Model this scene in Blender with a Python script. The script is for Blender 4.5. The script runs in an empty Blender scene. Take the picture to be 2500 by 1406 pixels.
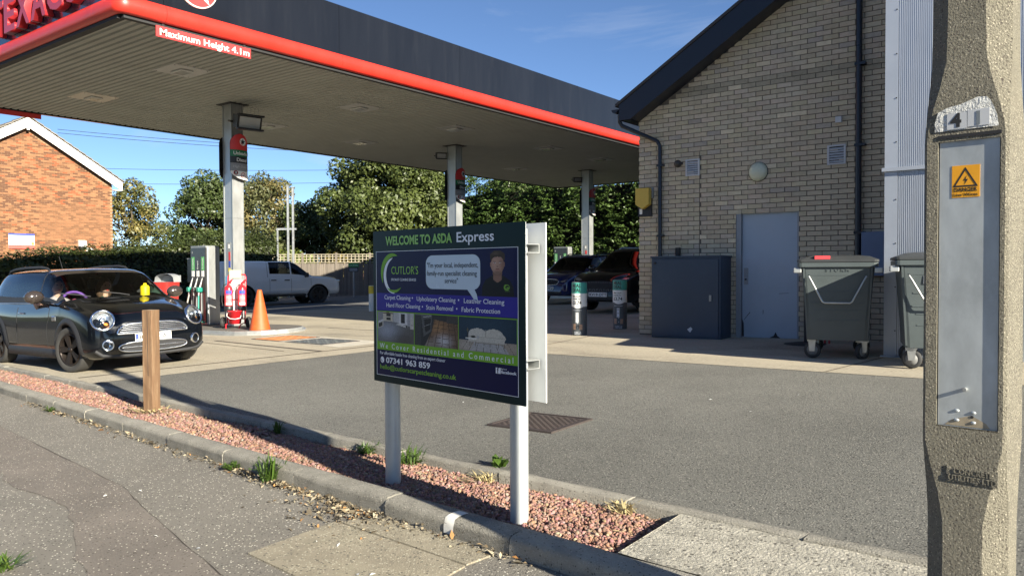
import bpy, bmesh, math, random
import numpy as np
from mathutils import Vector, Matrix

rnd = random.Random(7)
nrs = np.random.RandomState(11)
S = bpy.context.scene
COL = S.collection

# ------------------------------------------------------------------ camera
CAM_POS = Vector((0, 0, 1.40))
YAW, PITCH, ROLL = math.radians(-37.4), math.radians(-1.30), math.radians(0.24)
_f = Vector((math.sin(YAW) * math.cos(PITCH), math.cos(YAW) * math.cos(PITCH), math.sin(PITCH)))
_r = _f.cross(Vector((0, 0, 1))).normalized()
_d = _f.cross(_r)
_r2 = _r * math.cos(ROLL) + _d * math.sin(ROLL)
_d2 = -_r * math.sin(ROLL) + _d * math.cos(ROLL)
cam = bpy.data.cameras.new('camera')
cam.sensor_width = 36.0
cam.lens = 1912.0 / 2500.0 * 36.0
cam.clip_start = 0.05
cam.clip_end = 1500
camo = bpy.data.objects.new('camera', cam)
COL.objects.link(camo)
camo.matrix_world = Matrix(((_r2.x, -_d2.x, -_f.x, CAM_POS.x), (_r2.y, -_d2.y, -_f.y, CAM_POS.y),
                            (_r2.z, -_d2.z, -_f.z, CAM_POS.z), (0, 0, 0, 1)))
S.camera = camo

# ------------------------------------------------------------------ world, sun, exposure
SUN_AZ = math.radians(14.3)      # light travels towards -X, swung this far towards +Y
SUN_EL = math.radians(22.0)
light_dir = Vector((-math.cos(SUN_AZ) * math.cos(SUN_EL), math.sin(SUN_AZ) * math.cos(SUN_EL), -math.sin(SUN_EL)))
to_sun = -light_dir
W = bpy.data.worlds.new('World')
S.world = W
W.use_nodes = True
nt = W.node_tree
nt.nodes.clear()
sky = nt.nodes.new('ShaderNodeTexSky')
sky.sky_type = 'NISHITA'
sky.sun_disc = False
sky.sun_elevation = SUN_EL
sky.sun_rotation = math.atan2(to_sun.x, to_sun.y)
sky.altitude = 0
sky.air_density = 0.6
sky.dust_density = 0.0
sky.ozone_density = 3.6
# thin high cloud: noise stretched over the dome
tc = nt.nodes.new('ShaderNodeTexCoord')
mp = nt.nodes.new('ShaderNodeMapping')
mp.inputs['Scale'].default_value = (1.2, 2.6, 7.0)
mp.inputs['Rotation'].default_value = (0.15, 0.35, 0.5)
nz = nt.nodes.new('ShaderNodeTexNoise')
nz.inputs['Scale'].default_value = 1.6
nz.inputs['Detail'].default_value = 7
nz.inputs['Roughness'].default_value = 0.62
nz.inputs['Distortion'].default_value = 0.5
rp = nt.nodes.new('ShaderNodeValToRGB')
rp.color_ramp.elements[0].position = 0.50
rp.color_ramp.elements[0].color = (0, 0, 0, 1)
rp.color_ramp.elements[1].position = 0.85
rp.color_ramp.elements[1].color = (0.42, 0.42, 0.42, 1)
mx = nt.nodes.new('ShaderNodeMix')
mx.data_type = 'RGBA'
mx.inputs[7].default_value = (5.2, 5.6, 6.2, 1)
bgn = nt.nodes.new('ShaderNodeBackground')
bgn.inputs['Strength'].default_value = 0.058
wo = nt.nodes.new('ShaderNodeOutputWorld')
L = nt.links.new
L(tc.outputs['Generated'], mp.inputs['Vector'])
L(mp.outputs['Vector'], nz.inputs['Vector'])
L(nz.outputs['Fac'], rp.inputs['Fac'])
L(rp.outputs['Color'], mx.inputs[0])
L(sky.outputs['Color'], mx.inputs[6])
L(mx.outputs[2], bgn.inputs['Color'])
L(bgn.outputs['Background'], wo.inputs['Surface'])

sl = bpy.data.lights.new('sun', 'SUN')
sl.energy = 5.0
sl.angle = math.radians(0.5)
sl.color = (1.0, 0.93, 0.77)
so = bpy.data.objects.new('sun', sl)
COL.objects.link(so)
so.rotation_euler = light_dir.to_track_quat('-Z', 'Y').to_euler()
so.location = (20, -6, 14)

S.view_settings.view_transform = 'Standard'
S.view_settings.look = 'None'
S.view_settings.gamma = 1.0
S.view_settings.use_curve_mapping = False
S.view_settings.exposure = 1.5
S.render.engine = 'CYCLES'
S.cycles.use_denoising = True
S.cycles.max_bounces = 6
S.cycles.transparent_max_bounces = 12

# ------------------------------------------------------------------ ground level (a gently tilted site)
GA, GB, GC = 0.185, 0.0204, 0.0192
def gz(x, y):
    return GA + GB * min(max(x, -36), 9) + GC * min(max(y, -5), 36)

# ------------------------------------------------------------------ materials
MATS = {}
def _n(t, typ, **kw):
    n = t.nodes.new(typ)
    for k, v in kw.items():
        n.inputs[k].default_value = v
    return n

def mat(name, col=(.5, .5, .5), rough=.6, metal=0.0, var=.12, vscale=3.0, bump=0.0, bscale=40.0, coat=0.0,
        spec=.5, attr=False, rand=0.0, stain=0.0, stain_col=(.05, .045, .04), sscale=1.5, alpha=None, rvar=0.1,
        stretch=(1, 1, 1), speck=None, bdist=.01, trans=0.0, emit=None):
    if name in MATS:
        return MATS[name]
    m = bpy.data.materials.new(name)
    m.use_nodes = True
    t = m.node_tree
    bs = t.nodes['Principled BSDF']
    lk = t.links.new
    co = t.nodes.new('ShaderNodeTexCoord')
    ma = t.nodes.new('ShaderNodeMapping')
    ma.inputs['Scale'].default_value = stretch
    lk(co.outputs['Object'], ma.inputs['Vector'])
    V = ma.outputs['Vector']
    rgb = t.nodes.new('ShaderNodeRGB')
    rgb.outputs[0].default_value = (*col, 1)
    cur = rgb.outputs[0]
    def mixrgb(a, b, fac, mode='MIX'):
        x = t.nodes.new('ShaderNodeMix')
        x.data_type = 'RGBA'
        x.blend_type = mode
        for sock, v in ((x.inputs[6], a), (x.inputs[7], b), (x.inputs[0], fac)):
            if hasattr(v, 'links'):
                lk(v, sock)
            else:
                sock.default_value = v
        return x.outputs[2]
    def ramp(src, p0, p1, c0=(0, 0, 0, 1), c1=(1, 1, 1, 1)):
        r = t.nodes.new('ShaderNodeValToRGB')
        r.color_ramp.elements[0].position = p0
        r.color_ramp.elements[1].position = p1
        r.color_ramp.elements[0].color = c0
        r.color_ramp.elements[1].color = c1
        lk(src, r.inputs['Fac'])
        return r.outputs['Color']
    def noise(scale, detail=5, rough_=.6):
        n = _n(t, 'ShaderNodeTexNoise', Scale=scale, Detail=detail, Roughness=rough_)
        lk(V, n.inputs['Vector'])
        return n.outputs['Fac']
    if attr:
        at = t.nodes.new('ShaderNodeAttribute')
        at.attribute_name = 'Col'
        cur = mixrgb(cur, at.outputs['Color'], 1.0, 'MULTIPLY')
    if rand:
        oi = t.nodes.new('ShaderNodeObjectInfo')
        c = ramp(oi.outputs['Random'], 0, 1, (1 - rand, 1 - rand, 1 - rand, 1), (1 + rand * .6, 1 + rand * .55, 1 + rand * .5, 1))
        cur = mixrgb(cur, c, 1.0, 'MULTIPLY')
    nv = None
    if var:
        nv = noise(vscale)
        c = ramp(nv, .25, .75, (1 - var, 1 - var, 1 - var, 1), (1 + var * .8, 1 + var * .8, 1 + var * .8, 1))
        cur = mixrgb(cur, c, 1.0, 'MULTIPLY')
    if stain:
        ns = noise(sscale, 8, .7)
        cur = mixrgb(cur, (*stain_col, 1), ramp(ns, .52, .74, (0, 0, 0, 1), (stain, stain, stain, 1)))
    bump_in = None
    if speck:
        # speck = (scale, share, colour, soft): chips of stone showing in a binder
        for (sc, share, scol, size) in speck:
            vo = _n(t, 'ShaderNodeTexVoronoi', Scale=sc, Randomness=1.0)
            lk(V, vo.inputs['Vector'])
            sep = t.nodes.new('ShaderNodeSeparateColor')
            lk(vo.outputs['Color'], sep.inputs[0])
            pick = ramp(sep.outputs[0], 1 - share, min(1, 1 - share + .02))
            near = ramp(vo.outputs['Distance'], size, size + .12, (1, 1, 1, 1), (0, 0, 0, 1))
            fac = mixrgb(pick, near, 1.0, 'MULTIPLY')
            cur = mixrgb(cur, (*scol, 1), fac)
    lk(cur, bs.inputs['Base Color'])
    bs.inputs['Metallic'].default_value = metal
    bs.inputs['Specular IOR Level'].default_value = spec
    if rvar and nv is not None:
        mr = _n(t, 'ShaderNodeMapRange')
        mr.inputs['To Min'].default_value = max(0, rough - rvar)
        mr.inputs['To Max'].default_value = min(1, rough + rvar)
        lk(nv, mr.inputs['Value'])
        lk(mr.outputs[0], bs.inputs['Roughness'])
    else:
        bs.inputs['Roughness'].default_value = rough
    bs.inputs['Coat Weight'].default_value = coat
    bs.inputs['Coat Roughness'].default_value = .04
    bs.inputs['Transmission Weight'].default_value = trans
    if emit:
        bs.inputs['Emission Color'].default_value = (*emit[:3], 1)
        bs.inputs['Emission Strength'].default_value = emit[3]
    if bump:
        b = t.nodes.new('ShaderNodeBump')
        b.inputs['Strength'].default_value = bump
        b.inputs['Distance'].default_value = bdist
        lk(noise(bscale, 4, .65), b.inputs['Height'])
        lk(b.outputs['Normal'], bs.inputs['Normal'])
    MATS[name] = m
    return m

def glass_mat(name, tint=(.5, .55, .55), share=.75, rough=.02):
    """Tinted sheet glass: mostly clear, with a mirror coat that grows towards grazing angles."""
    m = bpy.data.materials.new(name)
    m.use_nodes = True
    t = m.node_tree
    t.nodes.clear()
    tr = t.nodes.new('ShaderNodeBsdfTransparent')
    tr.inputs[0].default_value = (*[c * share for c in tint], 1)
    gl = t.nodes.new('ShaderNodeBsdfGlossy')
    gl.inputs['Roughness'].default_value = rough
    fr = t.nodes.new('ShaderNodeFresnel')
    fr.inputs['IOR'].default_value = 1.5
    mx_ = t.nodes.new('ShaderNodeMixShader')
    o = t.nodes.new('ShaderNodeOutputMaterial')
    t.links.new(fr.outputs[0], mx_.inputs[0])
    t.links.new(tr.outputs[0], mx_.inputs[1])
    t.links.new(gl.outputs[0], mx_.inputs[2])
    t.links.new(mx_.outputs[0], o.inputs[0])
    MATS[name] = m
    return m

# ------------------------------------------------------------------ object helpers
WM = {}
def empty(name, loc=(0, 0, 0), rz=0.0, rot=None):
    o = bpy.data.objects.new(name, None)
    COL.objects.link(o)
    o.empty_display_size = .1
    o.location = loc
    o.rotation_euler = rot if rot else (0, 0, rz)
    WM[o] = Matrix.LocRotScale(Vector(loc), o.rotation_euler, None)
    return o

def tag(o, label=None, cat=None, group=None, kind=None):
    if label: o['label'] = label
    if cat: o['category'] = cat
    if group: o['group'] = group
    if kind: o['kind'] = kind
    return o

def thing(name, label, cat, loc=(0, 0, 0), rz=0.0, group=None, rot=None):
    return tag(empty(name, loc, rz, rot), label, cat, group)

def link(name, me, parent=None):
    o = bpy.data.objects.new(name, me)
    COL.objects.link(o)
    if parent is not None:
        o.parent = parent
        WM[o] = WM.get(parent, Matrix())
    else:
        WM[o] = Matrix()
    return o

class MB:
    """Collects shapes into one mesh."""
    def __init__(s):
        s.v = []; s.f = []; s.m = []; s.c = []; s.mi = 0; s.col = (1, 1, 1); s.T = None; s.sm = []; s.smooth = False
    def add(s, vs, fs, smooth=None):
        b = len(s.v)
        if s.T is not None:
            vs = [s.T @ Vector(p) for p in vs]
        s.v += [tuple(p) for p in vs]
        for f in fs:
            s.f.append([b + i for i in f]); s.m.append(s.mi); s.c.append(s.col)
            s.sm.append(s.smooth if smooth is None else smooth)
        return s
    def box(s, a, b):
        (x0, y0, z0), (x1, y1, z1) = a, b
        vs = [(x0, y0, z0), (x1, y0, z0), (x1, y1, z0), (x0, y1, z0), (x0, y0, z1), (x1, y0, z1), (x1, y1, z1), (x0, y1, z1)]
        return s.add(vs, [(0, 3, 2, 1), (4, 5, 6, 7), (0, 1, 5, 4), (1, 2, 6, 5), (2, 3, 7, 6), (3, 0, 4, 7)], False)
    def cbox(s, c, sz):
        return s.box([c[i] - sz[i] / 2 for i in range(3)], [c[i] + sz[i] / 2 for i in range(3)])
    def bbox(s, a, b, r=.01):
        """box with chamfered edges"""
        bm = bmesh.new()
        bmesh.ops.create_cube(bm, size=1)
        for v in bm.verts:
            v.co = Vector([a[i] + (v.co[i] + .5) * (b[i] - a[i]) for i in range(3)])
        bmesh.ops.bevel(bm, geom=list(bm.edges), offset=r, segments=2, affect='EDGES', profile=.5)
        bm.verts.index_update()
        vs = [v.co.copy() for v in bm.verts]
        fs = [[v.index for v in f.verts] for f in bm.faces]
        bm.free()
        return s.add(vs, fs, False)
    def prism(s, poly, d, smooth=False):
        """poly: list of 3D points of a planar outline; d: extrusion vector"""
        n = len(poly)
        d = Vector(d)
        vs = [Vector(p) for p in poly] + [Vector(p) + d for p in poly]
        fs = [tuple(range(n - 1, -1, -1)), tuple(range(n, 2 * n))]
        s.add(vs, fs, False)
        b = len(s.v) - 2 * n
        for i in range(n):
            j = (i + 1) % n
            s.f.append([b + i, b + j, b + n + j, b + n + i]); s.m.append(s.mi); s.c.append(s.col); s.sm.append(smooth)
        return s
    def cyl(s, p0, p1, r0, r1=None, n=16, caps=True, smooth=True):
        r1 = r0 if r1 is None else r1
        p0 = Vector(p0); p1 = Vector(p1)
        ax = (p1 - p0).normalized()
        u = ax.orthogonal().normalized(); w = ax.cross(u)
        vs = []
        for p, r in ((p0, r0), (p1, r1)):
            for i in range(n):
                a = 2 * math.pi * i / n
                vs.append(p + (u * math.cos(a) + w * math.sin(a)) * r)
        fs = [(i, (i + 1) % n, n + (i + 1) % n, n + i) for i in range(n)]
        s.add(vs, fs, smooth)
        if caps:
            s.add(vs[:n], [tuple(range(n - 1, -1, -1))], False)
            s.add(vs[n:], [tuple(range(n))], False)
        return s
    def tube(s, pts, r, n=8, smooth=True, caps=True):
        pts = [Vector(p) for p in pts]
        k = len(pts)
        rr = r if isinstance(r, (list, tuple)) else [r] * k
        up = None
        vs = []
        for i, p in enumerate(pts):
            t = (pts[min(i + 1, k - 1)] - pts[max(i - 1, 0)]).normalized()
            if up is None:
                up = t.orthogonal().normalized()
            up = (up - t * up.dot(t)).normalized()
            w = t.cross(up)
            for j in range(n):
                a = 2 * math.pi * j / n
                vs.append(p + (up * math.cos(a) + w * math.sin(a)) * rr[i])
        fs = []
        for i in range(k - 1):
            for j in range(n):
                fs.append((i * n + j, i * n + (j + 1) % n, (i + 1) * n + (j + 1) % n, (i + 1) * n + j))
        s.add(vs, fs, smooth)
        if caps:
            s.add(vs[:n], [tuple(range(n - 1, -1, -1))], False)
            s.add(vs[-n:], [tuple(range(n))], False)
        return s
    def lathe(s, prof, n=24, c=(0, 0, 0), axis='z', smooth=True):
        """prof: (radius, height) pairs turned about an axis"""
        vs = []
        for (r, h) in prof:
            for i in range(n):
                a = 2 * math.pi * i / n
                x, y = r * math.cos(a), r * math.sin(a)
                p = {'z': (x, y, h), 'y': (x, h, -y), 'x': (h, x, y)}[axis]
                vs.append((c[0] + p[0], c[1] + p[1], c[2] + p[2]))
        fs = []
        for k in range(len(prof) - 1):
            for i in range(n):
                fs.append((k * n + i, k * n + (i + 1) % n, (k + 1) * n + (i + 1) % n, (k + 1) * n + i))
        return s.add(vs, fs, smooth)
    def grid(s, P, closed_u=False, smooth=True):
        """P: rows of points"""
        nu, nv = len(P), len(P[0])
        vs = [p for row in P for p in row]
        fs = []
        for i in range(nu - 1 + (1 if closed_u else 0)):
            for j in range(nv - 1):
                a = (i % nu) * nv + j; b = ((i + 1) % nu) * nv + j
                fs.append((a, b, b + 1, a + 1))
        return s.add(vs, fs, smooth)
    def sphere(s, c, r, n=16, m=10, sc=(1, 1, 1)):
        vs = []; fs = []
        for i in range(m + 1):
            th = math.pi * i / m
            for j in range(n):
                a = 2 * math.pi * j / n
                vs.append((c[0] + r * sc[0] * math.sin(th) * math.cos(a), c[1] + r * sc[1] * math.sin(th) * math.sin(a), c[2] + r * sc[2] * math.cos(th)))
        for i in range(m):
            for j in range(n):
                fs.append((i * n + j, (i + 1) * n + j, (i + 1) * n + (j + 1) % n, i * n + (j + 1) % n))
        return s.add(vs, fs, True)
    def mesh(s, name, mats, world_of=None):
        me = bpy.data.meshes.new(name)
        vs = s.v
        if world_of is not None:
            inv = WM[world_of].inverted()
            vs = [inv @ Vector(p) for p in vs]
        me.from_pydata(vs, [], s.f)
        for m in (mats if isinstance(mats, (list, tuple)) else [mats]):
            me.materials.append(m)
        me.polygons.foreach_set('material_index', s.m)
        me.polygons.foreach_set('use_smooth', s.sm)
        if any(c != (1, 1, 1) for c in s.c):
            ca = me.color_attributes.new('Col', 'FLOAT_COLOR', 'CORNER')
            arr = np.ones((len(me.loops), 4), np.float32)
            k = 0
            for f, c in zip(s.f, s.c):
                arr[k:k + len(f), :3] = c
                k += len(f)
            ca.data.foreach_set('color', arr.ravel())
        me.update()
        return me
    def build(s, name, mats, parent=None, world=False):
        """world=True: the shapes were given in world coordinates"""
        return link(name, s.mesh(name, mats, parent if (world and parent is not None) else None), parent)

def fast_mesh(name, V, F, mats, cols=None, smooth=False):
    """V (n,3), F (m,k) arrays; cols (m,3) per face"""
    me = bpy.data.meshes.new(name)
    n, k = F.shape
    me.vertices.add(len(V)); me.vertices.foreach_set('co', V.astype(np.float32).ravel())
    me.loops.add(n * k); me.loops.foreach_set('vertex_index', F.astype(np.int32).ravel())
    me.polygons.add(n)
    me.polygons.foreach_set('loop_start', np.arange(0, n * k, k, dtype=np.int32))
    me.polygons.foreach_set('loop_total', np.full(n, k, np.int32))
    if smooth:
        me.polygons.foreach_set('use_smooth', np.ones(n, bool))
    for m in (mats if isinstance(mats, (list, tuple)) else [mats]):
        me.materials.append(m)
    if cols is not None:
        ca = me.color_attributes.new('Col', 'FLOAT_COLOR', 'CORNER')
        arr = np.ones((n * k, 4), np.float32)
        arr[:, :3] = np.repeat(cols, k, axis=0)
        ca.data.foreach_set('color', arr.ravel())
    me.update(calc_edges=True)
    return me

def copy_tree(o, parent=None):
    c = o.copy()
    COL.objects.link(c)
    c.parent = parent
    WM[c] = WM.get(parent, Matrix()) if parent is not None else Matrix()
    for ch in list(o.children):
        copy_tree(ch, c)
    return c

def place(o, loc, rz=0.0, rot=None):
    o.location = loc
    o.rotation_euler = rot if rot else (0, 0, rz)
    WM[o] = Matrix.LocRotScale(Vector(loc), o.rotation_euler, None)

_dg = None
def eval_mesh(o, name=None):
    dg = bpy.context.evaluated_depsgraph_get()
    dg.update()
    me = bpy.data.meshes.new_from_object(o.evaluated_get(dg))
    return me

def frame(right, up, origin):
    r = Vector(right).normalized(); u = Vector(up).normalized(); n = r.cross(u).normalized()
    return Matrix(((r.x, u.x, n.x, origin[0]), (r.y, u.y, n.y, origin[1]), (r.z, u.z, n.z, origin[2]), (0, 0, 0, 1)))

def text_mesh(body, m, T, size=.1, width=1.0, bold=0.0, shear=0.0, ext=.0008, align='LEFT', fit=None, space=1.0, bevel=0.0):
    """Lettering as a thin raised mesh; T maps its x/y plane into place. fit = total width to stretch to"""
    cu = bpy.data.curves.new('lettering', 'FONT')
    cu.body = body
    cu.size = size
    cu.offset = bold * size
    cu.shear = shear
    cu.extrude = ext
    cu.space_character = space
    cu.align_x = align
    cu.resolution_u = 3
    cu.bevel_depth = bevel
    tmp = bpy.data.objects.new('lettering_tmp', cu)
    COL.objects.link(tmp)
    me = eval_mesh(tmp)
    bpy.data.objects.remove(tmp)
    bpy.data.curves.remove(cu)
    co = np.empty(len(me.vertices) * 3, np.float32)
    me.vertices.foreach_get('co', co)
    co = co.reshape(-1, 3)
    if fit:
        w = co[:, 0].max() - co[:, 0].min()
        width = fit / max(w, 1e-6)
    co[:, 0] *= width
    A = np.array(T)
    co = co @ A[:3, :3].T + A[:3, 3]
    me.vertices.foreach_set('co', co.astype(np.float32).ravel())
    me.materials.clear()
    me.materials.append(m)
    me.update()
    return me

def text(body, m, parent, T, name='lettering', **kw):
    """T in the parent's own coordinates"""
    return link(name, text_mesh(body, m, T, **kw), parent)
# =================================================================== ground, kerbs, gravel
def OY(x): return 2.775 - .1085 * (x + 1.82)          # face line of the outer kerb
def IY(x): return 3.483 - .0957 * (x + .55)           # back line of the inner kerb

m_asphalt = mat('asphalt', (.16, .157, .140), .88, var=.34, vscale=.38, bump=1.0, bscale=95, bdist=.02,
                speck=[(95, .38, (.36, .34, .30), .28), (70, .28, (.04, .038, .034), .33), (22, .012, (.5, .48, .44), .12)], rvar=.05,
                stain=.6, stain_col=(.095, .092, .084), sscale=.45)
m_pave = mat('pavement_asphalt', (.205, .188, .160), .9, var=.2, vscale=1.1, bump=.9, bscale=90, bdist=.014,
             speck=[(140, .3, (.21, .19, .165), .3), (58, .42, (.86, .81, .68), .16), (75, .25, (.70, .65, .55), .2), (75, .2, (.07, .062, .055), .3)], rvar=.05,
             stain=.3, stain_col=(.15, .125, .10), sscale=.8)
m_conc = mat('forecourt_concrete', (.40, .35, .265), .85, var=.2, vscale=.8, bump=.45, bscale=60, stain=.75,
             stain_col=(.075, .068, .058), sscale=.5, stretch=(.45, 1.25, 1), speck=[(40, .3, (.48, .43, .33), .28), (55, .2, (.22, .19, .14), .3)], rvar=.05)
m_slabrough = mat('weathered_concrete', (.40, .375, .315), .95, var=.3, vscale=9, bump=1.0, bscale=70, bdist=.02, stain=.85,
                  stain_col=(.10, .095, .08), sscale=7, speck=[(60, .3, (.58, .54, .46), .3), (45, .25, (.13, .12, .10), .3)])
m_aggr = mat('exposed_aggregate', (.33, .29, .215), .92, var=.25, vscale=4, bump=1.0, bscale=120, bdist=.015, speck=[(75, .4, (.56, .51, .39), .26), (60, .25, (.13, .115, .09), .3)],
             stain=.3, stain_col=(.2, .2, .13), sscale=3)
m_kerb = mat('kerb_concrete', (.31, .292, .250), .9, var=.3, vscale=9, bump=.9, bscale=110, bdist=.014, stain=.75, stain_col=(.13, .12, .095), sscale=4.5,
             speck=[(120, .3, (.42, .39, .33), .3), (90, .2, (.12, .11, .09), .3)], rand=.16)
m_gravel = mat('gravel_stone', (.26, .145, .108), .9, var=.12, vscale=60, attr=True)
m_soil = mat('soil', (.12, .085, .06), .95, var=.3, vscale=8, bump=.8, bscale=60)
m_dirtgrass = mat('rough_ground', (.08, .09, .045), .95, var=.35, vscale=.4, bump=.5, bscale=12)
m_joint = mat('joint_sealant', (.07, .055, .045), .8, var=.2, vscale=20)
m_iron = mat('cast_iron', (.075, .060, .055), .6, metal=.35, var=.25, vscale=14, bump=.5, bscale=150)
m_white = mat('white_paint_worn', (.72, .70, .65), .8, var=.15, vscale=18, stain=.5, stain_col=(.35, .32, .26), sscale=14)

def sheet(name, poly, dz, m, parent=None, kind='structure', n=None):
    """flat polygon laid on the site's slope"""
    me = bpy.data.meshes.new(name)
    bm = bmesh.new()
    vs = [bm.verts.new((x, y, gz(x, y) + dz)) for x, y in poly]
    bm.faces.new(vs)
    bmesh.ops.triangulate(bm, faces=bm.faces[:])
    for f in bm.faces:
        if f.normal.z < 0: f.normal_flip()
    bm.to_mesh(me); bm.free()
    me.materials.append(m)
    o = link(name, me, parent)
    if parent is None and kind: o['kind'] = kind
    return o

# big sheet to the horizon
b = MB()
xs = [-700, -200, -80, -36, -14, 0, 9, 60, 200, 700]
ys = [-700, -200, -60, -5, 4, 12, 24, 36, 80, 200, 700]
b.grid([[(x, y, gz(x, y) - .30) for y in ys] for x in xs], smooth=False)
b.build('ground', m_dirtgrass)['kind'] = 'structure'
# street behind the camera and the footway we stand on
b = MB()
b.grid([[(x, y, gz(x, y) - .22) for y in (-9.0, -5, -1.6)] for x in (-60, -20, 0, 20, 60)], smooth=False)
b.build('road', mat('road_asphalt', (.07, .068, .064), .85, var=.2, vscale=.6, bump=.4, bscale=60))['kind'] = 'structure'
sheet('pavement', [(-36, -1.6), (9, -1.6), (9, OY(9) + .05), (-36, OY(-36) + .05)], -.10, m_pave)
# forecourt
sheet('asphalt_yard', [(-10.2, IY(-10.2) - .03), (8.9, IY(8.9) - .03), (8.9, 8.6), (-8.0, 9.6), (-10.2, 8.6)], 0.0, m_asphalt)
conc = sheet('forecourt', [(-36, IY(-36) - .02), (-9.62, IY(-9.62) - .02), (-8.92, 9.2), (-6.33, 8.967), (-2.25, 8.599), (8.9, 7.65), (8.9, 36), (-36, 36)], .004, m_conc)
sheet('rear_yard', [(-35, 15.5), (-22, 14.5), (-20, 35), (-35, 35.5)], .008, mat('yard_dark_grey', (.13, .125, .12), .9, var=.2, vscale=.5, bump=.3, bscale=60))  # darker grey ground sheet around the pickup
def strip(p, q, w, dz, m, name, parent):
    p = Vector((*p, 0)); q = Vector((*q, 0))
    n = (q - p).normalized().cross(Vector((0, 0, 1))) * (w / 2)
    return sheet(name, [(p + n)[:2], (q + n)[:2], (q - n)[:2], (p - n)[:2]], dz, m, parent)
for p, q, w in (((-10.33, 4.50), (-9.56, 9.4), .05), ((-13.6, 8.43), (-9.84, 7.92), .07), ((-13.6, 8.13), (-10.45, 7.68), .025), ((-9.56, 9.4), (-7.2, 9.3), .03),
                ((-6.9, 9.02), (-7.1, 11.9), .02), ((-2.4, 8.64), (-2.15, 10.1), .02), ((-17.5, 4.9), (-16.6, 9.0), .03), ((-13.9, 11.4), (-9.4, 10.9), .03), ((-13.9, 15.1), (-9.0, 14.7), .03)):
    strip(p, q, w, .008, m_joint, 'joint', conc)
sheet('cover_surround', [(-13.45, 9.95), (-13.25, 8.95), (-10.05, 8.45), (-9.85, 9.42)], .007, mat('pale_surround', (.52, .48, .40), .85, var=.25, vscale=5, stain=.4, stain_col=(.3, .27, .22), sscale=6), conc)
def cover(x0, x1, y0, y1, m, name, label, cat, ribs=True, rz=0.0, n=8):
    cx, cy = (x0 + x1) / 2, (y0 + y1) / 2
    t = thing(name, label, cat, (cx, cy, gz(cx, cy) + .004), 0, rot=(math.atan(GC), -math.atan(GB), rz))
    hx, hy = (x1 - x0) / 2, (y1 - y0) / 2
    f = MB()
    for a, c in (((-hx, -hy), (hx, -hy + .025)), ((-hx, hy - .025), (hx, hy)), ((-hx, -hy + .025), (-hx + .025, hy - .025)), ((hx - .025, -hy + .025), (hx, hy - .025))):
        f.box((a[0], a[1], -.02), (c[0], c[1], .010))
    f.build('cover_frame', m_iron, t)
    p = MB(); p.box((-hx + .03, -hy + .03, -.02), (hx - .03, hy - .03, .006)); p.build('cover_plate', m, t)
    if ribs:
        r = MB()
        k = n
        for i in range(k):
            for j in range(k):
                x = -hx + .07 + (2 * hx - .14) * i / (k - 1); y = -hy + .07 + (2 * hy - .14) * j / (k - 1)
                s = .45 * min((2 * hx - .1) / k, .05)
                if (i + j) % 2: r.box((x - s, y - s * .22, .006), (x + s, y + s * .22, .009))
                else: r.box((x - s * .22, y - s, .006), (x + s * .22, y + s, .009))
        r.build('tread_pattern', m, t)['kind'] = 'stuff'
    return t
cover(-3.83, -3.225, 4.68, 5.255, m_iron, 'manhole_cover', 'square rusty brown manhole cover set in the asphalt behind the sign', 'manhole cover', n=16)
cover(-13.1, -12.05, 8.85, 9.72, mat('orange_paint', (.62, .25, .09), .7, var=.25, vscale=9, stain=.4, stain_col=(.25, .18, .12), sscale=8), 'manhole_cover',
      'orange painted tank cover in the concrete beside the traffic cone', 'manhole cover', rz=-.12)
cover(-11.85, -10.6, 8.68, 9.45, mat('grey_cover', (.13, .14, .14), .6, metal=.2, var=.25, vscale=9), 'manhole_cover',
      'dark grey tank cover in the concrete next to the orange one', 'manhole cover', rz=-.12)

# kerbs: stone by stone
def kerb_run(name, yfun, x_start, x_end, length, prof, back=False):
    root = empty(name, (x_start, yfun(x_start), gz(x_start, yfun(x_start))))
    root['kind'] = 'structure'
    sl_ = (yfun(1) - yfun(0))
    d = Vector((1, sl_, 0)).normalized()
    nrm = Vector((-d.y, d.x, 0))
    x = x_start
    k = 0
    while x > x_end:
        x2 = x - length * d.x
        bb = MB()
        g = .004
        jy, jz = rnd.uniform(-.004, .004), rnd.uniform(-.004, .004)
        rows = []
        n = 6
        for i in range(n + 1):
            t_ = i / n
            xx = (x - g) + (x2 + g - x + g) * t_
            base = Vector((xx, yfun(xx), 0))
            row = []
            for (o, z) in prof:
                p = base + nrm * (o + jy + .003 * rnd.uniform(-1, 1))
                row.append((p.x, p.y, gz(p.x, p.y) + z + jz + .0025 * rnd.uniform(-1, 1)))
            rows.append(row)
        bb.grid(rows, smooth=True)
        bb.add(rows[0], [tuple(range(len(prof)))], False)
        bb.add(rows[-1], [tuple(range(len(prof) - 1, -1, -1))], False)
        o = bb.build('kerb_stone', m_kerb, root, world=True)
        x = x2
        k += 1
    return root
R_ = .032
prof_o = [(.002, -.24), (0.0, -.045)] + [(R_ - R_ * math.cos(a), -R_ + R_ * math.sin(a) - .005) for a in (0, .4, .8, 1.2, 1.57)] + [(.09, -.002), (.125, -.004), (.128, -.012), (.128, -.24)]
kerb_run('kerb', OY, 2.45, -20, .93, prof_o)
prof_i = [(-.085, -.22), (-.085, -.006), (-.079, .003), (-.03, .005), (.0, .003), (.0, -.2)]
kerb_run('edging_kerb', IY, 2.6, -20, .915, prof_i)
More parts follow.
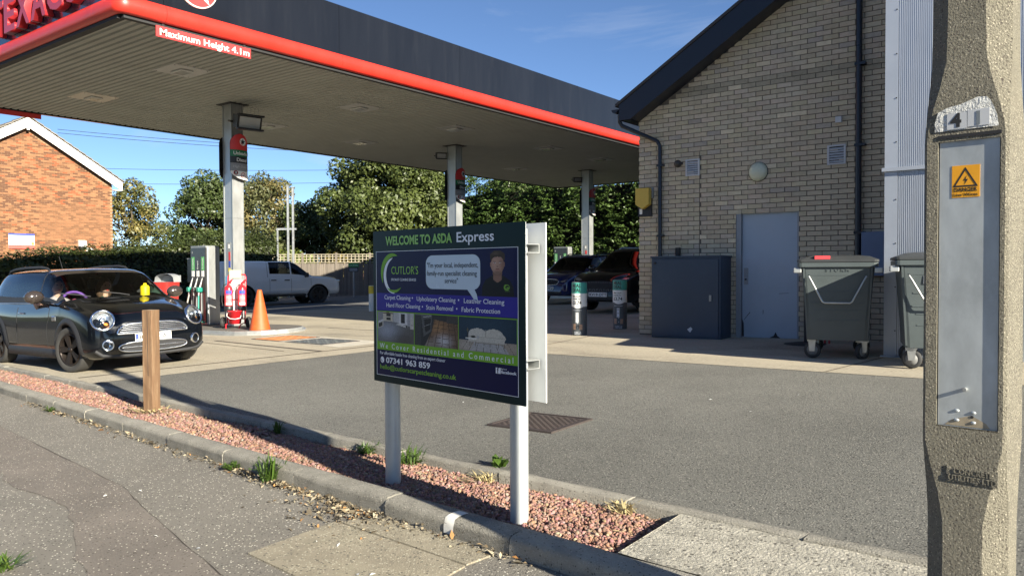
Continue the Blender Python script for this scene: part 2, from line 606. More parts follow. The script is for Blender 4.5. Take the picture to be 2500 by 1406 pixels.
# a broken stone's patch and the white paint dab on the kerb
def onkerb(x, o, z): return (x + .1085 * o, OY(x) + o, gz(x, OY(x)) + z)
b = MB()
rows = []
for x in (-2.62, -2.60, -2.575, -2.55):
    rows.append([onkerb(x + .05 * (z + .09), o - .0025, z + .002) for o, z in ((-.0, -.088), (-.0015, -.05), (.009, -.012), (.032, -.003), (.07, .0), (.10, .0))])
b.grid(rows)
b.build('paint_dab', m_white, bpy.data.objects['kerb'], world=True)

# gravel strip: soil bed with loose chippings
GX0, GX1 = -19.0, -1.66
sheet('gravel_bed', [(GX0, OY(GX0) + .1), (GX1, OY(GX1) + .1), (GX1, IY(GX1) - .07), (GX0, IY(GX0) - .07)], -.062, m_soil)
def stones(n, x0, x1, smin, smax, seed, taper=.55):
    r = np.random.RandomState(seed)
    t = (1 + 5 ** .5) / 2
    IV = np.array([(-1, t, 0), (1, t, 0), (-1, -t, 0), (1, -t, 0), (0, -1, t), (0, 1, t), (0, -1, -t), (0, 1, -t), (t, 0, -1), (t, 0, 1), (-t, 0, -1), (-t, 0, 1)], float)
    IV /= np.linalg.norm(IV[0])
    IF = np.array([(0, 11, 5), (0, 5, 1), (0, 1, 7), (0, 7, 10), (0, 10, 11), (1, 5, 9), (5, 11, 4), (11, 10, 2), (10, 7, 6), (7, 1, 8), (3, 9, 4), (3, 4, 2), (3, 2, 6), (3, 6, 8), (3, 8, 9), (4, 9, 5), (2, 4, 11), (6, 2, 10), (8, 6, 7), (9, 8, 1)])
    u = r.rand(n)
    x = x1 + (x0 - x1) * u
    w0 = OY(x) + .118; w1 = IY(x) - .088
    y = w0 + (w1 - w0) * r.rand(n)
    s = r.uniform(smin, smax, n) * (1 + taper * u)
    edge = np.minimum(y - w0, w1 - y)
    bank = np.where(w1 - y < .08, -.012, 0)
    z = GA + GB * x + GC * y - .050 + .012 * np.sin(x * 3.1) * np.sin(y * 7) + r.uniform(-.006, .010, n) + bank
    sc = np.stack([s * r.uniform(.7, 1.4, n), s * r.uniform(.6, 1.1, n), s * r.uniform(.45, .85, n)], 1)
    q = r.normal(size=(n, 4)); q /= np.linalg.norm(q, axis=1)[:, None]
    a, b_, c, d = q.T
    Rm = np.stack([np.stack([1 - 2 * (c * c + d * d), 2 * (b_ * c - a * d), 2 * (b_ * d + a * c)], 1),
                   np.stack([2 * (b_ * c + a * d), 1 - 2 * (b_ * b_ + d * d), 2 * (c * d - a * b_)], 1),
                   np.stack([2 * (b_ * d - a * c), 2 * (c * d + a * b_), 1 - 2 * (b_ * b_ + c * c)], 1)], 1)
    V = IV[None] * sc[:, None, :] * (1 + r.uniform(-.28, .28, (n, 12, 1)))
    V = np.einsum('nij,nkj->nki', Rm, V) + np.stack([x, y, z], 1)[:, None, :]
    F = IF[None] + (np.arange(n) * 12)[:, None, None]
    tone = r.uniform(.62, 1.3, n)
    tint = np.stack([tone * r.uniform(.92, 1.08, n), tone * r.uniform(.85, 1.15, n), tone * r.uniform(.82, 1.2, n)], 1)
    pale = r.rand(n) < .14
    tint[pale] = tint[pale] * np.array([1.15, 1.5, 1.6])
    return V.reshape(-1, 3), F.reshape(-1, 3), np.repeat(tint, 20, axis=0)
V1, F1, C1 = stones(15500, -5.2, GX1 - .02, .0065, .0135, 3, .35)
V2, F2, C2 = stones(12500, -14.5, -5.2, .010, .0175, 4, .6)
go = link('gravel', fast_mesh('gravel', np.vstack([V1, V2]), np.vstack([F1, F2 + len(V1)]), m_gravel, np.vstack([C1, C2])))
tag(go, 'pinkish red stone chippings between the two kerbs', 'gravel', kind='stuff')

# rough concrete pad between the kerbs on the lamp column's side
b = MB()
N = 26
P = []
for i in range(N + 1):
    x = GX1 + .012 + (2.4 - GX1) * (i / N)
    row = []
    for j in range(11):
        t_ = j / 10
        y0, y1 = OY(x) + .13, IY(x) - .086
        y = y0 + (y1 - y0) * t_
        row.append((x, y, gz(x, y) - .006 + .004 * math.sin(9 * x + 3 * j) * math.sin(4 * y + i)))
    P.append(row)
b.grid(P)
b.add([P[0][0], P[0][-1], (P[0][-1][0], P[0][-1][1], P[0][-1][2] - .12), (P[0][0][0], P[0][0][1], P[0][0][2] - .12)], [(0, 1, 2, 3)], False)
b.build('concrete_pad', m_slabrough)['kind'] = 'structure'

# paving slabs let into the footway
root = empty('paving', (-2.7, 2.4, gz(-2.7, 2.4) - .1)); root['kind'] = 'structure'
for poly in ([(-3.232, 2.16), (-2.21, 2.04), (-2.255, 2.60), (-3.245, 2.695)], [(-3.225, 2.71), (-2.262, 2.615), (-2.235, 2.785), (-3.06, 2.888)]):
    bm_ = MB()
    top = [(x, y, gz(x, y) - .10 + .008) for x, y in poly]
    bm_.prism(top, (0, 0, -.05))
    bm_.f[0], bm_.f[1] = bm_.f[0][::-1], bm_.f[1][::-1]
    bm_.build('paving_slab', m_aggr, root, world=True)
m_patch = mat('old_pavement', (.190, .165, .140), .9, var=.25, vscale=2, bump=.9, bscale=90, bdist=.014, speck=[(140, .3, (.23, .20, .17), .3), (58, .38, (.72, .66, .55), .16), (75, .2, (.08, .065, .055), .3)], rvar=.05)
pv = bpy.data.objects['pavement']
seam = [(-14, 3.62), (-8.18, 2.86), (-4.97, 2.43), (-4.42, 2.27), (-3.1, 1.94), (-2.0, 1.66), (0, 1.2)]
_sm = [(x, float(np.interp(x, [s_[0] for s_ in seam], [s_[1] for s_ in seam]))) for x in np.linspace(-14, 0, 120)]
sheet('pavement_trench', _sm + [(x - .02, y - .42 - .05 * math.sin(3 * x) + rnd.uniform(-.02, .02)) for x, y in _sm[::-1]], -.0965, m_patch, pv)
for (xa, ya), (xb, yb_) in zip(seam[:-1], seam[1:]):
    n_ = 10
    P1 = [(xa + (xb - xa) * k / n_, ya + (yb_ - ya) * k / n_ + rnd.uniform(-.006, .006)) for k in range(n_ + 1)]
    sheet('seam', P1 + [(x, y - rnd.uniform(.001, .006)) for x, y in P1[::-1]], -.0935, m_joint, pv)
sheet('tar_mark', [(-2.76, 2.30), (-2.70, 2.30), (-2.665, 2.47), (-2.72, 2.45)], -.088, m_joint, root)
sheet('paint_dab', [(-2.66, 2.655), (-2.585, 2.63), (-2.55, 2.72), (-2.60, 2.735)], -.0885, m_white, root)
# =================================================================== canopy
m_blackgloss = mat('fascia_black', (.010, .011, .014), .16, var=.25, vscale=2, rvar=.08, coat=.15, spec=.4, stain=.2, stain_col=(.03, .031, .034), sscale=5, stretch=(1, 1, .12))
m_blacksky = mat('fascia_black_sky', (.012, .022, .05), .16, var=.2, vscale=2, rvar=.06, coat=.5)  # black fascia of the street end, blue sky reflection put into its colour
m_red = mat('fascia_red', (.58, .032, .02), .38, var=.12, vscale=2, stain=.15, stain_col=(.30, .02, .015), sscale=3, coat=.12)
m_redsign = mat('sign_red', (.60, .04, .04), .45, var=.1, vscale=4)
m_letter = mat('letter_red', (.38, .026, .034), .35, var=.12, vscale=3, coat=.3)
m_signwhite = mat('sign_white', (.80, .80, .78), .45, var=.06, vscale=6)
m_soffit = mat('soffit_steel', (.32, .325, .295), .55, var=.12, vscale=1.4, stain=.35, stain_col=(.22, .21, .18), sscale=1.1, rvar=.1)
m_dark = mat('dark_gap', (.02, .02, .022), .7, var=.2)
m_steel = mat('brushed_steel', (.45, .46, .46), .36, metal=.6, var=.18, vscale=5, rvar=.14, stretch=(1, 1, .35))
m_greysteel = mat('grey_steel', (.30, .315, .32), .45, metal=.5, var=.15, vscale=4)
m_blackpl = mat('black_plastic', (.018, .018, .02), .42, var=.2, vscale=10)
m_green = mat('sign_green', (.012, .16, .065), .4, var=.1)
m_grey = mat('sign_grey', (.25, .26, .27), .45, var=.1)
m_bluepaper = mat('blue_notice', (.12, .38, .60), .6, var=.1, vscale=10)
m_yellow = mat('notice_yellow', (.75, .58, .06), .6, var=.1, vscale=10)
m_bluenote = mat('notice_blue', (.04, .07, .42), .6, var=.1, vscale=10)
m_clear = glass_mat('lamp_glass', (.8, .82, .82), .95, .05)

CX0, CX1, CY0, CY1 = -20.7, -11.85, 5.90, 30.6
ZS, ZR0, ZR1, ZT = 5.25, 5.285, 5.565, 6.51
can = thing('canopy', 'wide filling station canopy with black fascia, red edge and ribbed steel underside', 'canopy', ((CX0 + CX1) / 2, (CY0 + CY1) / 2, gz(-16, 18)))
# ribbed underside, ribs run across (along X)
b = MB()
pitch = .15
prof = []
y = CY0 + .06
while y < CY1 - .06:
    prof += [(y, ZS), (y + .085, ZS), (y + .105, ZS + .035), (y + .130, ZS + .035)]
    y += pitch
b.grid([[(x, p[0], p[1]) for p in prof] for x in (CX0 + .04, CX1 - .10)], smooth=False)
b.build('soffit', m_soffit, can, world=True)
b = MB()
b.box((CX0 + .06, CY0 + .08, ZS + .05), (CX1 - .10, CY1 - .06, ZT - .12))
b.build('canopy_core', m_dark, can, world=True)
def bull(a, c, axis, out, name='red_edge'):
    """half-round red edge piece from a to c along an axis, bulging outwards"""
    bb = MB()
    n = 9
    pr = []
    for i in range(n + 1):
        t_ = math.pi * (i / n) - math.pi / 2
        pr.append((.105 * math.cos(t_) ** .8 if 0 < i < n else 0, (ZR0 + ZR1) / 2 + (ZR1 - ZR0) / 2 * math.sin(t_)))
    rows = []
    for t_ in (a, c):
        rows.append([((out + o, t_, z) if axis == 'y' else (t_, out - o, z)) for o, z in pr])
    bb.grid(rows)
    bb.add(rows[0], [tuple(range(n + 1))], False); bb.add(rows[1], [tuple(range(n, -1, -1))], False)
    return bb.build(name, m_red, can, world=True)
ysm = [CY0] + [6.53 + 3.522 * k for k in range(7)] + [CY1]
for a, c in zip(ysm[:-1], ysm[1:]):
    p = MB(); p.box((CX1 - .05, a + .003, ZR1 - .01), (CX1, c - .003, ZT)); p.build('fascia_panel', m_blackgloss, can, world=True)
    if a != CY0: bull(a + .002, c - .002, 'y', CX1)
xsm = [CX1, -12.55, -16.07, -19.59, CX0]
for a, c in zip(xsm[:-1], xsm[1:]):
    p = MB(); p.box((c + .003, CY0 - .05, ZR1 - .01), (a - .003, CY0, ZT)); p.build('fascia_panel', m_blacksky, can, world=True)
    if a != CX1: bull(c + .002, a - .002, 'x', CY0 - .05)
for (x0, x1) in ((CX0, CX0 + .05),):
    p = MB(); p.box((x0 - .04, CY0, ZS - .03), (x0 + .04, CY1, ZT)); p.build('fascia_panel', m_blackgloss, can, world=True)
p = MB(); p.box((CX0, CY1 - .04, ZS - .03), (CX1, CY1 + .04, ZT)); p.build('fascia_panel', m_blackgloss, can, world=True)
# mitred red corner
bb = MB(); n = 9; rows = []
pr = []
for i in range(n + 1):
    t_ = math.pi * (i / n) - math.pi / 2
    pr.append((.105 * math.cos(t_) ** .8 if 0 < i < n else 0, (ZR0 + ZR1) / 2 + (ZR1 - ZR0) / 2 * math.sin(t_)))
rows.append([(-12.548, CY0 - .05 - o, z) for o, z in pr])
for k in range(7):
    a = (math.pi / 2) * (k / 6)
    rows.append([(CX1 - .10 + (.10 + o) * math.sin(a), CY0 + .05 - (.10 + o) * math.cos(a), z) for o, z in pr])
rows.append([(CX1 + o, 6.527, z) for o, z in pr])
bb.grid(rows); bb.build('red_edge', m_red, can, world=True)
# dark drip gap between the red edge and the ribbed sheet
b = MB()
b.box((CX1 - .12, CY0 + .01, ZS - .015), (CX1 - .02, CY1 - .05, ZR0 + .02)); b.box((CX0 + .05, CY0 - .04, ZS - .015), (CX1 - .12, CY0 + .08, ZR0 + .02))
b.build('drip_edge', m_dark, can, world=True)
# projecting letters on the end facing the street
lx = -16.36
for ch, w in zip('TEXACO', (.56, .50, .60, .62, .60, .62)):
    T = frame((1, 0, 0), (0, 0, 1), (lx, CY0 - .05 - .075, 5.665))
    me = text_mesh(ch, m_letter, T, size=.80, fit=w - .03, bold=.022, ext=.065, bevel=.004)
    zs_ = np.empty(len(me.vertices) * 3, np.float32); me.vertices.foreach_get('co', zs_); zs_ = zs_.reshape(-1, 3)
    lo, hi = zs_[:, 2].min(), zs_[:, 2].max()
    zs_[:, 2] = 5.665 + (zs_[:, 2] - lo) / (hi - lo) * .60
    zs_[:, 0] += lx - zs_[:, 0].min()
    inv = np.array(WM[can].inverted())
    zs_ = zs_ @ inv[:3, :3].T + inv[:3, 3]
    me.vertices.foreach_set('co', zs_.astype(np.float32).ravel()); me.update()
    link('letter', me, can)
    lx += w + .012
def star(bb, c, r, right, up, off, n=5, inner=.40):
    r0 = Vector(right); u0 = Vector(up); nn = r0.cross(u0).normalized()
    pts = []
    for i in range(10):
        a = math.pi / 2 + math.pi * i / 5
        rr = r if i % 2 == 0 else r * inner
        pts.append(Vector(c) + r0 * rr * math.cos(a) + u0 * rr * math.sin(a) + nn * off)
    bb.add(pts + [Vector(c) + nn * off], [(10, i, (i + 1) % 10) for i in range(10)], False)
def disc(bb, c, r, right, up, off, n=40, ry=None):
    r0 = Vector(right); u0 = Vector(up); nn = r0.cross(u0).normalized()
    ry = ry or r
    bb.add([Vector(c) + r0 * r * math.cos(2 * math.pi * i / n) + u0 * ry * math.sin(2 * math.pi * i / n) + nn * off for i in range(n)], [tuple(range(n))], False)
# round badge on the long side: white rim, red disc, white star
Y_, Z_ = (0, 1, 0), (0, 0, 1)
lc = (CX1, 7.10, 6.03)
b = MB(); b.lathe([(0, .03), (.352, .03), (.36, .02), (.36, 0)], 48, lc, 'x'); b.build('badge', m_signwhite, can, world=True)
b = MB(); disc(b, lc, .335, Y_, Z_, .033); b.build('badge_disc', m_redsign, can, world=True)
b = MB(); star(b, lc, .335, Y_, Z_, .036); b.build('badge_star', m_signwhite, can, world=True)
b = MB(); b.box((lc[0] + .037, lc[1] - .035, lc[2] - .17), (lc[0] + .039, lc[1] + .035, lc[2] + .04)); b.box((lc[0] + .037, lc[1] - .10, lc[2] + .041), (lc[0] + .039, lc[1] + .10, lc[2] + .10)); b.build('badge_letter', m_redsign, can, world=True)
# height limit board hanging under the edge, and its twin on the far side
hs = thing('height_limit_sign', 'red height limit board with white lettering under the canopy edge', 'sign', (CX1, 7.25, 5.15))
b = MB(); b.box((CX1 - .012, 6.40, 5.065), (CX1 + .004, 8.09, 5.232)); b.build('board', m_redsign, hs, world=True)
text('Maximum Height 4.1m', m_signwhite, hs, frame(Y_, Z_, (.0055, -.80, -.052)), size=.15, bold=.010, fit=1.60)
b = MB(); b.box((CX1 - .010, 6.5, 5.233), (CX1, 6.54, 5.30)); b.box((CX1 - .010, 7.95, 5.233), (CX1, 7.99, 5.30)); b.build('bracket', m_dark, hs, world=True)
hs2 = thing('height_limit_sign', 'dark red board seen from behind under the far canopy edge', 'sign', (CX0, 7.2, 5.2))
b = MB(); b.box((CX0 - .02, 5.95, 5.11), (CX0 - .005, 8.26, 5.29)); b.build('board', m_redsign, hs2, world=True)
# recessed luminaires
def soffit_light(x, y, lab, warm=False):
    t = thing('canopy_light', lab, 'light', (x, y, ZS), 0, 'square lights set in the canopy underside')
    a = MB(); a.bbox((-.39, -.39, -.012), (.39, .39, .03), .006)
    a.build('light_panel', m_lightwarm if warm else m_lightgrey, t)
    l = MB(); l.bbox((-.19, -.13, -.05), (.19, .13, -.012), .018); l.build('lens', m_lens, t)
    s_ = MB()
    for sx in (-.33, .33):
        for sy in (-.33, .33): s_.cyl((sx, sy, -.016), (sx, sy, -.011), .012, n=8)
    s_.build('screws', m_dark, t)['kind'] = 'stuff'
m_lightgrey = mat('light_grey_paint', (.42, .42, .41), .5, var=.1)
m_lightwarm = mat('light_warm_paint', (.55, .50, .43), .5, var=.1)
m_lens = mat('lens_glass', (.48, .48, .46), .15, var=.1, coat=.5)
lights = [(-14.19, 8.17, 'canopy light panel nearest the height limit sign'), (-17.88, 8.2, 'pale canopy light panel above the house roof'), (-17.82, 12.65, 'canopy light panel behind the floodlight'),
          (-14.15, 12.6, 'canopy light panel to the right of the first column'), (-14.2, 16.05, 'canopy light panel left of the second column top'), (-17.95, 16.0, 'canopy light panel low over the big oak'),
          (-14.2, 20.45, 'canopy light panel between second and third column'), (-14.2, 23.65, 'canopy light panel above the third column'), (-18.0, 23.8, 'small far canopy light panel left of third column')]
for i, (x, y, lab) in enumerate(lights):
    soffit_light(x, y, lab, i == 1)
# columns
CXR = -16.02
def sign_totem(t, side):
    """rounded fuel name board wrapped on a column face; drawn in the column's coordinates (corner at +X,-Y)"""
    W2, z0, z1, yc = .225, 3.50, 4.55, .15
    def pt(s, z, o):
        # s in -1..1 across, curved board
        yy = yc + s * W2
        xx = .05 + .07 * (1 - s * s) + o
        return (side * xx + (0 if side > 0 else -.36), yy, z)
    def outline(z):
        # half width share at height z: round top, rounded left bottom corner
        h = z1 - z0
        top = z1 - .235
        if z > top:
            return -math.sqrt(max(0, 1 - ((z - top) / .235) ** 2)), math.sqrt(max(0, 1 - ((z - top) / .235) ** 2))
        bot = z0 + .20
        if z < bot:
            k = math.sqrt(max(0, 1 - ((bot - z) / .20) ** 2))
            return -1 + (1 - k) * 1.7, 1
        return -1, 1
    def band(za, zb, m, name, o=0.0, parent=None, nz=8):
        rows = []
        for i in range(nz + 1):
            z = za + (zb - za) * i / nz
            a_, c_ = outline(z)
            c_ = min(c_, 1); a_ = max(min(a_, c_ - .01), -1)
            rows.append([pt(a_ + (c_ - a_) * j / 10, z, o) for j in range(11)])
        bb = MB(); bb.grid(rows)
        return bb.build(name, m, parent or t)
    board = band(z0 - .03, z1, m_blackpl, 'fuel_board', -.012, nz=20)
    if side < 0:
        return
    band(4.18, z1 - .002, m_redsign, 'red_band', 0, board, 10)
    band(4.03, 4.178, m_green, 'green_band', 0, board)
    band(3.88, 4.028, m_blackpl, 'black_band', 0, board)
    band(3.70, 3.878, m_grey, 'grey_band', 0, board)
    band(z0, 3.698, m_signwhite, 'white_band', 0, board, 10)
    def lab(s_, z, size, m, fit=None, shear=0, x0=-.8):
        me = text_mesh(s_, m, Matrix(), size=size, bold=.012, shear=shear, fit=fit)
        co = np.empty(len(me.vertices) * 3, np.float32); me.vertices.foreach_get('co', co); co = co.reshape(-1, 3)
        out = np.array([pt(x0 + p[0] / W2, z + p[1], .004 + p[2]) for p in co], np.float32)
        me.vertices.foreach_set('co', out.ravel()); me.update()
        link('lettering', me, board)
    lab('Unleaded', 4.065, .115, m_signwhite, .40, 0, -.75)
    lab('Diesel', 3.915, .115, m_signwhite, .27, 0, -.45)
    lab('High Octane', 3.775, .075, mat('pale_grey_print', (.45, .46, .47), .5), .40, .25, -.8)
    def pdisc(s0, z, r, m, name, o, n=28):
        bb = MB(); bb.add([pt(s0 + r * math.cos(2 * math.pi * i / n) / W2, z + r * math.sin(2 * math.pi * i / n), o) for i in range(n)], [tuple(range(n))], False)
        bb.build(name, m, board)
    pdisc(.28, 4.37, .085, m_signwhite, 'badge', .003)
    bb = MB(); pts = []
    for i in range(10):
        a = math.pi / 2 + math.pi * i / 5; rr = .078 if i % 2 == 0 else .032
        pts.append(pt(.28 + rr * math.cos(a) / W2, 4.37 + rr * math.sin(a), .006))
    bb.add(pts + [pt(.28, 4.37, .006)], [(10, i, (i + 1) % 10) for i in range(10)], False); bb.build('badge_star', m_blackpl, board)
    lab('T', 4.335, .085, m_signwhite, .05, 0, .17)
    pdisc(.30, 3.60, .068, m_redsign, 'ban_ring', .003); pdisc(.30, 3.60, .056, m_signwhite, 'ban_ring', .006)
    bb = MB(); bb.add([pt(.30 - .15, 3.555, .008), pt(.30 - .11, 3.553, .008), pt(.30 + .15, 3.645, .008), pt(.30 + .11, 3.647, .008)], [(0, 1, 2, 3)], False)
    bb.build('ban_bar', m_redsign, board)
    bb = MB(); bb.add([pt(.18, 3.594, .008), pt(.44, 3.594, .008), pt(.44, 3.606, .008), pt(.18, 3.606, .008)], [(0, 1, 2, 3)], False); bb.build('cigarette_sign', m_blackpl, board)
    pdisc(-.52, 3.655, .05, m_redsign, 'ban_ring', .003); pdisc(-.52, 3.655, .040, m_blackpl, 'ban_ring', .006)
    bb = MB(); bb.add([pt(-.56, 3.625, .008), pt(-.48, 3.625, .008), pt(-.48, 3.685, .008), pt(-.56, 3.685, .008)], [(0, 1, 2, 3)], False); bb.build('phone_sign', m_signwhite, board)
def column(y, lab, notices=True):
    z0 = gz(CXR, y) + .09
    t = thing('canopy_column', lab, 'column', (CXR, y, 0), 0, 'steel clad columns carrying the canopy')
    b = MB(); b.box((-.345, .012, z0), (-.012, .285, 2.62)); b.box((-.345, .012, 2.625), (-.012, .285, ZS - .01)); b.build('shaft', m_steel, t)
    for (x, yy) in ((-.36, 0), (-.36, .275), (-.022, 0), (-.022, .275)):
        b = MB(); b.box((x, yy, z0), (x + .022, yy + .022, ZS - .012)); b.build('corner_trim', m_greysteel, t)
    b = MB(); b.box((-.46, -.10, ZS - .012), (.10, .40, ZS + .004)); b.build('head_plate', m_dark, t)
    sign_totem(t, 1); sign_totem(t, -1)
    if notices:
        n_ = MB(); n_.box((-.25, .006, z0 + 1.18), (-.10, .0115, z0 + 1.92)); nb = n_.build('notice_board', m_grey, t)
        for (x0, x1, za, zb, m, nm) in ((-.185, -.115, 1.50, 1.70, m_redsign, 'red_notice'), (-.185, -.115, 1.34, 1.49, m_bluenote, 'blue_notice'), (-.195, -.125, 1.24, 1.33, m_yellow, 'yellow_notice'),
                                        (-.20, -.14, 1.78, 1.88, m_signwhite, 'white_notice')):
            q = MB(); q.box((x0, .003, z0 + za), (x1, .0055, z0 + zb)); q.build(nm, m, nb)
        q = MB(); q.box((-.33, .006, z0 + .88), (-.185, .0115, z0 + 1.14)); q.build('blue_poster', m_bluepaper, t)
        q = MB(); q.box((-.18, .006, z0 + .88), (-.05, .0115, z0 + 1.15)); q.build('white_poster', m_signwhite, t)
    return t
column(10.41, 'tall steel canopy column beside the black car, fuel name board and floodlight on it')
column(18.14, 'middle steel canopy column rising behind the welcome sign')
column(25.88, 'far canopy column standing in shade behind the dark cars')
def floodlight(x, y, z, lab, sc=1.0, rz=-35):
    t = thing('floodlight', lab, 'floodlight', (x, y, z), math.radians(rz), 'floodlights under the canopy')
    h = MB()
    h.prism([(-.04, -.16, -.06), (.10, -.16, -.10), (.15, -.16, .06), (-.02, -.16, .10)], (0, .32, 0)); h.build('housing', m_blackpl, t)
    g = MB(); g.add([(.105, -.135, -.085), (.105, .135, -.085), (.152, .135, .045), (.152, -.135, .045)], [(0, 1, 2, 3)], False); g.build('glass', mat('flood_glass', (.42, .43, .43), .12, coat=.8), t)
    rr = MB(); rr.box((.10, -.17, -.12), (.17, .17, -.10)); rr.box((.13, -.17, .055), (.20, .17, .075)); rr.build('frame', m_blackpl, t)
    a = MB(); a.tube([(-.03, -.18, 0), (-.12, -.18, .02), (-.16, 0, .02), (-.12, .18, .02), (-.03, .18, 0)], .014); a.tube([(-.15, 0, .02), (-.26, 0, .02)], .018); a.build('bracket', m_blackpl, t)
    s_ = MB()
    for k in range(7): s_.tube([(.02 + .01 * (k % 2), -.15 + .05 * k, .09), (.03, -.15 + .05 * k + .01, .20)], .0022, 4)
    s_.build('bird_spikes', m_greysteel, t)['kind'] = 'stuff'
    t.scale = (sc,) * 3
floodlight(CXR + .34, 10.56, 4.78, 'black floodlight with glass front on the first canopy column', 1.75, -12)
floodlight(CXR - .55, 18.05, 4.95, 'small black floodlight at the head of the second column')
floodlight(CXR - .52, 25.8, 4.9, 'small black floodlight at the head of the far column')
# =================================================================== shop building
WY = 12.0
WX0, WX1 = -6.42, -2.10
m_brick = mat('buff_brick', (.53, .455, .335), .9, var=.16, vscale=14, bump=.5, bscale=90, rand=.12, stain=.3, stain_col=(.24, .19, .14), sscale=7)
m_brick2 = mat('buff_brick_far', (.53, .455, .335), .9, var=.16, vscale=14, bump=.5, bscale=90, attr=True, stain=.3, stain_col=(.24, .19, .14), sscale=7)
m_mortar = mat('mortar', (.14, .12, .10), .95, var=.2, vscale=20, bump=.4, bscale=150)
m_barge = mat('barge_board', (.010, .013, .024), .35, var=.2, vscale=3)
m_pipe = mat('pipe_plastic', (.012, .016, .026), .3, var=.15, vscale=5)
m_door = mat('door_paint', (.36, .43, .52), .42, var=.08, vscale=2, stain=.35, stain_col=(.30, .31, .33), sscale=2)
m_frame = mat('frame_paint', (.27, .29, .32), .5, var=.12, vscale=5)
m_tile = mat('roof_tile', (.05, .048, .05), .8, var=.2, vscale=8, rand=.15)
def verge_z(x): return 3.961 + .60 * (x + 6.42)
bld = thing('shop_building', 'buff brick shop building with black gable verge and metal side door', 'building', (-4.3, WY, gz(-4.3, WY)))
BW = empty('brick_wall', (0, 0, 0)); BW.parent = bld; BW.location = (0, 0, 0); WM[BW] = WM[bld]
# backing wall: mortar face with the door opening left out
DX0, DX1, DZ1 = -4.715, -3.735, 2.325
zb0 = .18
b = MB()
yf = WY + .006
def wallpoly(poly): b.prism([(x, yf, z) for x, z in poly], (0, .30, 0))
wallpoly([(WX0, zb0), (WX0, verge_z(WX0) + .1), (DX0, verge_z(DX0) + .1), (DX0, zb0)][::-1])
wallpoly([(DX1, zb0), (DX1, verge_z(DX1) + .1), (WX1, verge_z(WX1) + .1), (WX1, zb0)][::-1])
wallpoly([(DX0, DZ1), (DX0, verge_z(DX0) + .1), (DX1, verge_z(DX1) + .1), (DX1, DZ1)][::-1])
# long side wall and shell behind
b.box((WX0 - .004, WY + .3, zb0), (WX0 + .25, 30.0, 3.9))
b.box((6.0, WY + .3, zb0), (6.25, 30, 3.9)); b.box((WX0, 29.8, zb0), (6.0, 30, 3.9))
mw = b.build('mortar', m_mortar, bld, world=True)
# bricks
bricks = []
course, BL, BH, BD = .0752, .2252, .0648, .03
z = .315
row = 0
while z < 7.0:
    off = 0 if row % 2 == 0 else BL / 2
    x = WX0 - (BL - .1025 if row % 2 else 0)
    while x < WX1:
        x0, x1 = x, x + BL - .0105
        x += BL
        segs = [(max(x0, WX0), min(x1, WX1))]
        # vertical movement joint beside the cabinet
        out = []
        for a, c in segs:
            if z < 3.27 and a < -5.325 < c: out += [(a, -5.331), (-5.319, c)]
            else: out.append((a, c))
        segs = out; out = []
        for a, c in segs:
            if z + BH < DZ1 + .002:
                if a < DX0: out.append((a, min(c, DX0)))
                if c > DX1: out.append((max(a, DX1), c))
            else: out.append((a, c))
        for a, c in out:
            if c - a < .025: continue
            zt = min(z + BH, verge_z(c) - .02)
            if z + .02 > verge_z(a): continue
            bricks.append((a, c, z, z + BH))
    z += course
    row += 1
cdir = CAM_POS
bricks.sort(key=lambda q: (Vector(((q[0] + q[1]) / 2, WY, q[2])) - cdir).length - (.0 if q[1] - q[0] > .2 else -3))
_bc = {}
def brick_mesh(l):
    k = round(l, 3)
    if k not in _bc:
        bb = MB(); bb.bbox((-k / 2, 0, 0), (k / 2, BD, BH), .004)
        _bc[k] = bb.mesh('brick', m_brick)
    return _bc[k]
def bz(a): return a
vis = [q for q in bricks if q[1] > -6.5 and q[3] < 5.6 and q[0] < -2.2]
near = set(map(tuple, vis[:300]))
inv = WM[bld].inverted()
far = MB()
for q in bricks:
    a, c, z0, z1 = q
    jy = rnd.gauss(0, .0018); jr = rnd.gauss(0, .004)
    if tuple(q) in near and c - a > .2:
        o = link('brick', brick_mesh(c - a), bld)
        p = inv @ Vector(((a + c) / 2, WY - .006 + jy, z0))
        o.location = p; o.rotation_euler = (0, rnd.gauss(0, .003), jr)
    else:
        k = .86 + .20 * rnd.random(); far.col = (k, k * rnd.uniform(.96, 1.02), k * rnd.uniform(.92, 1.04))
        if 4.20 < z0 < 4.36: far.col = (k * .72, k * .74, k * .74)
        if rnd.random() < .05: far.col = (k * .82, k * .84, k * .95)
        if rnd.random() < .04: far.col = (k * 1.25, k * 1.25, k * 1.22)
        far.box((a, WY - .006 + jy, z0), (c, WY + .03, z1))
fo = far.build('brickwork', m_brick2, bld, world=True); fo['kind'] = 'stuff'
# returning bricks at the corner on the long wall (seen edge-on from the side)
ret = MB(); z = .315; row = 0
while z < 3.85:
    y = WY + (.1025 if row % 2 == 0 else 0.0)
    while y < 17:
        k = .80 + .28 * rnd.random(); ret.col = (k, k, k)
        ret.box((WX0 - .012, max(y, WY - .004), z), (WX0 + .02, y + BL - .0105, z + BH)); y += BL
    z += course; row += 1
ro = ret.build('brickwork', m_brick2, bld, world=True); ro['kind'] = 'stuff'
bpy.data.objects.remove(BW)
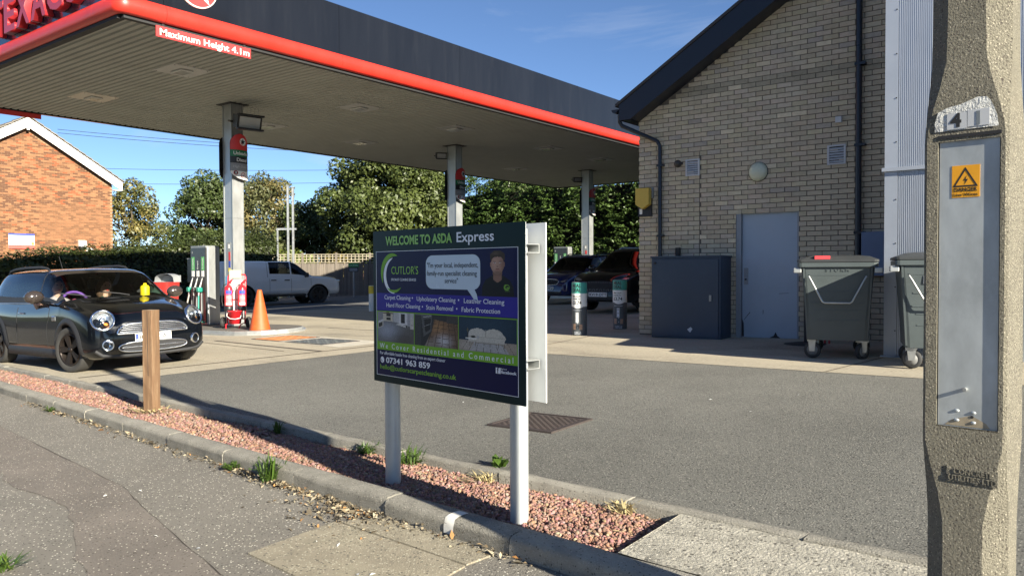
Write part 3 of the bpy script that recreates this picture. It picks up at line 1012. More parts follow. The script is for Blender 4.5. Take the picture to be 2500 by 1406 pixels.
# roof with black verge board, soffit box and gutter
AP = 1.9                                   # ridge position along X
def rz_(x, extra=0): return verge_z(x) + extra
vb = MB()
OV = .34                                   # overhang of the verge towards the street
x_e = -6.63
vb.prism([(x_e, WY - OV, 3.915), (-6.42, WY - OV, 3.915), (AP, WY - OV, rz_(AP) - .03), (AP, WY - OV, rz_(AP) + .36), (x_e, WY - OV, rz_(x_e) + .34)][::-1], (0, .03, 0))
vb.build('barge_board', m_barge, bld, world=True)
vb = MB()
vb.prism([(-6.42, WY - OV + .03, 3.917), (AP, WY - OV + .03, rz_(AP) - .028), (AP, WY - OV + .03, rz_(AP) + .0), (-6.42, WY - OV + .03, 3.95)][::-1], (0, OV - .02, 0)); vb.build('verge_soffit', m_barge, bld, world=True)
vb = MB()   # boxed eave end
vb.box((x_e, WY - OV + .031, 3.917), (WX0 - .014, 30, 3.94)); vb.box((x_e, WY - OV + .031, 3.941), (x_e + .03, 30, 4.15)); vb.build('eave_box', m_barge, bld, world=True)
rf = MB()
rf.prism([(x_e - .06, WY - OV - .02, rz_(x_e) + .31), (AP, WY - OV - .02, rz_(AP) + .345), (AP, WY - OV - .02, rz_(AP) + .40), (x_e - .06, WY - OV - .02, rz_(x_e) + .36)][::-1], (0, 18.5, 0))
rf.prism([(AP, WY - OV - .02, rz_(AP) + .345), (10.6, WY - OV - .02, 3.9), (10.6, WY - OV - .02, 3.96), (AP, WY - OV - .02, rz_(AP) + .40)][::-1], (0, 18.5, 0))
rf.build('roof', m_tile, bld, world=True)
gt = MB()
n = 8
rows = []
for yy in (WY - OV - .03, 30):
    rows.append([(x_e - .065 + .06 * math.cos(math.pi + math.pi * k / n), yy, 4.10 + .06 * math.sin(math.pi + math.pi * k / n)) for k in range(n + 1)])
gt.grid(rows); gt.add(rows[0], [tuple(range(n + 1))], False); gt.build('gutter', m_pipe, bld, world=True)
dp = MB()
dp.tube([(-6.66, WY - .26, 4.02), (-6.66, WY - .25, 3.90), (-6.63, WY - .23, 3.84), (-6.12, WY - .07, 3.58), (-6.05, WY - .06, 3.54), (-6.01, WY - .055, 3.46), (-6.01, WY - .055, gz(-6, 12))], .034, 12)
dpo = dp.build('downpipe', m_pipe, bld, world=True)
for zz in (3.12, 1.95, .9):
    q = MB(); q.box((-6.055, WY - .092, zz), (-5.945, WY, zz + .03)); q.build('pipe_clip', m_pipe, dpo, world=True)
dp = MB(); dp.tube([(-2.885, WY - .055, 7.4), (-2.885, WY - .055, gz(-2.9, 12))], .042, 12)
dpo = dp.build('downpipe', m_pipe, bld, world=True)
for zz in (4.30, 3.15, 1.9):
    q = MB(); q.box((-2.935, WY - .10, zz), (-2.79, WY, zz + .035)); q.build('pipe_clip', m_pipe, dpo, world=True)
# side door
dr = MB(); dr.bbox((-4.63, WY + .055, .33), (-3.765, WY + .10, 2.285), .004); dro = dr.build('door', m_door, bld, world=True)
q = MB(); q.box((-4.60, WY + .048, 1.16), (-4.535, WY + .0545, 1.42)); q.build('lock_plate', m_frame, dro, world=True)
q = MB(); q.cyl((-4.57, WY + .03, 1.24), (-4.57, WY + .05, 1.24), .014); q.build('lock', m_dark, dro, world=True)
for (pts_, nm_) in (([(-4.20, .335), (-4.02, .335), (-4.07, .37), (-4.10, .43), (-4.13, .37)], 'rust_hole'), ([(-4.63, .34), (-4.60, .34), (-4.605, .55), (-4.63, .62)], 'rust_hole'), ([(-4.60, .60), (-4.50, .72), (-4.505, .73), (-4.60, .61)], 'scratch'), ([(-4.30, .70), (-4.293, .70), (-4.29, .76), (-4.30, .77)], 'scratch'), ([(-4.05, 1.02), (-3.90, 1.03), (-3.90, 1.035), (-4.05, 1.026)], 'scratch')):
    q = MB(); q.add([(x_, WY + .0542, z_) for x_, z_ in pts_], [tuple(range(len(pts_)))], False); q.build(nm_, m_dark, dro, world=True)
fr = MB()
fr.box((DX0, WY + .01, .30), (-4.634, WY + .13, DZ1)); fr.box((-3.762, WY + .01, .30), (DX1, WY + .13, DZ1)); fr.box((-4.633, WY + .01, 2.289), (-3.763, WY + .13, DZ1))
fr.build('door_frame', m_frame, bld, world=True)
q = MB(); q.box((DX0, WY + .11, .2), (DX1, WY + .29, 2.33)); q.build('door_backing', m_dark, bld, world=True)
q = MB(); q.box((DX0 + .005, WY - .0, .25), (DX1 - .005, WY + .15, .322)); q.build('door_step', m_conc, bld, world=True)
# louvred vents, bulkhead lamp, small box, alarm sounder
m_vent = mat('vent_plastic', (.52, .53, .55), .5, var=.08)
def vent(x0, x1, z0, z1, lab):
    t = thing('wall_vent', lab, 'vent', ((x0 + x1) / 2, WY - .012, z0), 0, 'louvred vents on the brick wall')
    w, h = (x1 - x0) / 2, z1 - z0
    f = MB()
    f.box((-w, -.014, 0), (w, .01, .022)); f.box((-w, -.014, h - .022), (w, .01, h)); f.box((-w, -.014, .0225), (-w + .028, .01, h - .0225)); f.box((w - .028, -.014, .0225), (w, .01, h - .0225)); f.build('vent_frame', m_vent, t)
    k = MB(); k.box((-w + .028, .004, .022), (w - .028, .009, h - .022)); k.build('dark_backing', m_dark, t)
    n_ = 6
    for i in range(n_):
        z_ = .03 + (h - .06) * i / n_
        s_ = MB(); s_.prism([(-w + .029, -.016, z_), (-w + .029, .002, z_ + .026), (-w + .029, .003, z_ + .029), (-w + .029, -.016, z_ + .005)], (2 * w - .058, 0, 0)); s_.build('slat', m_vent, t)
vent(-5.563, -5.319, 2.925, 3.195, 'square louvred vent beside the round sounder above the cabinet')
vent(-3.325, -3.065, 2.92, 3.205, 'square louvred vent next to the black downpipe')
t = thing('bulkhead_lamp', 'round pale opal bulkhead lamp above the metal door', 'lamp', (-4.354, WY - .01, 2.905))
b = MB(); b.lathe([(.0, -.085), (.06, -.082), (.11, -.066), (.140, -.035), (.147, -.012)], 32, (0, 0, 0), 'y'); b.build('diffuser', mat('opal_diffuser', (.56, .58, .44), .35, var=.15, vscale=6, stain=.3, stain_col=(.4, .38, .25), sscale=8, coat=.4), t)
b = MB(); b.lathe([(.152, -.014), (.152, .012), (0, .012)], 32, (0, 0, 0), 'y'); b.lathe([(.148, -.014), (.152, -.014)], 32, (0, 0, 0), 'y'); b.build('base', m_dark, t)
t = thing('wall_box', 'small white plastic box high on the brick wall', 'box', (-3.164, WY - .008, 3.52))
b = MB(); b.bbox((-.045, -.045, 0), (.045, .0, .09), .006); b.build('casing', m_vent, t)
t = thing('wall_sounder', 'dark round sounder on a bracket beside the left vent', 'sounder', (-5.66, WY - .008, 3.13))
b = MB(); b.sphere((0, -.10, 0), .062, 16, 10, (1, 1.1, 1)); b.build('body', mat('sounder_plastic', (.05, .042, .035), .5, var=.25, vscale=20), t)
b = MB(); b.cyl((0, -.05, 0), (0, .004, 0), .022); b.cyl((.05, -.1, 0), (.085, -.1, .0), .03, .022); b.build('bracket', m_dark, t)
t = thing('wall_unit', 'black bracket with small fittings on the wall just above the cabinet', 'bracket', (-5.69, WY - .01, 1.60))
b = MB(); b.box((-.035, -.05, .0), (.035, .0, .16)); b.box((-.02, -.06, .02), (.02, -.05, .07)); b.build('body', m_blackpl, t)
# yellow and black sign box at the corner
t = thing('parcel_sign', 'yellow arrow shaped box on a black plate at the building corner', 'sign', (-6.25, WY - .02, 2.30))
b = MB(); b.box((-.17, -.03, .0), (.08, .015, .30)); b.build('back_plate', m_blackpl, t)
b = MB(); b.prism([(-.17, -.13, .47), (-.17, -.13, .20), (-.045, -.13, .12), (.08, -.13, .20), (.08, -.13, .47)][::-1], (0, .095, 0)); b.build('arrow_box', mat('ochre_box', (.58, .40, .07), .5, var=.1, vscale=6), t)
b = MB(); b.box((-.14, -.034, .04), (-.09, -.031, .13)); b.build('sticker', m_signwhite, t)
b = MB(); b.box((.081, -.02, .30), (.11, .01, .48)); b.build('bracket', m_greysteel, t)
# steel cabinet
m_cab = mat('cabinet_blue', (.032, .052, .085), .42, var=.1, vscale=2, stain=.15, stain_col=(.09, .12, .17), sscale=3)
t = thing('meter_cabinet', 'dark blue steel cabinet with one door against the brick wall', 'cabinet', (-5.36, 11.76, gz(-5.36, 11.76)))
H_ = 1.59 - gz(-5.36, 11.76)
b = MB(); b.bbox((-.605, -.20, .0), (.575, .225, H_), .006); b.build('body', m_cab, t)
b = MB(); b.box((-.62, -.215, H_), (.59, .23, H_ + .025)); b.build('top', m_cab, t)
b = MB(); b.bbox((-.575, -.218, .035), (.545, -.2005, H_ - .03), .003); d_ = b.build('door', m_cab, t)
b = MB(); b.bbox((.40, -.236, .60), (.44, -.2185, .70), .004); b.build('handle', m_greysteel, d_)
b = MB(); b.add([(.03, -.2195, .15), (.09, -.2195, .19), (.12, -.2195, .16), (.08, -.2195, .10)], [(0, 1, 2, 3)], False); b.build('scrape', m_vent, d_)
b = MB(); b.cyl((-.53, -.232, H_ - .085), (-.53, -.218, H_ - .085), .02); b.build('lock', m_dark, d_)
t = thing('meter_box', 'blue grey meter box between downpipe and metal cladding', 'box', (-2.62, WY, 1.30))
b = MB(); b.bbox((-.20, -.14, 0), (.25, 0, .62), .006); b.build('body', mat('meter_blue', (.14, .19, .30), .45, var=.08), t)
b = MB(); b.box((-.16, -.148, .03), (.22, -.1405, .59)); b.build('door', MATS['meter_blue'], t)
# =================================================================== clad tower
m_clad = mat('cladding_silver', (.50, .535, .60), .34, metal=.55, var=.06, vscale=1.5, rvar=.06)
m_flash = mat('flashing_silver', (.42, .455, .52), .38, metal=.4, var=.08, vscale=2)
TY = 10.19
tw = thing('clad_tower', 'tower of ribbed silver metal cladding with smooth corner flashing', 'tower', (-.5, TY, gz(-.5, TY)))
b = MB(); b.box((-2.10, TY + .03, .2), (4.0, 14, 9.2)); b.build('core', m_flash, tw, world=True)
for za, zb in ((.36, 2.555), (2.60, 9.2)):
    b = MB(); rows = [[], []]
    k = 0
    x = -2.02
    while x < .6:
        for dx, o in ((0, 0), (.006, .0), (.010, .009), (.016, .009)):
            rows[0].append((x + dx, TY + .012 - o, za)); rows[1].append((x + dx, TY + .012 - o, zb))
        x += .020
    b.grid(rows[::-1], smooth=False); b.build('ribbed_sheet', m_clad, tw, world=True)
    b = MB(); b.box((-2.165, TY, za), (-2.023, TY + .03, zb)); b.box((-2.165, TY + .03, za), (-2.14, TY + .30, zb)); fl = b.build('corner_flashing', m_flash, tw, world=True)
    b = MB()
    zz = za + .3
    while zz < min(zb, 5.2):
        b.cyl((-2.04, TY - .006, zz), (-2.04, TY + .001, zz), .008, n=8); zz += .52
    b.build('screws', m_dark, fl, world=True)['kind'] = 'stuff'
b = MB(); b.box((-2.19, TY - .035, 2.556), (.6, TY + .01, 2.599)); b.build('drip_flashing', m_flash, tw, world=True)
b = MB(); b.box((-2.20, TY - .02, .2), (.6, TY + .02, .358)); b.build('base_trim', m_flash, tw, world=True)
b = MB(); b.tube([(-2.22, 11.85, 3.05), (-2.25, 11.8, 2.95), (-2.22, 11.85, 2.85), (-2.26, 11.8, 2.7), (-2.24, 11.85, 2.55)], .012); b.build('cable_hook', m_dark, tw, world=True)

# =================================================================== wheeled waste containers
m_bin = mat('bin_plastic', (.070, .085, .088), .42, var=.12, vscale=3, bump=.12, bscale=80, stain=.2, stain_col=(.12, .13, .13), sscale=4)
m_lid = mat('bin_lid', (.045, .048, .05), .4, var=.15, vscale=4)
m_galv = mat('galvanised', (.50, .51, .50), .42, metal=.7, var=.2, vscale=10)
m_rubber = mat('rubber', (.03, .03, .031), .75, var=.2, vscale=12)
m_binred = mat('bin_red_label', (.75, .06, .07), .5, var=.15, vscale=20)
m_castor = mat('castor_wheel', (.17, .17, .17), .6, var=.2, vscale=20)
def waste_bin(lab, loc, rz, word=None, worn=False, wh=.86, dp=1.2):
    t = thing('waste_bin', lab, 'bin', loc, rz, 'large wheeled waste bins')
    # body tapers downwards; front face looks to -Y; wheels .22 below
    h0, h1 = .225, 1.14
    bw, tw_ = wh * .40, wh * .47
    bb = MB()
    n = 8
    def ring(z, w, d0, d1, r=.05):
        pts = []
        for cx, cy, a0 in ((w - r, d1 - r, 0), (-w + r, d1 - r, 90), (-w + r, d0 + r, 180), (w - r, d0 + r, 270)):
            for k in range(4):
                a = math.radians(a0 + 30 * k)
                pts.append((cx + r * math.cos(a), cy + r * math.sin(a), z))
        return pts
    zs = [(h0, bw, .05, dp - .1), (.45, bw * 1.03, .035, dp - .08), (.60, bw * 1.06, .028, dp - .06), (.9, bw * 1.12, .012, dp - .04), (1.05, tw_ * .985, .0, dp - .02), (h1, tw_, -.004, dp)]
    rows = [ring(*q) for q in zs]
    rows = [r + [r[0]] for r in rows]
    bb.grid([list(r) for r in rows][::-1], smooth=False)
    bb.add(rows[0][:-1], [tuple(range(len(rows[0]) - 2, -1, -1))], False)
    bb.build('body', m_bin, t)
    rm = MB(); rows = [ring(1.10, tw_ + .0, -.035, dp + .03), ring(1.10, tw_ + .04, -.035, dp + .03), ring(1.15, tw_ + .04, -.035, dp + .03), ring(1.155, tw_ - .02, .02, dp - .02)]
    rows = [r + [r[0]] for r in rows]; rm.grid(rows[::-1], smooth=False); rm.build('rim', m_bin, t)
    ld = MB()
    rows = [ring(1.158, tw_ + .045, -.03, dp + .03), ring(1.185, tw_ + .045, -.03, dp + .03), ring(1.225, tw_ * .86, .06, dp - .07), ring(1.238, tw_ * .6, .2, dp - .25)]
    rows = [r + [r[0]] for r in rows]; ld.grid(rows[::-1], smooth=False); ld.add(rows[-1][:-1], [tuple(range(len(rows[-1]) - 1))], False)
    ldo = ld.build('lid', m_lid, t)
    if word:
        q = MB(); q.box((-tw_ * .62, -.018, 1.193), (-tw_ * .20, .06, 1.232)); q.T = None; q.build('lid_label', m_binred, ldo)
        text(word, m_bin, t, frame((1, 0, 0), (0, 0, 1), (-.13, -.003, 1.045)), size=.055, space=1.5, bold=.015, ext=.003, fit=.26)
    # raised panel ribs on the front
    rb = MB()
    def hb(x0, x1, z, d=.012): 
        yy = .05 - .05 * (z - h0) / (h1 - h0) - d
        rb.box((x0, yy, z), (x1, yy + d + .02, z + .012))
    for z, w in ((1.00, .92), (.80, .80), (.66, .86), (.58, .72), (.46, .70)): hb(-bw * w, bw * w, z, .008)
    for sx in (-1, 1):
        rb.prism([(sx * bw * .98, .055, h0 + .02), (sx * bw * .93, .055, h0 + .02), (sx * tw_ * .90, -.012, h1 - .04), (sx * tw_ * .95, -.012, h1 - .04)], (0, .03, 0))
    rb.build('ribs', m_bin, t)
    # lifting loop on the front, trunnion arms at the sides
    lp = MB(); lp.tube([(-tw_ * .78, -.03, .99), (-tw_ * .70, -.05, .93), (-tw_ * .40, -.055, .69), (-tw_ * .34, -.055, .675), (tw_ * .34, -.055, .675), (tw_ * .40, -.055, .69), (tw_ * .70, -.05, .93), (tw_ * .78, -.03, .99)], .011, 8); lp.build('pull_bar', m_galv, t)
    for sx in (-1, 1):
        tr = MB(); tr.bbox((sx * (tw_ + .04) - .045, -.005, 1.03), (sx * (tw_ + .04) + .045, .16, 1.09), .008); tr.build('trunnion', m_galv, t)
    for sx in (-1, 1):
        for yy, turn in ((.12, .5 * sx + .3), (dp - .18, .2)):
            w = MB(); T = Matrix.Translation((sx * bw * .80, yy, 0)) @ Matrix.Rotation(turn, 4, 'Z')
            w.T = T; w.lathe([(.0, -.022), (.065, -.022), (.065, .022), (0, .022)], 20, (0, .0, .1), 'y'); w.build('wheel', m_castor, t)
            ty = bpy.data.objects[t.children[-1].name]
            q = MB(); q.T = T; q.lathe([(.066, -.024), (.092, -.026), (.10, -.012), (.10, .012), (.092, .026), (.066, .024), (.066, -.024)], 24, (0, 0, .1), 'y'); q.build('tyre', m_rubber, ty)
            f = MB(); f.T = T
            for s2 in (-1, 1): f.prism([(-.03, s2 * .032, .085), (.03, s2 * .032, .085), (.045, s2 * .032, .225), (-.045, s2 * .032, .225)], (0, .004 * s2, 0))
            f.box((-.05, -.05, .205), (.05, .05, .226)); f.build('castor_fork', m_galv, t)
    return t, tw_, bw
bz_ = lambda x, y: gz(x, y) + .004
ang = math.radians(14)
t1, tw1, bw1 = waste_bin('grey wheeled bin with black lid and red lid label beside the metal door', (-2.57, 9.70, bz_(-2.57, 9.7)), ang, 'STORM', wh=.86, dp=1.1)
t2, tw2, bw2 = waste_bin('scuffed grey wheeled bin with white lettering, half hidden by the lamp column', (-1.36, 9.16, bz_(-1.36, 9.16)), ang, None, wh=.92, dp=.95)
text('OZ', m_signwhite, t2, frame((1, 0, 0), (0, 0, 1), (-.12, .030, .40)), size=.10, bold=.02, ext=.004)
q = MB(); q.lathe([(.085, -.004), (.105, -.004), (.105, .0), (.085, .0), (.085, -.004)], 36, (-.0, .012, .80), 'y'); q.build('round_mark', m_signwhite, t2)
q = MB(); q.bbox((-.20, -.004, .90), (.06, .03, .99), .004); q.build('white_plate', m_vent, t2)
q = MB(); q.prism([(-.14, -.0065, .905), (-.07, -.0065, .905), (-.075, -.0065, .96), (-.105, -.0065, .985), (-.135, -.0065, .96)], (0, .004, 0)); q.build('recycling_mark', m_dark, t2)
# wet floor style pole base by the bin: dark post with a folded mat behind the door edge
t = thing('barrier_post', 'dark post leaning by the bin with a flat rubber foot', 'post', (-3.42, 11.35, gz(-3.42, 11.35)))
b = MB(); b.cyl((0, 0, 0), (-.01, 0, .98), .035); b.build('post', m_dark, t)
b = MB(); b.lathe([(.0, .03), (.12, .03), (.30, .006), (.31, 0)], 24); b.build('foot', m_rubber, t)
t = thing('red_panel', 'narrow red panel standing between door and waste bin', 'panel', (-3.18, 11.5, gz(-3.18, 11.5)))
b = MB(); b.box((-.05, -.02, .30), (.05, .02, .98)); b.box((-.04, -.018, .0), (-.02, .018, .30)); b.box((.02, -.018, 0), (.04, .018, .30)); b.build('panel', m_redsign, t)
# =================================================================== welcome sign
m_post = mat('sign_post_grey', (.42, .445, .45), .35, metal=.2, var=.08, vscale=6)
m_panelback = mat('panel_white', (.72, .73, .72), .45, var=.05, vscale=3)
m_signgreen = mat('sign_dark_green', (.003, .018, .020), .30, var=.15, vscale=4, rvar=.03, spec=.14)
m_signnavy = mat('sign_navy', (.004, .005, .050), .30, var=.1, vscale=4, rvar=.03, spec=.14)
m_signblue = mat('sign_blue', (.028, .020, .26), .32, var=.06, vscale=4, rvar=.03, spec=.16)
m_lime = mat('sign_lime', (.17, .38, .03), .32, var=.06, vscale=4, spec=.16)
m_limetext = mat('print_green', (.19, .42, .04), .25, var=.05)
m_palet = mat('print_white', (.74, .77, .84), .3, var=.04)
m_bubble = mat('print_bubble', (.46, .56, .68), .25, var=.05)
m_skin = mat('print_skin', (.34, .20, .14), .5, var=.12, vscale=30)
m_hair = mat('print_hair', (.045, .03, .022), .5, var=.15, vscale=60)
m_shirt = mat('print_shirt', (.010, .010, .013), .4, var=.2, vscale=30)
PL = Vector((-3.408, 3.276, 0)); PR = Vector((-2.333, 3.105, 0))
sd = (PR - PL).normalized()
sn = Vector((sd.y, -sd.x, 0))
mid = (PL + PR) / 2
sg = thing('welcome_sign', 'dark blue and green advertising sign board on two grey posts in the gravel', 'sign', (mid.x, mid.y, gz(mid.x, mid.y) - .05), math.atan2(sd.y, sd.x))
# local: x along the sign, -y towards the street, z up
zb_ = WM[sg].translation.z
Z0, Z1 = .742 - zb_, 1.634 - zb_
XL, XR = -.648, .652
FY = -.060
half = (PR - PL).length / 2
for sx in (-1, 1):
    b = MB(); b.cyl((sx * half, 0, -.10), (sx * half, 0, Z1 - .03), .046, n=28); b.build('post', m_post, sg)
b = MB(); b.box((XL, FY, Z0), (XR, FY + .004, Z1)); pan = b.build('front_panel', m_signgreen, sg)
b = MB(); b.box((XL, FY + .0045, Z0 + .002), (XR, FY + .0075, Z1 - .002)); b.build('panel_backing', m_panelback, sg)
b = MB(); b.box((XL - .005, .085, Z0 - .0), (XR - .002, .091, Z1)); b.build('rear_panel', m_panelback, sg)
for zz in (Z0 + .17, Z1 - .15):
    b = MB(); b.box((XL + .03, -.052, zz), (XR - .035, -.047, zz + .045)); b.box((XL + .03, .070, zz), (XR - .035, .075, zz + .045)); b.box((XL + .03, -.047, zz), (XR - .035, .070, zz + .004)); b.box((XL + .03, -.047, zz + .041), (XR - .035, .070, zz + .045))
    b.build('rail', m_galv, sg)
def sp(u, v, o=0.0):
    """panel coordinates 0..1 from the lower left corner"""
    return (XL + (XR - XL) * u, FY - .0006 - o, Z0 + (Z1 - Z0) * v)
def sq(u0, v0, u1, v1, m, name, o=.0006, parent=None):
    bb = MB(); bb.add([sp(u0, v0, o), sp(u1, v0, o), sp(u1, v1, o), sp(u0, v1, o)], [(0, 1, 2, 3)], False)
    return bb.build(name, m, parent or pan)
def spoly(pts, m, name, o=.0012, parent=None):
    bb = MB(); bb.add([sp(u, v, o) for u, v in pts], [tuple(range(len(pts)))], False)
    return bb.build(name, m, parent or pan)
def st(s_, u, v, h, m, fit=None, **kw):
    """text with its lower left corner at u,v ; h = letter height as a share of the panel"""
    return text(s_, m, pan, frame((1, 0, 0), (0, 0, 1), sp(u, v, .0022)), size=h * (Z1 - Z0) / .70, fit=(fit * (XR - XL) if fit else None), ext=.0003, **kw)
# outline values measured off the board: u to the right, v upwards
fr = MB()
for a, c in (((.025, .045), (.965, .048)), ((.025, .862), (.965, .865)), ((.025, .048), (.028, .862)), ((.962, .048), (.965, .862))):
    fr.add([sp(a[0], a[1], .0012), sp(c[0], a[1], .0012), sp(c[0], c[1], .0012), sp(a[0], c[1], .0012)], [(0, 1, 2, 3)], False)
fr.build('border_line', m_palet, pan)
sq(.028, .048, .962, .862, m_signnavy, 'navy_field', .0004)
sq(.028, .476, .962, .590, m_signblue, 'blue_band', .0008)
sq(.028, .222, .962, .472, m_lime, 'picture_border', .0008)
sq(.028, .215, .962, .268, m_lime, 'lime_band', .0010)
st('WELCOME TO ASDA', .105, .905, .055, m_limetext, .475, bold=.035)
st('Express', .602, .905, .058, m_palet, .225, bold=.012)
# round swoosh mark
def arc(cx, cy, r0, r1, a0, a1, m, name, dx=.0, o=.0012, ry=1.46):
    n_ = 24; pts = []
    for i in range(n_ + 1):
        a = math.radians(a0 + (a1 - a0) * i / n_); pts.append((cx + r0 * math.cos(a), cy + r0 * ry * math.sin(a)))
    for i in range(n_, -1, -1):
        a = math.radians(a0 + (a1 - a0) * i / n_)
        k = math.sin(math.pi * i / n_) ** .7
        pts.append((cx + (r0 - (r0 - r1) * k) * math.cos(a), cy + (r0 - (r0 - r1) * k) * ry * math.sin(a)))
    spoly(pts, m, name, o)
arc(.150, .725, .086, .062, 60, 215, m_lime, 'green_swoosh')
arc(.165, .705, .080, .060, 95, 275, m_palet, 'white_swoosh', o=.0014)
arc(.165, .705, .076, .064, 225, 318, m_lime, 'green_swoosh', o=.0016)
st("CUTLOR'S", .145, .715, .050, m_limetext, .20)
st('SPECIALIST CLEANING SERVICES', .145, .672, .016, m_palet, .185)
# speech bubble with its tail
pts = []
for cx, cy, a0 in ((.705, .78, 0), (.445, .78, 90), (.445, .675, 180), (.705, .675, 270)):
    for k in range(7):
        a = math.radians(a0 + 15 * k); pts.append((cx + .045 * math.cos(a), cy + .05 * math.sin(a)))
spoly(pts, m_bubble, 'speech_bubble')
spoly([(.67, .627), (.715, .627), (.728, .60), (.735, .565), (.71, .572), (.69, .60)], m_bubble, 'bubble_tail', .0010)
st('"I\'m your local, independent,', .408, .755, .030, m_shirt, .328)
st('family-run specialist cleaning', .408, .706, .030, m_shirt, .322)
st('service"', .527, .662, .030, m_shirt, .085)
# printed portrait: shoulders, neck, face, hair
ppl = []
def ell(cx, cy, rx, ry, a0=0, a1=360, n_=24): return [(cx + rx * math.cos(math.radians(a0 + (a1 - a0) * i / n_)), cy + ry * math.sin(math.radians(a0 + (a1 - a0) * i / n_))) for i in range(n_ + (0 if a1 - a0 == 360 else 1))]
st('Carpet Cleaning', .090, .550, .028, m_palet, .198); st('•', .298, .550, .03, m_palet); st('Upholstery Cleaning', .333, .548, .028, m_palet, .262); st('•', .612, .548, .03, m_palet); st('Leather Cleaning', .648, .547, .028, m_palet, .238)
st('Hard Floor Cleaning', .105, .499, .028, m_palet, .252); st('•', .370, .498, .03, m_palet); st('Stain Removal', .400, .497, .028, m_palet, .180); st('•', .600, .496, .03, m_palet); st('Fabric Protection', .634, .495, .028, m_palet, .228)
# printed pictures: small colour rasters laid on the board as flat print
m_print = mat('photo_print', (1, 1, 1), .35, var=.05, vscale=30, attr=True, spec=.16)
class Raster:
    def __init__(q, w, h, base):
        q.w, q.h = w, h
        q.a = np.tile(np.array(base, float), (h, w, 1))
        q.X, q.Y = np.meshgrid((np.arange(w) + .5) / w, (np.arange(h) + .5) / h)
        q.r = np.random.RandomState(w * h)
    def put(q, mask, col, k=1.0):
        c = np.array(col, float)
        q.a[mask] = q.a[mask] * (1 - k) + (c if c.ndim == 1 else c[mask]) * k
    def rect(q, x0, y0, x1, y1, col, k=1.0): q.put((q.X > x0) & (q.X < x1) & (q.Y > y0) & (q.Y < y1), col, k)
    def ell(q, cx, cy, rx, ry, col, k=1.0): q.put(((q.X - cx) / rx) ** 2 + ((q.Y - cy) / ry) ** 2 < 1, col, k)
    def inside(q, pts):
        m = np.zeros(q.X.shape, bool); n = len(pts)
        for i in range(n):
            (x0, y0), (x1, y1) = pts[i], pts[(i + 1) % n]
            c = ((y0 > q.Y) != (y1 > q.Y)) & (q.X < (x1 - x0) * (q.Y - y0) / ((y1 - y0) or 1e-9) + x0)
            m ^= c
        return m
    def poly(q, pts, col, k=1.0): q.put(q.inside(pts), col, k)
    def glow(q, mask, cx, cy, r, col, k=1.0):
        f = np.exp(-(((q.X - cx) / r[0]) ** 2 + ((q.Y - cy) / r[1]) ** 2))[..., None] * k
        q.a = np.where(mask[..., None], q.a * (1 - f) + np.array(col) * f, q.a)
    def lay(q, u0, v0, u1, v1, name, o=.0014, grain=.10):
        q.a *= 1 + q.r.normal(0, grain, q.a.shape[:2])[..., None]
        us = np.linspace(u0, u1, q.w + 1); vs_ = np.linspace(v0, v1, q.h + 1)
        V = np.array([sp(u, v, o) for v in vs_ for u in us])
        F = np.array([(j * (q.w + 1) + i, j * (q.w + 1) + i + 1, (j + 1) * (q.w + 1) + i + 1, (j + 1) * (q.w + 1) + i) for j in range(q.h) for i in range(q.w)])
        link(name, fast_mesh(name, V, F, m_print, np.clip(q.a, 0, 1).reshape(-1, 3)), pan)
# living room: pale walls, dresser, fireplace, grey carpet with window light
R1 = Raster(84, 56, (.30, .30, .31))
R1.rect(.45, .55, 1, 1, (.42, .42, .43)); R1.rect(0, .6, .16, 1, (.22, .22, .24)); R1.rect(.83, .5, .9, 1, (.30, .30, .32))
cp_ = R1.inside([(0, 0), (1, 0), (1, .52), (.8, .6), (.5, .68), (.2, .70), (0, .55)])
R1.put(cp_, (.105, .10, .098)); R1.glow(cp_, .28, .38, (.35, .30), (.30, .33, .40), .9); R1.glow(cp_, .75, .1, (.3, .3), (.06, .052, .048), .7)
R1.rect(.16, .69, .43, 1, (.50, .46, .37)); R1.rect(.25, .73, .37, .82, (.02, .02, .02)); R1.rect(.25, .86, .37, .94, (.03, .03, .03)); R1.poly([(.14, .97), (.29, 1.0), (.45, .97), (.45, .95), (.14, .95)], (.10, .07, .05))
R1.rect(.60, .60, .82, 1, (.56, .56, .57)); R1.rect(.66, .66, .76, .96, (.015, .015, .02)); R1.poly([(.52, .60), (.80, .52), (.84, .56), (.58, .65)], (.50, .49, .47))
R1.poly([(0, .64), (.13, .72), (.17, .70), (.17, .52), (.13, .50), (0, .42)], (.40, .38, .34)); R1.poly([(.02, .60), (.13, .66), (.13, .53), (.02, .46)], (.04, .035, .03)); R1.poly([(0, .66), (.13, .75), (.18, .72), (.03, .62)], (.55, .55, .57))
R1.rect(.91, .48, 1, .84, (.46, .44, .41)); R1.rect(.93, .60, .99, .62, (.15, .14, .13)); R1.ell(.80, .56, .02, .05, (.02, .02, .02))
R1.lay(.036, .270, .312, .466, 'room_picture')
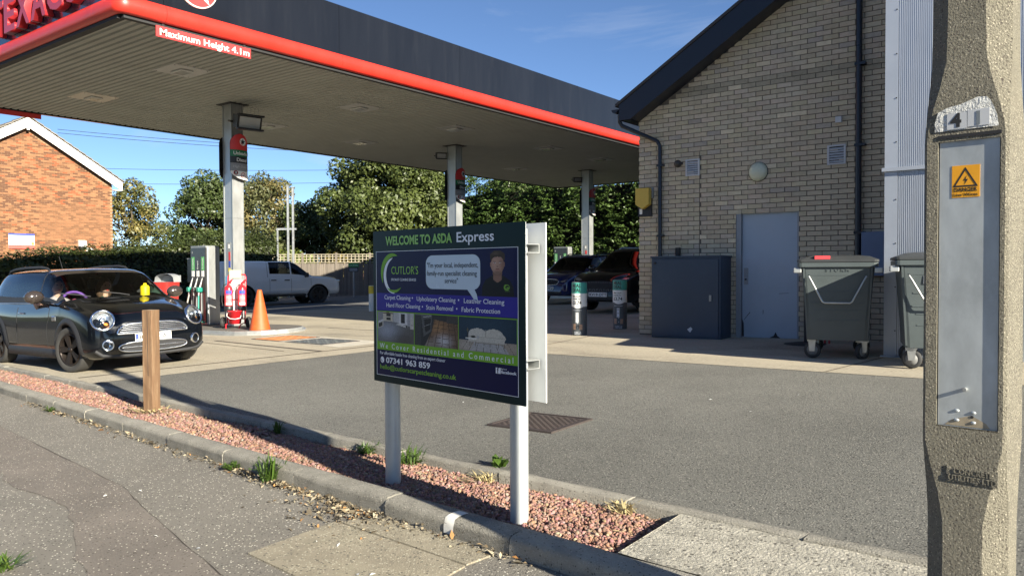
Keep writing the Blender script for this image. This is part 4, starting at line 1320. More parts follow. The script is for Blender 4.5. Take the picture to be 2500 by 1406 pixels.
# kitchen: dark units, oven, polished plank floor with a shine
R2 = Raster(84, 56, (.028, .030, .033))
fl = R2.inside([(.24, 0), (1, 0), (1, .74), (.47, .86), (.40, .46)])
R2.put(fl, (.115, .070, .045)); R2.glow(fl, .55, .62, (.22, .25), (.30, .165, .075), .9); R2.glow(fl, .68, .20, (.16, .18), (.52, .52, .56), .85); R2.glow(fl, .35, .08, (.2, .15), (.26, .24, .22), .7)
for k in range(5):
    x_ = .30 + .17 * k; R2.put(fl & (np.abs(R2.X - (x_ + (.52 + .09 * k - x_) * R2.Y)) < .006), (.05, .032, .022))
for yy in (.14, .30, .46, .60, .72): R2.put(fl & (np.abs(R2.Y - yy + .10 * (R2.X - .5)) < .006), (.06, .04, .028))
R2.poly([(.22, .30), (.40, .48), (.42, 1), (.16, .96)], (.085, .088, .092)); R2.poly([(.26, .42), (.38, .54), (.39, .88), (.23, .84)], (.02, .02, .022)); R2.poly([(.21, .90), (.41, .95), (.41, .97), (.21, .92)], (.40, .41, .42)); R2.poly([(.24, .62), (.385, .70), (.385, .715), (.24, .635)], (.28, .29, .30))
R2.rect(0, 0, .16, .95, (.040, .042, .046)); R2.rect(.0, .97, .4, 1, (.12, .12, .125)); R2.rect(.75, .76, 1, 1, (.05, .045, .045))
R2.lay(.317, .270, .612, .466, 'kitchen_picture')
# white sofa against a petrol blue wall
R3 = Raster(96, 56, (.010, .026, .050))
R3.glow(R3.X > -1, .45, .75, (.5, .4), (.020, .050, .085), .8)
f3 = R3.Y < .33
R3.put(f3, (.20, .175, .15)); R3.glow(f3, .15, .15, (.2, .2), (.40, .36, .32), .8); R3.glow(f3, .9, .2, (.2, .2), (.34, .29, .24), .8)
R3.poly([(.20, .02), (.88, .02), (.78, .24), (.28, .26)], (.33, .33, .34))
for k in range(8): R3.put(f3 & (np.abs(R3.X - (.05 + .13 * k + (.5 - .05 - .13 * k) * R3.Y * .8)) < .004), (.11, .09, .075))
R3.ell(.34, .50, .165, .19, (.50, .48, .43)); R3.ell(.62, .50, .165, .19, (.47, .45, .40)); R3.ell(.76, .44, .06, .10, (.42, .40, .36)); R3.rect(.18, .30, .80, .45, (.46, .44, .395)); R3.rect(.18, .42, .80, .445, (.33, .315, .28)); R3.rect(.475, .44, .485, .66, (.28, .27, .24)); R3.rect(.16, .27, .82, .31, (.36, .345, .31))
R3.rect(.12, .36, .32, .40, (.62, .62, .60)); R3.ell(.26, .43, .04, .035, (.03, .03, .03)); R3.rect(.155, .40, .17, .56, (.05, .04, .03)); R3.ell(.162, .62, .012, .07, (.10, .09, .06)); R3.rect(.33, .40, .36, .47, (.35, .36, .38))
for u in (.20, .30, .70, .79): R3.rect(u, .16, u + .012, .28, (.12, .09, .06))
R3.lay(.617, .270, .956, .466, 'sofa_picture')
# portrait of the owner in a dark polo shirt
R4 = Raster(64, 88, (.004, .005, .050))
R4.poly([(.02, 0), (.04, .22), (.14, .36), (.34, .45), (.66, .45), (.86, .36), (.96, .22), (.99, 0)], (.007, .007, .010)); R4.poly([(.30, .44), (.50, .28), (.70, .44), (.64, .47), (.36, .47)], (.016, .016, .02))
R4.poly([(.38, .36), (.36, .55), (.64, .55), (.62, .36), (.50, .30)], (.24, .135, .095)); R4.glow(R4.inside([(.38, .36), (.36, .55), (.64, .55), (.62, .36), (.50, .30)]), .5, .52, (.25, .06), (.12, .07, .05), .9)
R4.ell(.50, .84, .215, .15, (.040, .026, .018)); R4.poly([(.29, .78), (.28, .90), (.40, .99), (.60, .99), (.71, .92), (.72, .78)], (.045, .030, .020))
fm = ((R4.X - .50) / .195) ** 2 + ((R4.Y - .685) / .205) ** 2 < 1
R4.put(fm, (.34, .20, .145)); R4.glow(fm, .42, .70, (.12, .14), (.46, .29, .22), .8); R4.glow(fm, .67, .66, (.07, .2), (.20, .11, .08), .8); R4.glow(fm, .50, .51, (.15, .055), (.17, .10, .075), .85)
R4.poly([(.30, .79), (.36, .84), (.50, .86), (.66, .84), (.70, .79), (.72, .92), (.50, .97), (.28, .92)], (.045, .030, .020)); R4.glow(R4.Y > .86, .45, .93, (.12, .04), (.11, .075, .05), .7)
for ex in (.415, .585): R4.ell(ex, .725, .032, .013, (.55, .50, .47)); R4.ell(ex, .725, .015, .013, (.03, .03, .04)); R4.ell(ex, .757, .045, .010, (.07, .045, .03))
R4.poly([(.485, .73), (.515, .73), (.535, .655), (.465, .655)], (.40, .25, .185)); R4.ell(.50, .65, .035, .010, (.20, .11, .08)); R4.ell(.50, .590, .062, .013, (.33, .12, .10)); R4.ell(.50, .595, .05, .004, (.12, .05, .04))
R4.ell(.30, .69, .022, .05, (.30, .17, .125)); R4.ell(.70, .69, .022, .05, (.22, .12, .09))
R4.ell(.77, .20, .085, .065, (.15, .33, .04)); R4.ell(.785, .205, .055, .040, (.007, .007, .01)); R4.rect(.76, .185, .86, .20, (.15, .33, .04)); R4.rect(.72, .115, .86, .125, (.10, .2, .03))
R4.lay(.755, .590, .945, .850, 'portrait', .0012, .05)
st('We Cover Residential and Commercial', .052, .226, .034, m_palet, .885, space=1.5)
st('For affordable hassle free cleaning from an expert cleaner', .052, .184, .021, m_palet, .475)
st('07341 963 859', .100, .132, .036, m_palet, .325, bold=.02)
bb = MB(); disc(bb, sp(.070, .148, 0), .0185, (1, 0, 0), (0, 0, 1), .0012); bb.build('phone_disc', m_palet, pan)
arc(.070, .149, .0085, .004, 150, 300, m_signnavy, 'phone_mark', o=.0018)
st('hello@cutlorscarpetcleaning.co.uk', .052, .088, .030, m_limetext, .545, bold=.008)
sq(.838, .160, .866, .193, m_palet, 'social_media_tile', .0012)
st('f', .846, .163, .033, m_signnavy, None, bold=.02)
st('facebook', .870, .164, .017, m_palet, .085, bold=.02)
st('find us on', .870, .185, .008, m_palet, .03)
# =================================================================== timber post
m_wood = mat('treated_timber', (.175, .10, .052), .75, var=.28, vscale=5, bump=.5, bscale=50, stretch=(6, 6, .5), stain=.5, stain_col=(.42, .32, .2), sscale=6)
m_woodend = mat('timber_end', (.33, .24, .15), .85, var=.3, vscale=30)
wp = thing('timber_post', 'square weathered timber post standing in the gravel in front of the car', 'post', (-7.29, 3.845, gz(-7.29, 3.845) - .05), math.radians(23.5))
b = MB()
n_ = 9
rows = []
for i in range(n_):
    z = -.1 + 1.075 * i / (n_ - 1)
    j = .0025
    rows.append([(x + rnd.uniform(-j, j), y + rnd.uniform(-j, j), z) for x, y in ((-.054, -.052), (-.050, -.056), (.050, -.056), (.054, -.052), (.054, .052), (.050, .056), (-.050, .056), (-.054, .052), (-.054, -.052))])
b.grid(rows[::-1], smooth=False); b.build('post', m_wood, wp)
b = MB(); b.add(rows[-1][:-1], [tuple(range(8))], False); b.build('end_grain', m_woodend, wp)
b = MB(); b.prism([(.004, -.0575, .35), (.008, -.0575, .35), (.006, -.0575, .974), (.001, -.0575, .974)], (0, .002, 0)); b.prism([(-.020, -.0572, .60), (-.018, -.0572, .62), (-.022, -.0572, .80)], (0, .002, 0)); b.build('crack', m_dark, wp)
# =================================================================== concrete lamp column
m_lampc = mat('lamp_concrete', (.215, .197, .152), .95, var=.18, vscale=12, bump=1.0, bscale=160, bdist=.012, speck=[(170, .25, (.42, .38, .30), .3), (140, .30, (.10, .085, .07), .30), (60, .02, (.07, .055, .045), .2)], stain=.2, stain_col=(.15, .12, .09), sscale=5)
m_panel = mat('galvanised_door', (.52, .55, .56), .45, metal=.45, var=.2, vscale=14, stain=.6, stain_col=(.34, .37, .38), sscale=8, rvar=.12, stretch=(1, 1, .5))
m_flake = mat('flaking_paint', (.60, .60, .58), .9, var=.3, vscale=25, bump=1.0, bscale=60, stain=.6, stain_col=(.22, .20, .17), sscale=12)
LX, LY = -.294, 2.438
lp = thing('lamp_column', 'thick concrete lamp column with a galvanised service door, number 41', 'lamp column', (LX, LY, gz(LX, LY) - .1), math.radians(-6.0))
zl = WM[lp].translation.z
lp.scale = (.925,) * 3
lp.location.z = 1.4 + (zl - 1.4) * .925
b = MB()
def lring(h, c): return [(-h, -h + c), (-h + c, -h), (h - c, -h), (h, -h + c), (h, h - c), (h - c, h), (-h + c, h), (-h, h - c), (-h, -h + c)]
def lz(z): return z - zl
prf = [(-.3, .104, .054), (lz(.60), .104, .054), (lz(.68), .104, .053), (lz(.76), .1045, .040), (lz(.84), .105, .020), (lz(.90), .106, .009), (lz(.95), .106, .008), (lz(1.76), .106, .008), (lz(1.80), .105, .010), (lz(1.86), .104, .022), (lz(1.92), .103, .038), (lz(1.99), .102, .052), (lz(2.1), .101, .0535), (lz(6.0), .085, .046), (lz(7.5), .075, .04)]
b2 = MB()
# shaft in two lengths so that the door recess is a real hollow
def loft(pr, bb):
    rows = [[(x, y, z) for x, y in lring(h, c)] for z, h, c in pr]
    bb.grid(rows[::-1], smooth=False)
PX0, PX1, PZ0, PZ1 = -.069, .087, lz(.945), lz(1.768)
rows = [[(x, y, z) for x, y in lring(h, c)] for z, h, c in prf]
for i in range(len(rows) - 1):
    za, zc = prf[i][0], prf[i + 1][0]
    for j in range(8):
        if j == 1 and za > lz(.94) and zc < lz(1.77): continue     # street face: opening for the door
        b.add([rows[i][j], rows[i][j + 1], rows[i + 1][j + 1], rows[i + 1][j]], [(0, 1, 2, 3)], False)
zA, zB = prf[6][0], prf[7][0]
fy = -.106
for q in ([(-.098, zA), (PX0, zA), (PX0, zB), (-.098, zB)], [(PX1, zA), (.098, zA), (.098, zB), (PX1, zB)], [(PX0, zA), (PX1, zA), (PX1, PZ0), (PX0, PZ0)], [(PX0, PZ1), (PX1, PZ1), (PX1, zB), (PX0, zB)]):
    if abs(q[2][1] - q[1][1]) > 1e-4: b.add([(x, fy, z) for x, z in q], [(0, 1, 2, 3)], False)
dpt = .014
b.add([(PX0, fy, PZ0), (PX0, fy + dpt, PZ0), (PX0, fy + dpt, PZ1), (PX0, fy, PZ1)], [(0, 1, 2, 3)], False)
b.add([(PX1, fy, PZ0), (PX1, fy, PZ1), (PX1, fy + dpt, PZ1), (PX1, fy + dpt, PZ0)], [(0, 1, 2, 3)], False)
b.add([(PX0, fy, PZ0), (PX1, fy, PZ0), (PX1, fy + dpt, PZ0), (PX0, fy + dpt, PZ0)], [(0, 1, 2, 3)], False)
b.add([(PX0, fy, PZ1), (PX0, fy + dpt, PZ1), (PX1, fy + dpt, PZ1), (PX1, fy, PZ1)], [(0, 1, 2, 3)], False)
b.add([(PX0, fy + dpt, PZ0), (PX1, fy + dpt, PZ0), (PX1, fy + dpt, PZ1), (PX0, fy + dpt, PZ1)], [(0, 1, 2, 3)], False)
b.build('shaft', m_lampc, lp)
b = MB(); b.box((PX0 + .003, fy + .006, PZ0 + .003), (PX1 - .003, fy + .0135, PZ1 - .004)); door = b.build('service_door', m_panel, lp)
b = MB(); b.box((PX0, fy - .002, PZ1 + .0005), (PX1 + .002, fy + .010, PZ1 + .010)); b.build('door_lip', m_dark, door)
q = MB(); q.cyl((.005, fy - .008, lz(1.058)), (.005, fy + .006, lz(1.058)), .0055, n=8); q.build('door_stud', m_galv, door)
for (x, z) in ((-.017, .995), (.025, .993), (-.017, .968), (.025, .965)):
    q = MB(); q.sphere((x, fy + .006, lz(z)), .007, 12, 8, (1, .5, .7)); q.build('rivet', m_panel, door)
q = MB(); q.cyl((.022, fy + .0045, lz(.981)), (.022, fy + .0062, lz(.981)), .0042, n=10); q.build('keyhole', m_dark, door)
q = MB(); q.add([(PX0 + .02, fy + .0056, lz(.952)), (PX1 - .02, fy + .0056, lz(.952)), (PX1 - .03, fy + .0056, lz(.966)), (.02, fy + .0056, lz(.985)), (-.03, fy + .0056, lz(.968))], [(0, 1, 2, 3, 4)], False); q.build('rust_stain', mat('rust_wash', (.36, .30, .21), .6, var=.3, vscale=40), door)
# danger label
m_lab = mat('warning_orange', (.80, .36, .02), .5, var=.08, vscale=30)
q = MB(); q.box((-.034, fy + .0050, lz(1.600)), (.036, fy + .0059, lz(1.690))); lb = q.build('warning_label', m_lab, door)
q = MB()
tri = lambda r, cz: [(r * math.cos(math.radians(a)), cz + r * math.sin(math.radians(a))) for a in (90, 210, 330)]
to_, ti_ = tri(.037, 1.648), tri(.028, 1.648)
for k in range(3):
    j = (k + 1) % 3
    q.add([(to_[k][0], fy + .0046, lz(to_[k][1])), (to_[j][0], fy + .0046, lz(to_[j][1])), (ti_[j][0], fy + .0046, lz(ti_[j][1])), (ti_[k][0], fy + .0046, lz(ti_[k][1]))], [(0, 1, 2, 3)], False)
q.build('warning_triangle', m_dark, lb)
q = MB(); q.add([(x * .9, fy + .0046, lz(1.648 + z)) for x, z in ((.004, .014), (-.006, -.001), (.0, -.001), (-.003, -.013), (.008, .003), (.001, .003))], [(0, 1, 2, 3, 4, 5)], False); q.build('warning_bolt', m_dark, lb)
X_ = (1, 0, 0)
text('DANGER', m_dark, lb, frame(X_, Z_, (-.029, fy + .0045, lz(1.6165))), size=.016, fit=.058, ext=.0002, bold=.01)
text('Live Wires', m_dark, lb, frame(X_, Z_, (-.030, fy + .0045, lz(1.604))), size=.012, fit=.060, ext=.0002)
# flaking painted patch with the numbers, cast maker's plate
q = MB()
pts = []
ptop = [(-.078, 1.79), (-.078, 1.815), (-.070, 1.845), (-.045, 1.856), (-.01, 1.862), (.03, 1.876), (.052, 1.874), (.062, 1.862), (.070, 1.845), (.078, 1.82), (.082, 1.79)]
zpoly = [(x, fy - .0012, lz(z)) for x, z in ptop]
q.add(zpoly, [tuple(range(len(zpoly)))], False)
q.build('painted_patch', m_flake, lp)
q = MB(); q.box((-.046, fy - .0026, lz(1.793)), (.004, fy - .0014, lz(1.838))); n1 = q.build('number_plate', m_vent, lp)
q = MB(); q.box((.006, fy - .0026, lz(1.796)), (.060, fy - .0014, lz(1.842))); q.build('number_plate', m_vent, lp)
text('4', m_dark, lp, frame(X_, Z_, (-.036, fy - .0032, lz(1.800))), size=.052, bold=.04, ext=.0003)
text('1', mat('faded_digit', (.16, .18, .2), .7), lp, frame(X_, Z_, (.020, fy - .0032, lz(1.801))), size=.050, bold=.04, ext=.0003)
q = MB(); q.box((-.040, fy - .001, lz(.792)), (.088, fy + .004, lz(.836))); q.build('cast_plate', m_lampc, lp)
text('CONCRETE', m_lampc, lp, frame(X_, Z_, (-.022, fy - .0012, lz(.8165))), size=.022, fit=.098, ext=.0016, bold=.02)
text('UTILITIES LTD', m_lampc, lp, frame(X_, Z_, (-.036, fy - .0012, lz(.797))), size=.022, fit=.120, ext=.0016, bold=.02)
b = MB(); b.tube([(0, 0, lz(7.4)), (0, .0, lz(7.9)), (.1, -.3, lz(8.4)), (.25, -.9, lz(8.55))], .05); b.build('bracket_arm', m_lampc, lp)
b = MB(); b.bbox((.15, -1.5, lz(8.5)), (.38, -.85, lz(8.64)), .03); b.build('lantern', m_greysteel, lp)

# =================================================================== pump islands, pumps, small forecourt things
def island(y, lab):
    x0, x1, w = -19.2, -13.65, .92
    yc = y - .25
    t = thing('pump_island', lab, 'island', (-16.4, yc, gz(-16.4, yc)), 0, 'raised pump islands')
    def outl(dx, z):
        pts = []
        n_ = 10
        for k in range(n_ + 1):
            a = math.radians(-90 + 180 * k / n_); pts.append((x1 - w + dx + (w + 0) * math.cos(a), yc + (w + dx) * math.sin(a), z))
        for k in range(n_ + 1):
            a = math.radians(90 + 180 * k / n_); pts.append((x0 + w - dx + w * math.cos(a), yc + (w + dx) * math.sin(a), z))
        return [(x, y_, gz(x, y_) + z) for x, y_, z in pts]
    bb = MB(); rows = [outl(0, -.05), outl(0, .045), outl(-.05, .05), outl(-.05, .085), outl(-.07, .092)]
    rows = [r + [r[0]] for r in rows]; bb.grid(rows, smooth=False); bb.build('steel_rim', m_steel, t, world=True)
    bb = MB(); r = outl(-.07, .090); bb.add(r, [tuple(range(len(r)))], False); bb.build('island_top', mat('island_concrete', (.13, .12, .105), .8, var=.2, vscale=3), t, world=True)
island(10.41, 'raised oval pump island with steel rim beside the black car')
island(18.14, 'raised pump island under the second canopy column')
island(25.88, 'far raised pump island in the shade behind the dark cars')
m_pumpbl = mat('pump_black', (.025, .026, .028), .3, var=.15, vscale=8, coat=.3)
m_nozgreen = mat('nozzle_green', (.012, .22, .16), .4, var=.1)
m_hoseg = mat('hose_green', (.02, .30, .22), .5, var=.1)
m_hosegrey = mat('hose_grey', (.42, .40, .36), .5, var=.1)
m_pumpgreen = mat('pump_green_strip', (.10, .36, .12), .5, var=.05)
def pump(x, y, lab, flip=False):
    z0 = gz(x, y) + .09
    t = thing('fuel_pump', lab, 'fuel pump', (x, y, z0), 0, 'fuel pumps on the islands')
    # nozzles on the -Y face; brushed steel flank to +X
    b = MB(); b.bbox((-.68, .0, .0), (0, .33, 1.86), .02); b.build('body', m_steel, t)
    b = MB(); b.box((-.66, -.035, .05), (-.04, -.001, 1.83)); f_ = b.build('face', m_pumpbl, t)
    for k in range(3):
        xx = -.56 + .21 * k
        b = MB(); b.box((xx - .055, -.042, 1.30), (xx + .055, -.0355, 1.62)); b.build('grade_strip', m_pumpgreen if k != 1 else m_pumpbl, f_)
        b = MB(); b.box((xx - .05, -.043, 1.15), (xx + .05, -.0355, 1.29)); b.build('grade_label', m_signwhite, f_)
        text('Diesel' if k == 1 else 'Unleaded', m_signwhite, f_, frame((0, 0, 1), (-1, 0, 0), (xx + .02, -.0445, 1.32)), size=.06, fit=.26 if k != 1 else .2, ext=.0004)
        b = MB(); b.box((xx - .05, -.05, .80), (xx + .05, -.0355, 1.13)); b.build('holster', m_blackpl, f_)
        # nozzle: spout up into the holster, guard and handle
        nz_ = MB(); nz_.tube([(xx + .02, -.06, 1.12), (xx, -.085, 1.0), (xx - .01, -.11, .90)], [.014, .02, .026]); nz_.build('spout', m_galv, t)
        ng = MB(); ng.bbox((xx - .075, -.19, .78), (xx + .045, -.06, .90), .03); ng.build('nozzle', m_nozgreen if k != 1 else m_blackpl, t)
        m_ = (m_hosegrey, m_blackpl, m_hoseg)[k]
        hs_ = MB(); sw = (-.20, -.05, .03)[k]
        hs_.tube([(xx - .02, -.13, .79), (xx - .02, -.14, .70), (xx + sw * .3, -.16, .52), (xx + sw, -.18, .25), (xx + sw + .05, -.17, .10), (xx + sw + .15, -.12, .06), (xx + .10, -.06, .05 + .02 * k)], .017, 8); hs_.build('hose', m_, t)
        cn = MB(); cn.cyl((xx - .02, -.132, .80), (xx - .02, -.14, .70), .026, .018); cn.build('hose_collar', m_galv, t)
    for k in range(3):
        xx = -.62 + .21 * k
        b = MB(); b.box((xx - .01, -.06, .06), (xx + .015, -.0355, .76)); b.build('hose_channel', m_greysteel, f_)
    b = MB(); b.box((-.66, -.03, 1.835), (-.02, .32, 1.885)); b.build('cap', m_greysteel, t)
    b = MB(); b.box((.001, .02, .30), (.004, .05, 1.75)); b.build('seam', m_greysteel, t)
    text('1' if not flip else '5', m_signwhite, f_, frame(X_, Z_, (-.61, -.0362, 1.70)), size=.08, ext=.0004)
    return t
pump(-17.0, 10.36, 'steel fuel pump with green nozzles next to the first column')
pump(-16.9, 25.75, 'pale fuel pump in shade left of the far column', True)
# pay point board, litter bin, extinguisher trolley, cone
t = thing('notice_stand', 'black notice board on a short stand left of the fuel pump', 'board', (-18.15, 10.75, gz(-18.15, 10.75) + .09), math.radians(8))
b = MB(); b.bbox((-.29, -.03, 1.02), (.29, .03, 1.60), .012); b.build('board', m_pumpbl, t)
b = MB(); b.box((.285, -.035, 1.0), (.31, .035, 1.62)); b.box((-.29, -.035, 1.60), (.31, .035, 1.62)); b.build('edge_trim', m_greysteel, t)
for k, (w, z) in enumerate(((.09, 1.49), (.16, 1.42), (.15, 1.30), (.16, 1.27), (.12, 1.22))):
    b = MB(); b.box((-w / 2, -.034, z), (w / 2, -.0305, z + (.03 if k == 1 else .012))); b.build('print_line', m_signwhite, t)
b = MB(); b.cyl((0, .0, 0), (0, 0, 1.02), .03); b.build('stand', m_blackpl, t)
t = thing('litter_bin', 'red litter bin with grey hood and star badge by the pump', 'bin', (-17.95, 9.82, gz(-17.95, 9.82) + .085), math.radians(18))
b = MB()
rows = []
for z, w, d in ((0, .20, .17), (.1, .24, .19), (1.04, .29, .235), (1.06, .30, .24)):
    r = .10; pts = []
    for cx, cy, a0 in ((w - r, d - r, 0), (-w + r, d - r, 90), (-w + r, -d + r, 180), (w - r, -d + r, 270)):
        for k in range(5): a = math.radians(a0 + 22.5 * k); pts.append((cx + r * math.cos(a), cy + r * math.sin(a), z))
    rows.append(pts + [pts[0]])
b.grid(rows[::-1]); b.build('body', mat('bin_red', (.42, .030, .025), .42, var=.15, vscale=4, coat=.2), t)
b = MB(); b.add([p for p in rows[-1][:-1]], [tuple(range(20))], False); b.build('rim', m_grey, t)
b = MB()
hood = []
for i in range(9):
    a = math.pi * i / 8
    hood.append([(-.29 * math.cos(a) ** 1 if True else 0, yy, 1.06 + .20 * math.sin(a) ** .6) for yy in (-.02, .22)])
b.grid(hood); b.box((-.28, .20, 1.06), (.28, .225, 1.22)); b.build('hood', m_grey, t)
b = MB(); disc(b, (-.12, -.222, .78), .125, X_, Z_, .004); b.build('badge', m_signwhite, t)
b = MB(); star(b, (-.12, -.222, .78), .115, X_, Z_, .007); b.build('badge_star', MATS['bin_red'], t)
b = MB(); b.box((-.135, -.232, .70), (-.105, -.230, .80)); b.box((-.17, -.232, .802), (-.07, -.230, .825)); b.build('badge_letter', m_signwhite, t)
m_ext = mat('extinguisher_red', (.68, .025, .035), .28, var=.08, coat=.4)
tr = thing('extinguisher_trolley', 'red wheeled trolley frame leaning by the canopy column', 'trolley', (-15.35, 10.03, gz(-15.35, 10.03) + .09), math.radians(40))
b = MB()
for sx in (-.19, .19): b.tube([(sx, .0, .08), (sx, .06, .60), (sx, .10, 1.12), (sx * .9, .10, 1.17), (0, .10, 1.18)], .017, 8)
b.tube([(-.19, .02, .20), (.19, .02, .20)], .014); b.tube([(-.19, .06, .62), (.19, .06, .62)], .014)
b.tube([(-.16, .0, .10), (-.16, -.22, .08), (-.14, -.26, .0)], .014); b.tube([(.16, .0, .10), (.16, -.22, .08), (.14, -.26, .0)], .014); b.build('frame', m_ext, tr)
b = MB(); b.box((-.11, .075, .20), (.13, .085, 1.06)); b.build('back_board', m_signwhite, tr)
b = MB(); b.bbox((-.15, .05, 1.10), (.10, .08, 1.27), .004); b.build('label_card', mat('card_yellow', (.78, .72, .36), .7, var=.1, vscale=20), tr)
for sx in (-.30, .26):
    T = Matrix.Translation((sx, .05, .12))
    w = MB(); w.T = T; w.lathe([(0, -.03), (.055, -.03), (.055, .03), (0, .03)], 20, (0, 0, 0), 'x'); wo_ = w.build('wheel', m_galv, tr)
    q = MB(); q.T = T; q.lathe([(.056, -.035), (.105, -.04), (.12, -.02), (.12, .02), (.105, .04), (.056, .035), (.056, -.035)], 24, (0, 0, 0), 'x'); q.build('tyre', m_rubber, wo_)
def extinguisher(ox, lab):
    base = WM[tr] @ Vector((ox, -.05, .44))
    t = thing('fire_extinguisher', lab, 'extinguisher', base, math.radians(40), 'two extinguishers on the trolley')
    b = MB(); b.lathe([(0, .03), (.085, .03), (.09, .06), (.09, .42), (.075, .47), (.035, .50), (.03, .52), (0, .52)], 24); b.build('cylinder', m_ext, t)
    b = MB(); b.lathe([(.0, -.06), (.088, -.06), (.094, -.04), (.094, .05), (.091, .052)], 24); b.build('base_cup', m_blackpl, t)
    b = MB(); b.prism([(-.02, -.02, .52), (.05, -.02, .54), (.10, -.02, .62), (.08, -.02, .63), (-.02, -.02, .56)], (0, .04, 0)); b.build('handle', m_ext, t)
    b = MB(); b.tube([(-.03, -.02, .53), (-.09, -.03, .50), (-.13, -.04, .38), (-.13, -.05, .15), (-.115, -.05, .05)], .010); b.build('hose', m_blackpl, t)
    def lab_(z0, z1, m, nm):
        bb = MB(); rows = []
        for z in (z0, z1): rows.append([(.0912 * math.sin(math.radians(a)), -.0912 * math.cos(math.radians(a)), z) for a in range(-20, 61, 10)])
        bb.grid(rows[::-1] if False else rows); bb.build(nm, m, t)
    lab_(.31, .39, m_bluenote, 'blue_label'); lab_(.07, .13, m_signwhite, 'white_label')
    for k in range(5): lab_(.16 + .028 * k, .168 + .028 * k, m_palet, 'label_line')
extinguisher(-.14, 'red fire extinguisher with purple label nearest the column')
extinguisher(.15, 'red fire extinguisher with purple label nearest the cone')
bk = WM[tr] @ Vector((.03, -.16, .10))
t = thing('fire_bucket', 'red bucket with white handle at the foot of the extinguisher trolley', 'bucket', bk, math.radians(40))
b = MB(); b.lathe([(0, .0), (.12, .0), (.155, .27), (.165, .27), (.165, .29), (.15, .29), (.115, .02), (0, .02)], 28); b.build('body', m_ext, t)
b = MB(); b.tube([(-.16, -.03, .26), (-.15, -.10, .17), (-.06, -.16, .12), (.05, -.165, .11), (.14, -.11, .13), (.16, -.03, .24)], .008); b.build('handle', m_signwhite, t)
b = MB(); b.tube([(.05, .06, .24), (.06, .10, .38)], .025); b.build('scoop', m_ext, t)
m_cone = mat('cone_orange', (.47, .085, .016), .55, var=.15, vscale=6, stain=.35, stain_col=(.40, .15, .06), sscale=9)
t = thing('traffic_cone', 'faded orange traffic cone on a black base beside the pump island', 'cone', (-14.2, 9.84, gz(-14.2, 9.84) + .004), math.radians(12))
b = MB(); b.lathe([(.225, .055), (.215, .075), (.052, .90), (.040, .925), (.03, .925), (.025, .90)], 32); b.build('cone', m_cone, t)
b = MB()
rows = []
for z, r in ((0, .36), (.03, .37), (.05, .34), (.058, .23)): rows.append([(r * math.cos(math.radians(22.5 + 45 * k)) * 1.05, r * math.sin(math.radians(22.5 + 45 * k)) * 1.05, z) for k in range(9)])
b.grid(rows[::-1], smooth=False); b.build('base', m_rubber, t)
# =================================================================== printed bollards
m_teal = mat('bollard_teal', (.06, .34, .28), .5, var=.08, vscale=6)
m_bol = mat('bollard_grey', (.085, .095, .105), .55, var=.15, vscale=6)
m_brown = mat('print_brown', (.40, .25, .17), .5, var=.3, vscale=40)
def meal_bollard(x, y, lab):
    t = thing('printed_bollard', lab, 'bollard', (x, y, gz(x, y) + .004), math.radians(20), 'printed bollards by the shop corner')
    R0, H = .132, .92
    def surf(a, z, o=0): return ((R0 + o) * math.sin(a), -(R0 + o) * math.cos(a), z)
    def band(z0, z1, m, nm, dip=0.0, o=0.0, a0=-math.pi, a1=math.pi, n_=32, par=None):
        bb = MB(); rows = []
        aa = [a0 + (a1 - a0) * k / n_ for k in range(n_ + 1)]
        lo = [surf(a, z0 - dip * max(0, math.cos(a * 2)), o) for a in aa]
        hi = [surf(a, z1 - (dip if nm == 'white_band' else 0) * 0, o) for a in aa]
        bb.grid([lo, hi]); return bb.build(nm, m, par or t)
    body = band(0, H, m_bol, 'body')
    cp = MB(); cp.lathe([(0, H + .015), (.11, H + .012), (.132, H)], 32); cp.build('cap', m_bol, t)
    band(.73, H - .004, m_teal, 'teal_band', 0, .0015, par=body); band(.50, .7295, m_signwhite, 'white_band', .03, .0013, par=body)
    def lab_(s_, z, size, m, fit, a0, bold=.01):
        me = text_mesh(s_, m, Matrix(), size=size, bold=bold, fit=fit)
        co = np.empty(len(me.vertices) * 3, np.float32); me.vertices.foreach_get('co', co); co = co.reshape(-1, 3)
        out = np.array([surf(a0 + p[0] / R0, z + p[1], .003 + p[2]) for p in co], np.float32)
        me.vertices.foreach_set('co', out.ravel()); me.update(); link('lettering', me, body)
    lab_('MEAL', .835, .085, m_pumpbl, .165, -.85, .03); lab_('DEAL', .76, .085, m_pumpbl, .165, -.85, .03)
    lab_('Main, snack', .668, .042, m_pumpbl, .155, -.80); lab_('& drink for', .622, .042, m_pumpbl, .155, -.80); lab_('£3.74', .54, .085, m_pumpbl, .175, -.85, .02)
    lab_('Available in this', .045, .026, m_palet, .13, -.5); lab_('store today', .02, .022, m_palet, .13, -.5)
    band(.435, .440, m_palet, 'rule_line', 0, .0015, -.75, .55, 10, body)
    band(.22, .40, m_vent, 'drink_print', 0, .0015, -.30, .12, 6, body)
    band(.10, .20, m_brown, 'snack_print', 0, .0015, -.75, -.30, 6, body); band(.10, .19, m_brown, 'sandwich_print', 0, .0015, .22, .62, 6, body)
    lab_('+', .20, .035, m_palet, None, -.1); lab_('+', .125, .035, m_palet, None, -.08)
    for k in (0, 1): band(.245 + .07 * k, .285 + .06 * k, m_palet, 'print_box', 0, .002, -.22, .04, 4, body)
meal_bollard(-7.399, 11.62, 'printed meal deal bollard standing nearer the sunlit strip')
meal_bollard(-7.349, 12.96, 'printed meal deal bollard standing nearer the brick corner')
t = thing('bollard', 'white bollard with a yellow band beside the left edge of the sign', 'bollard', (-18.34, 16.78, gz(-18.34, 16.78) + .004))
b = MB(); b.cyl((0, 0, 0), (0, 0, .80), .10, n=20); b.build('post', m_signwhite, t)
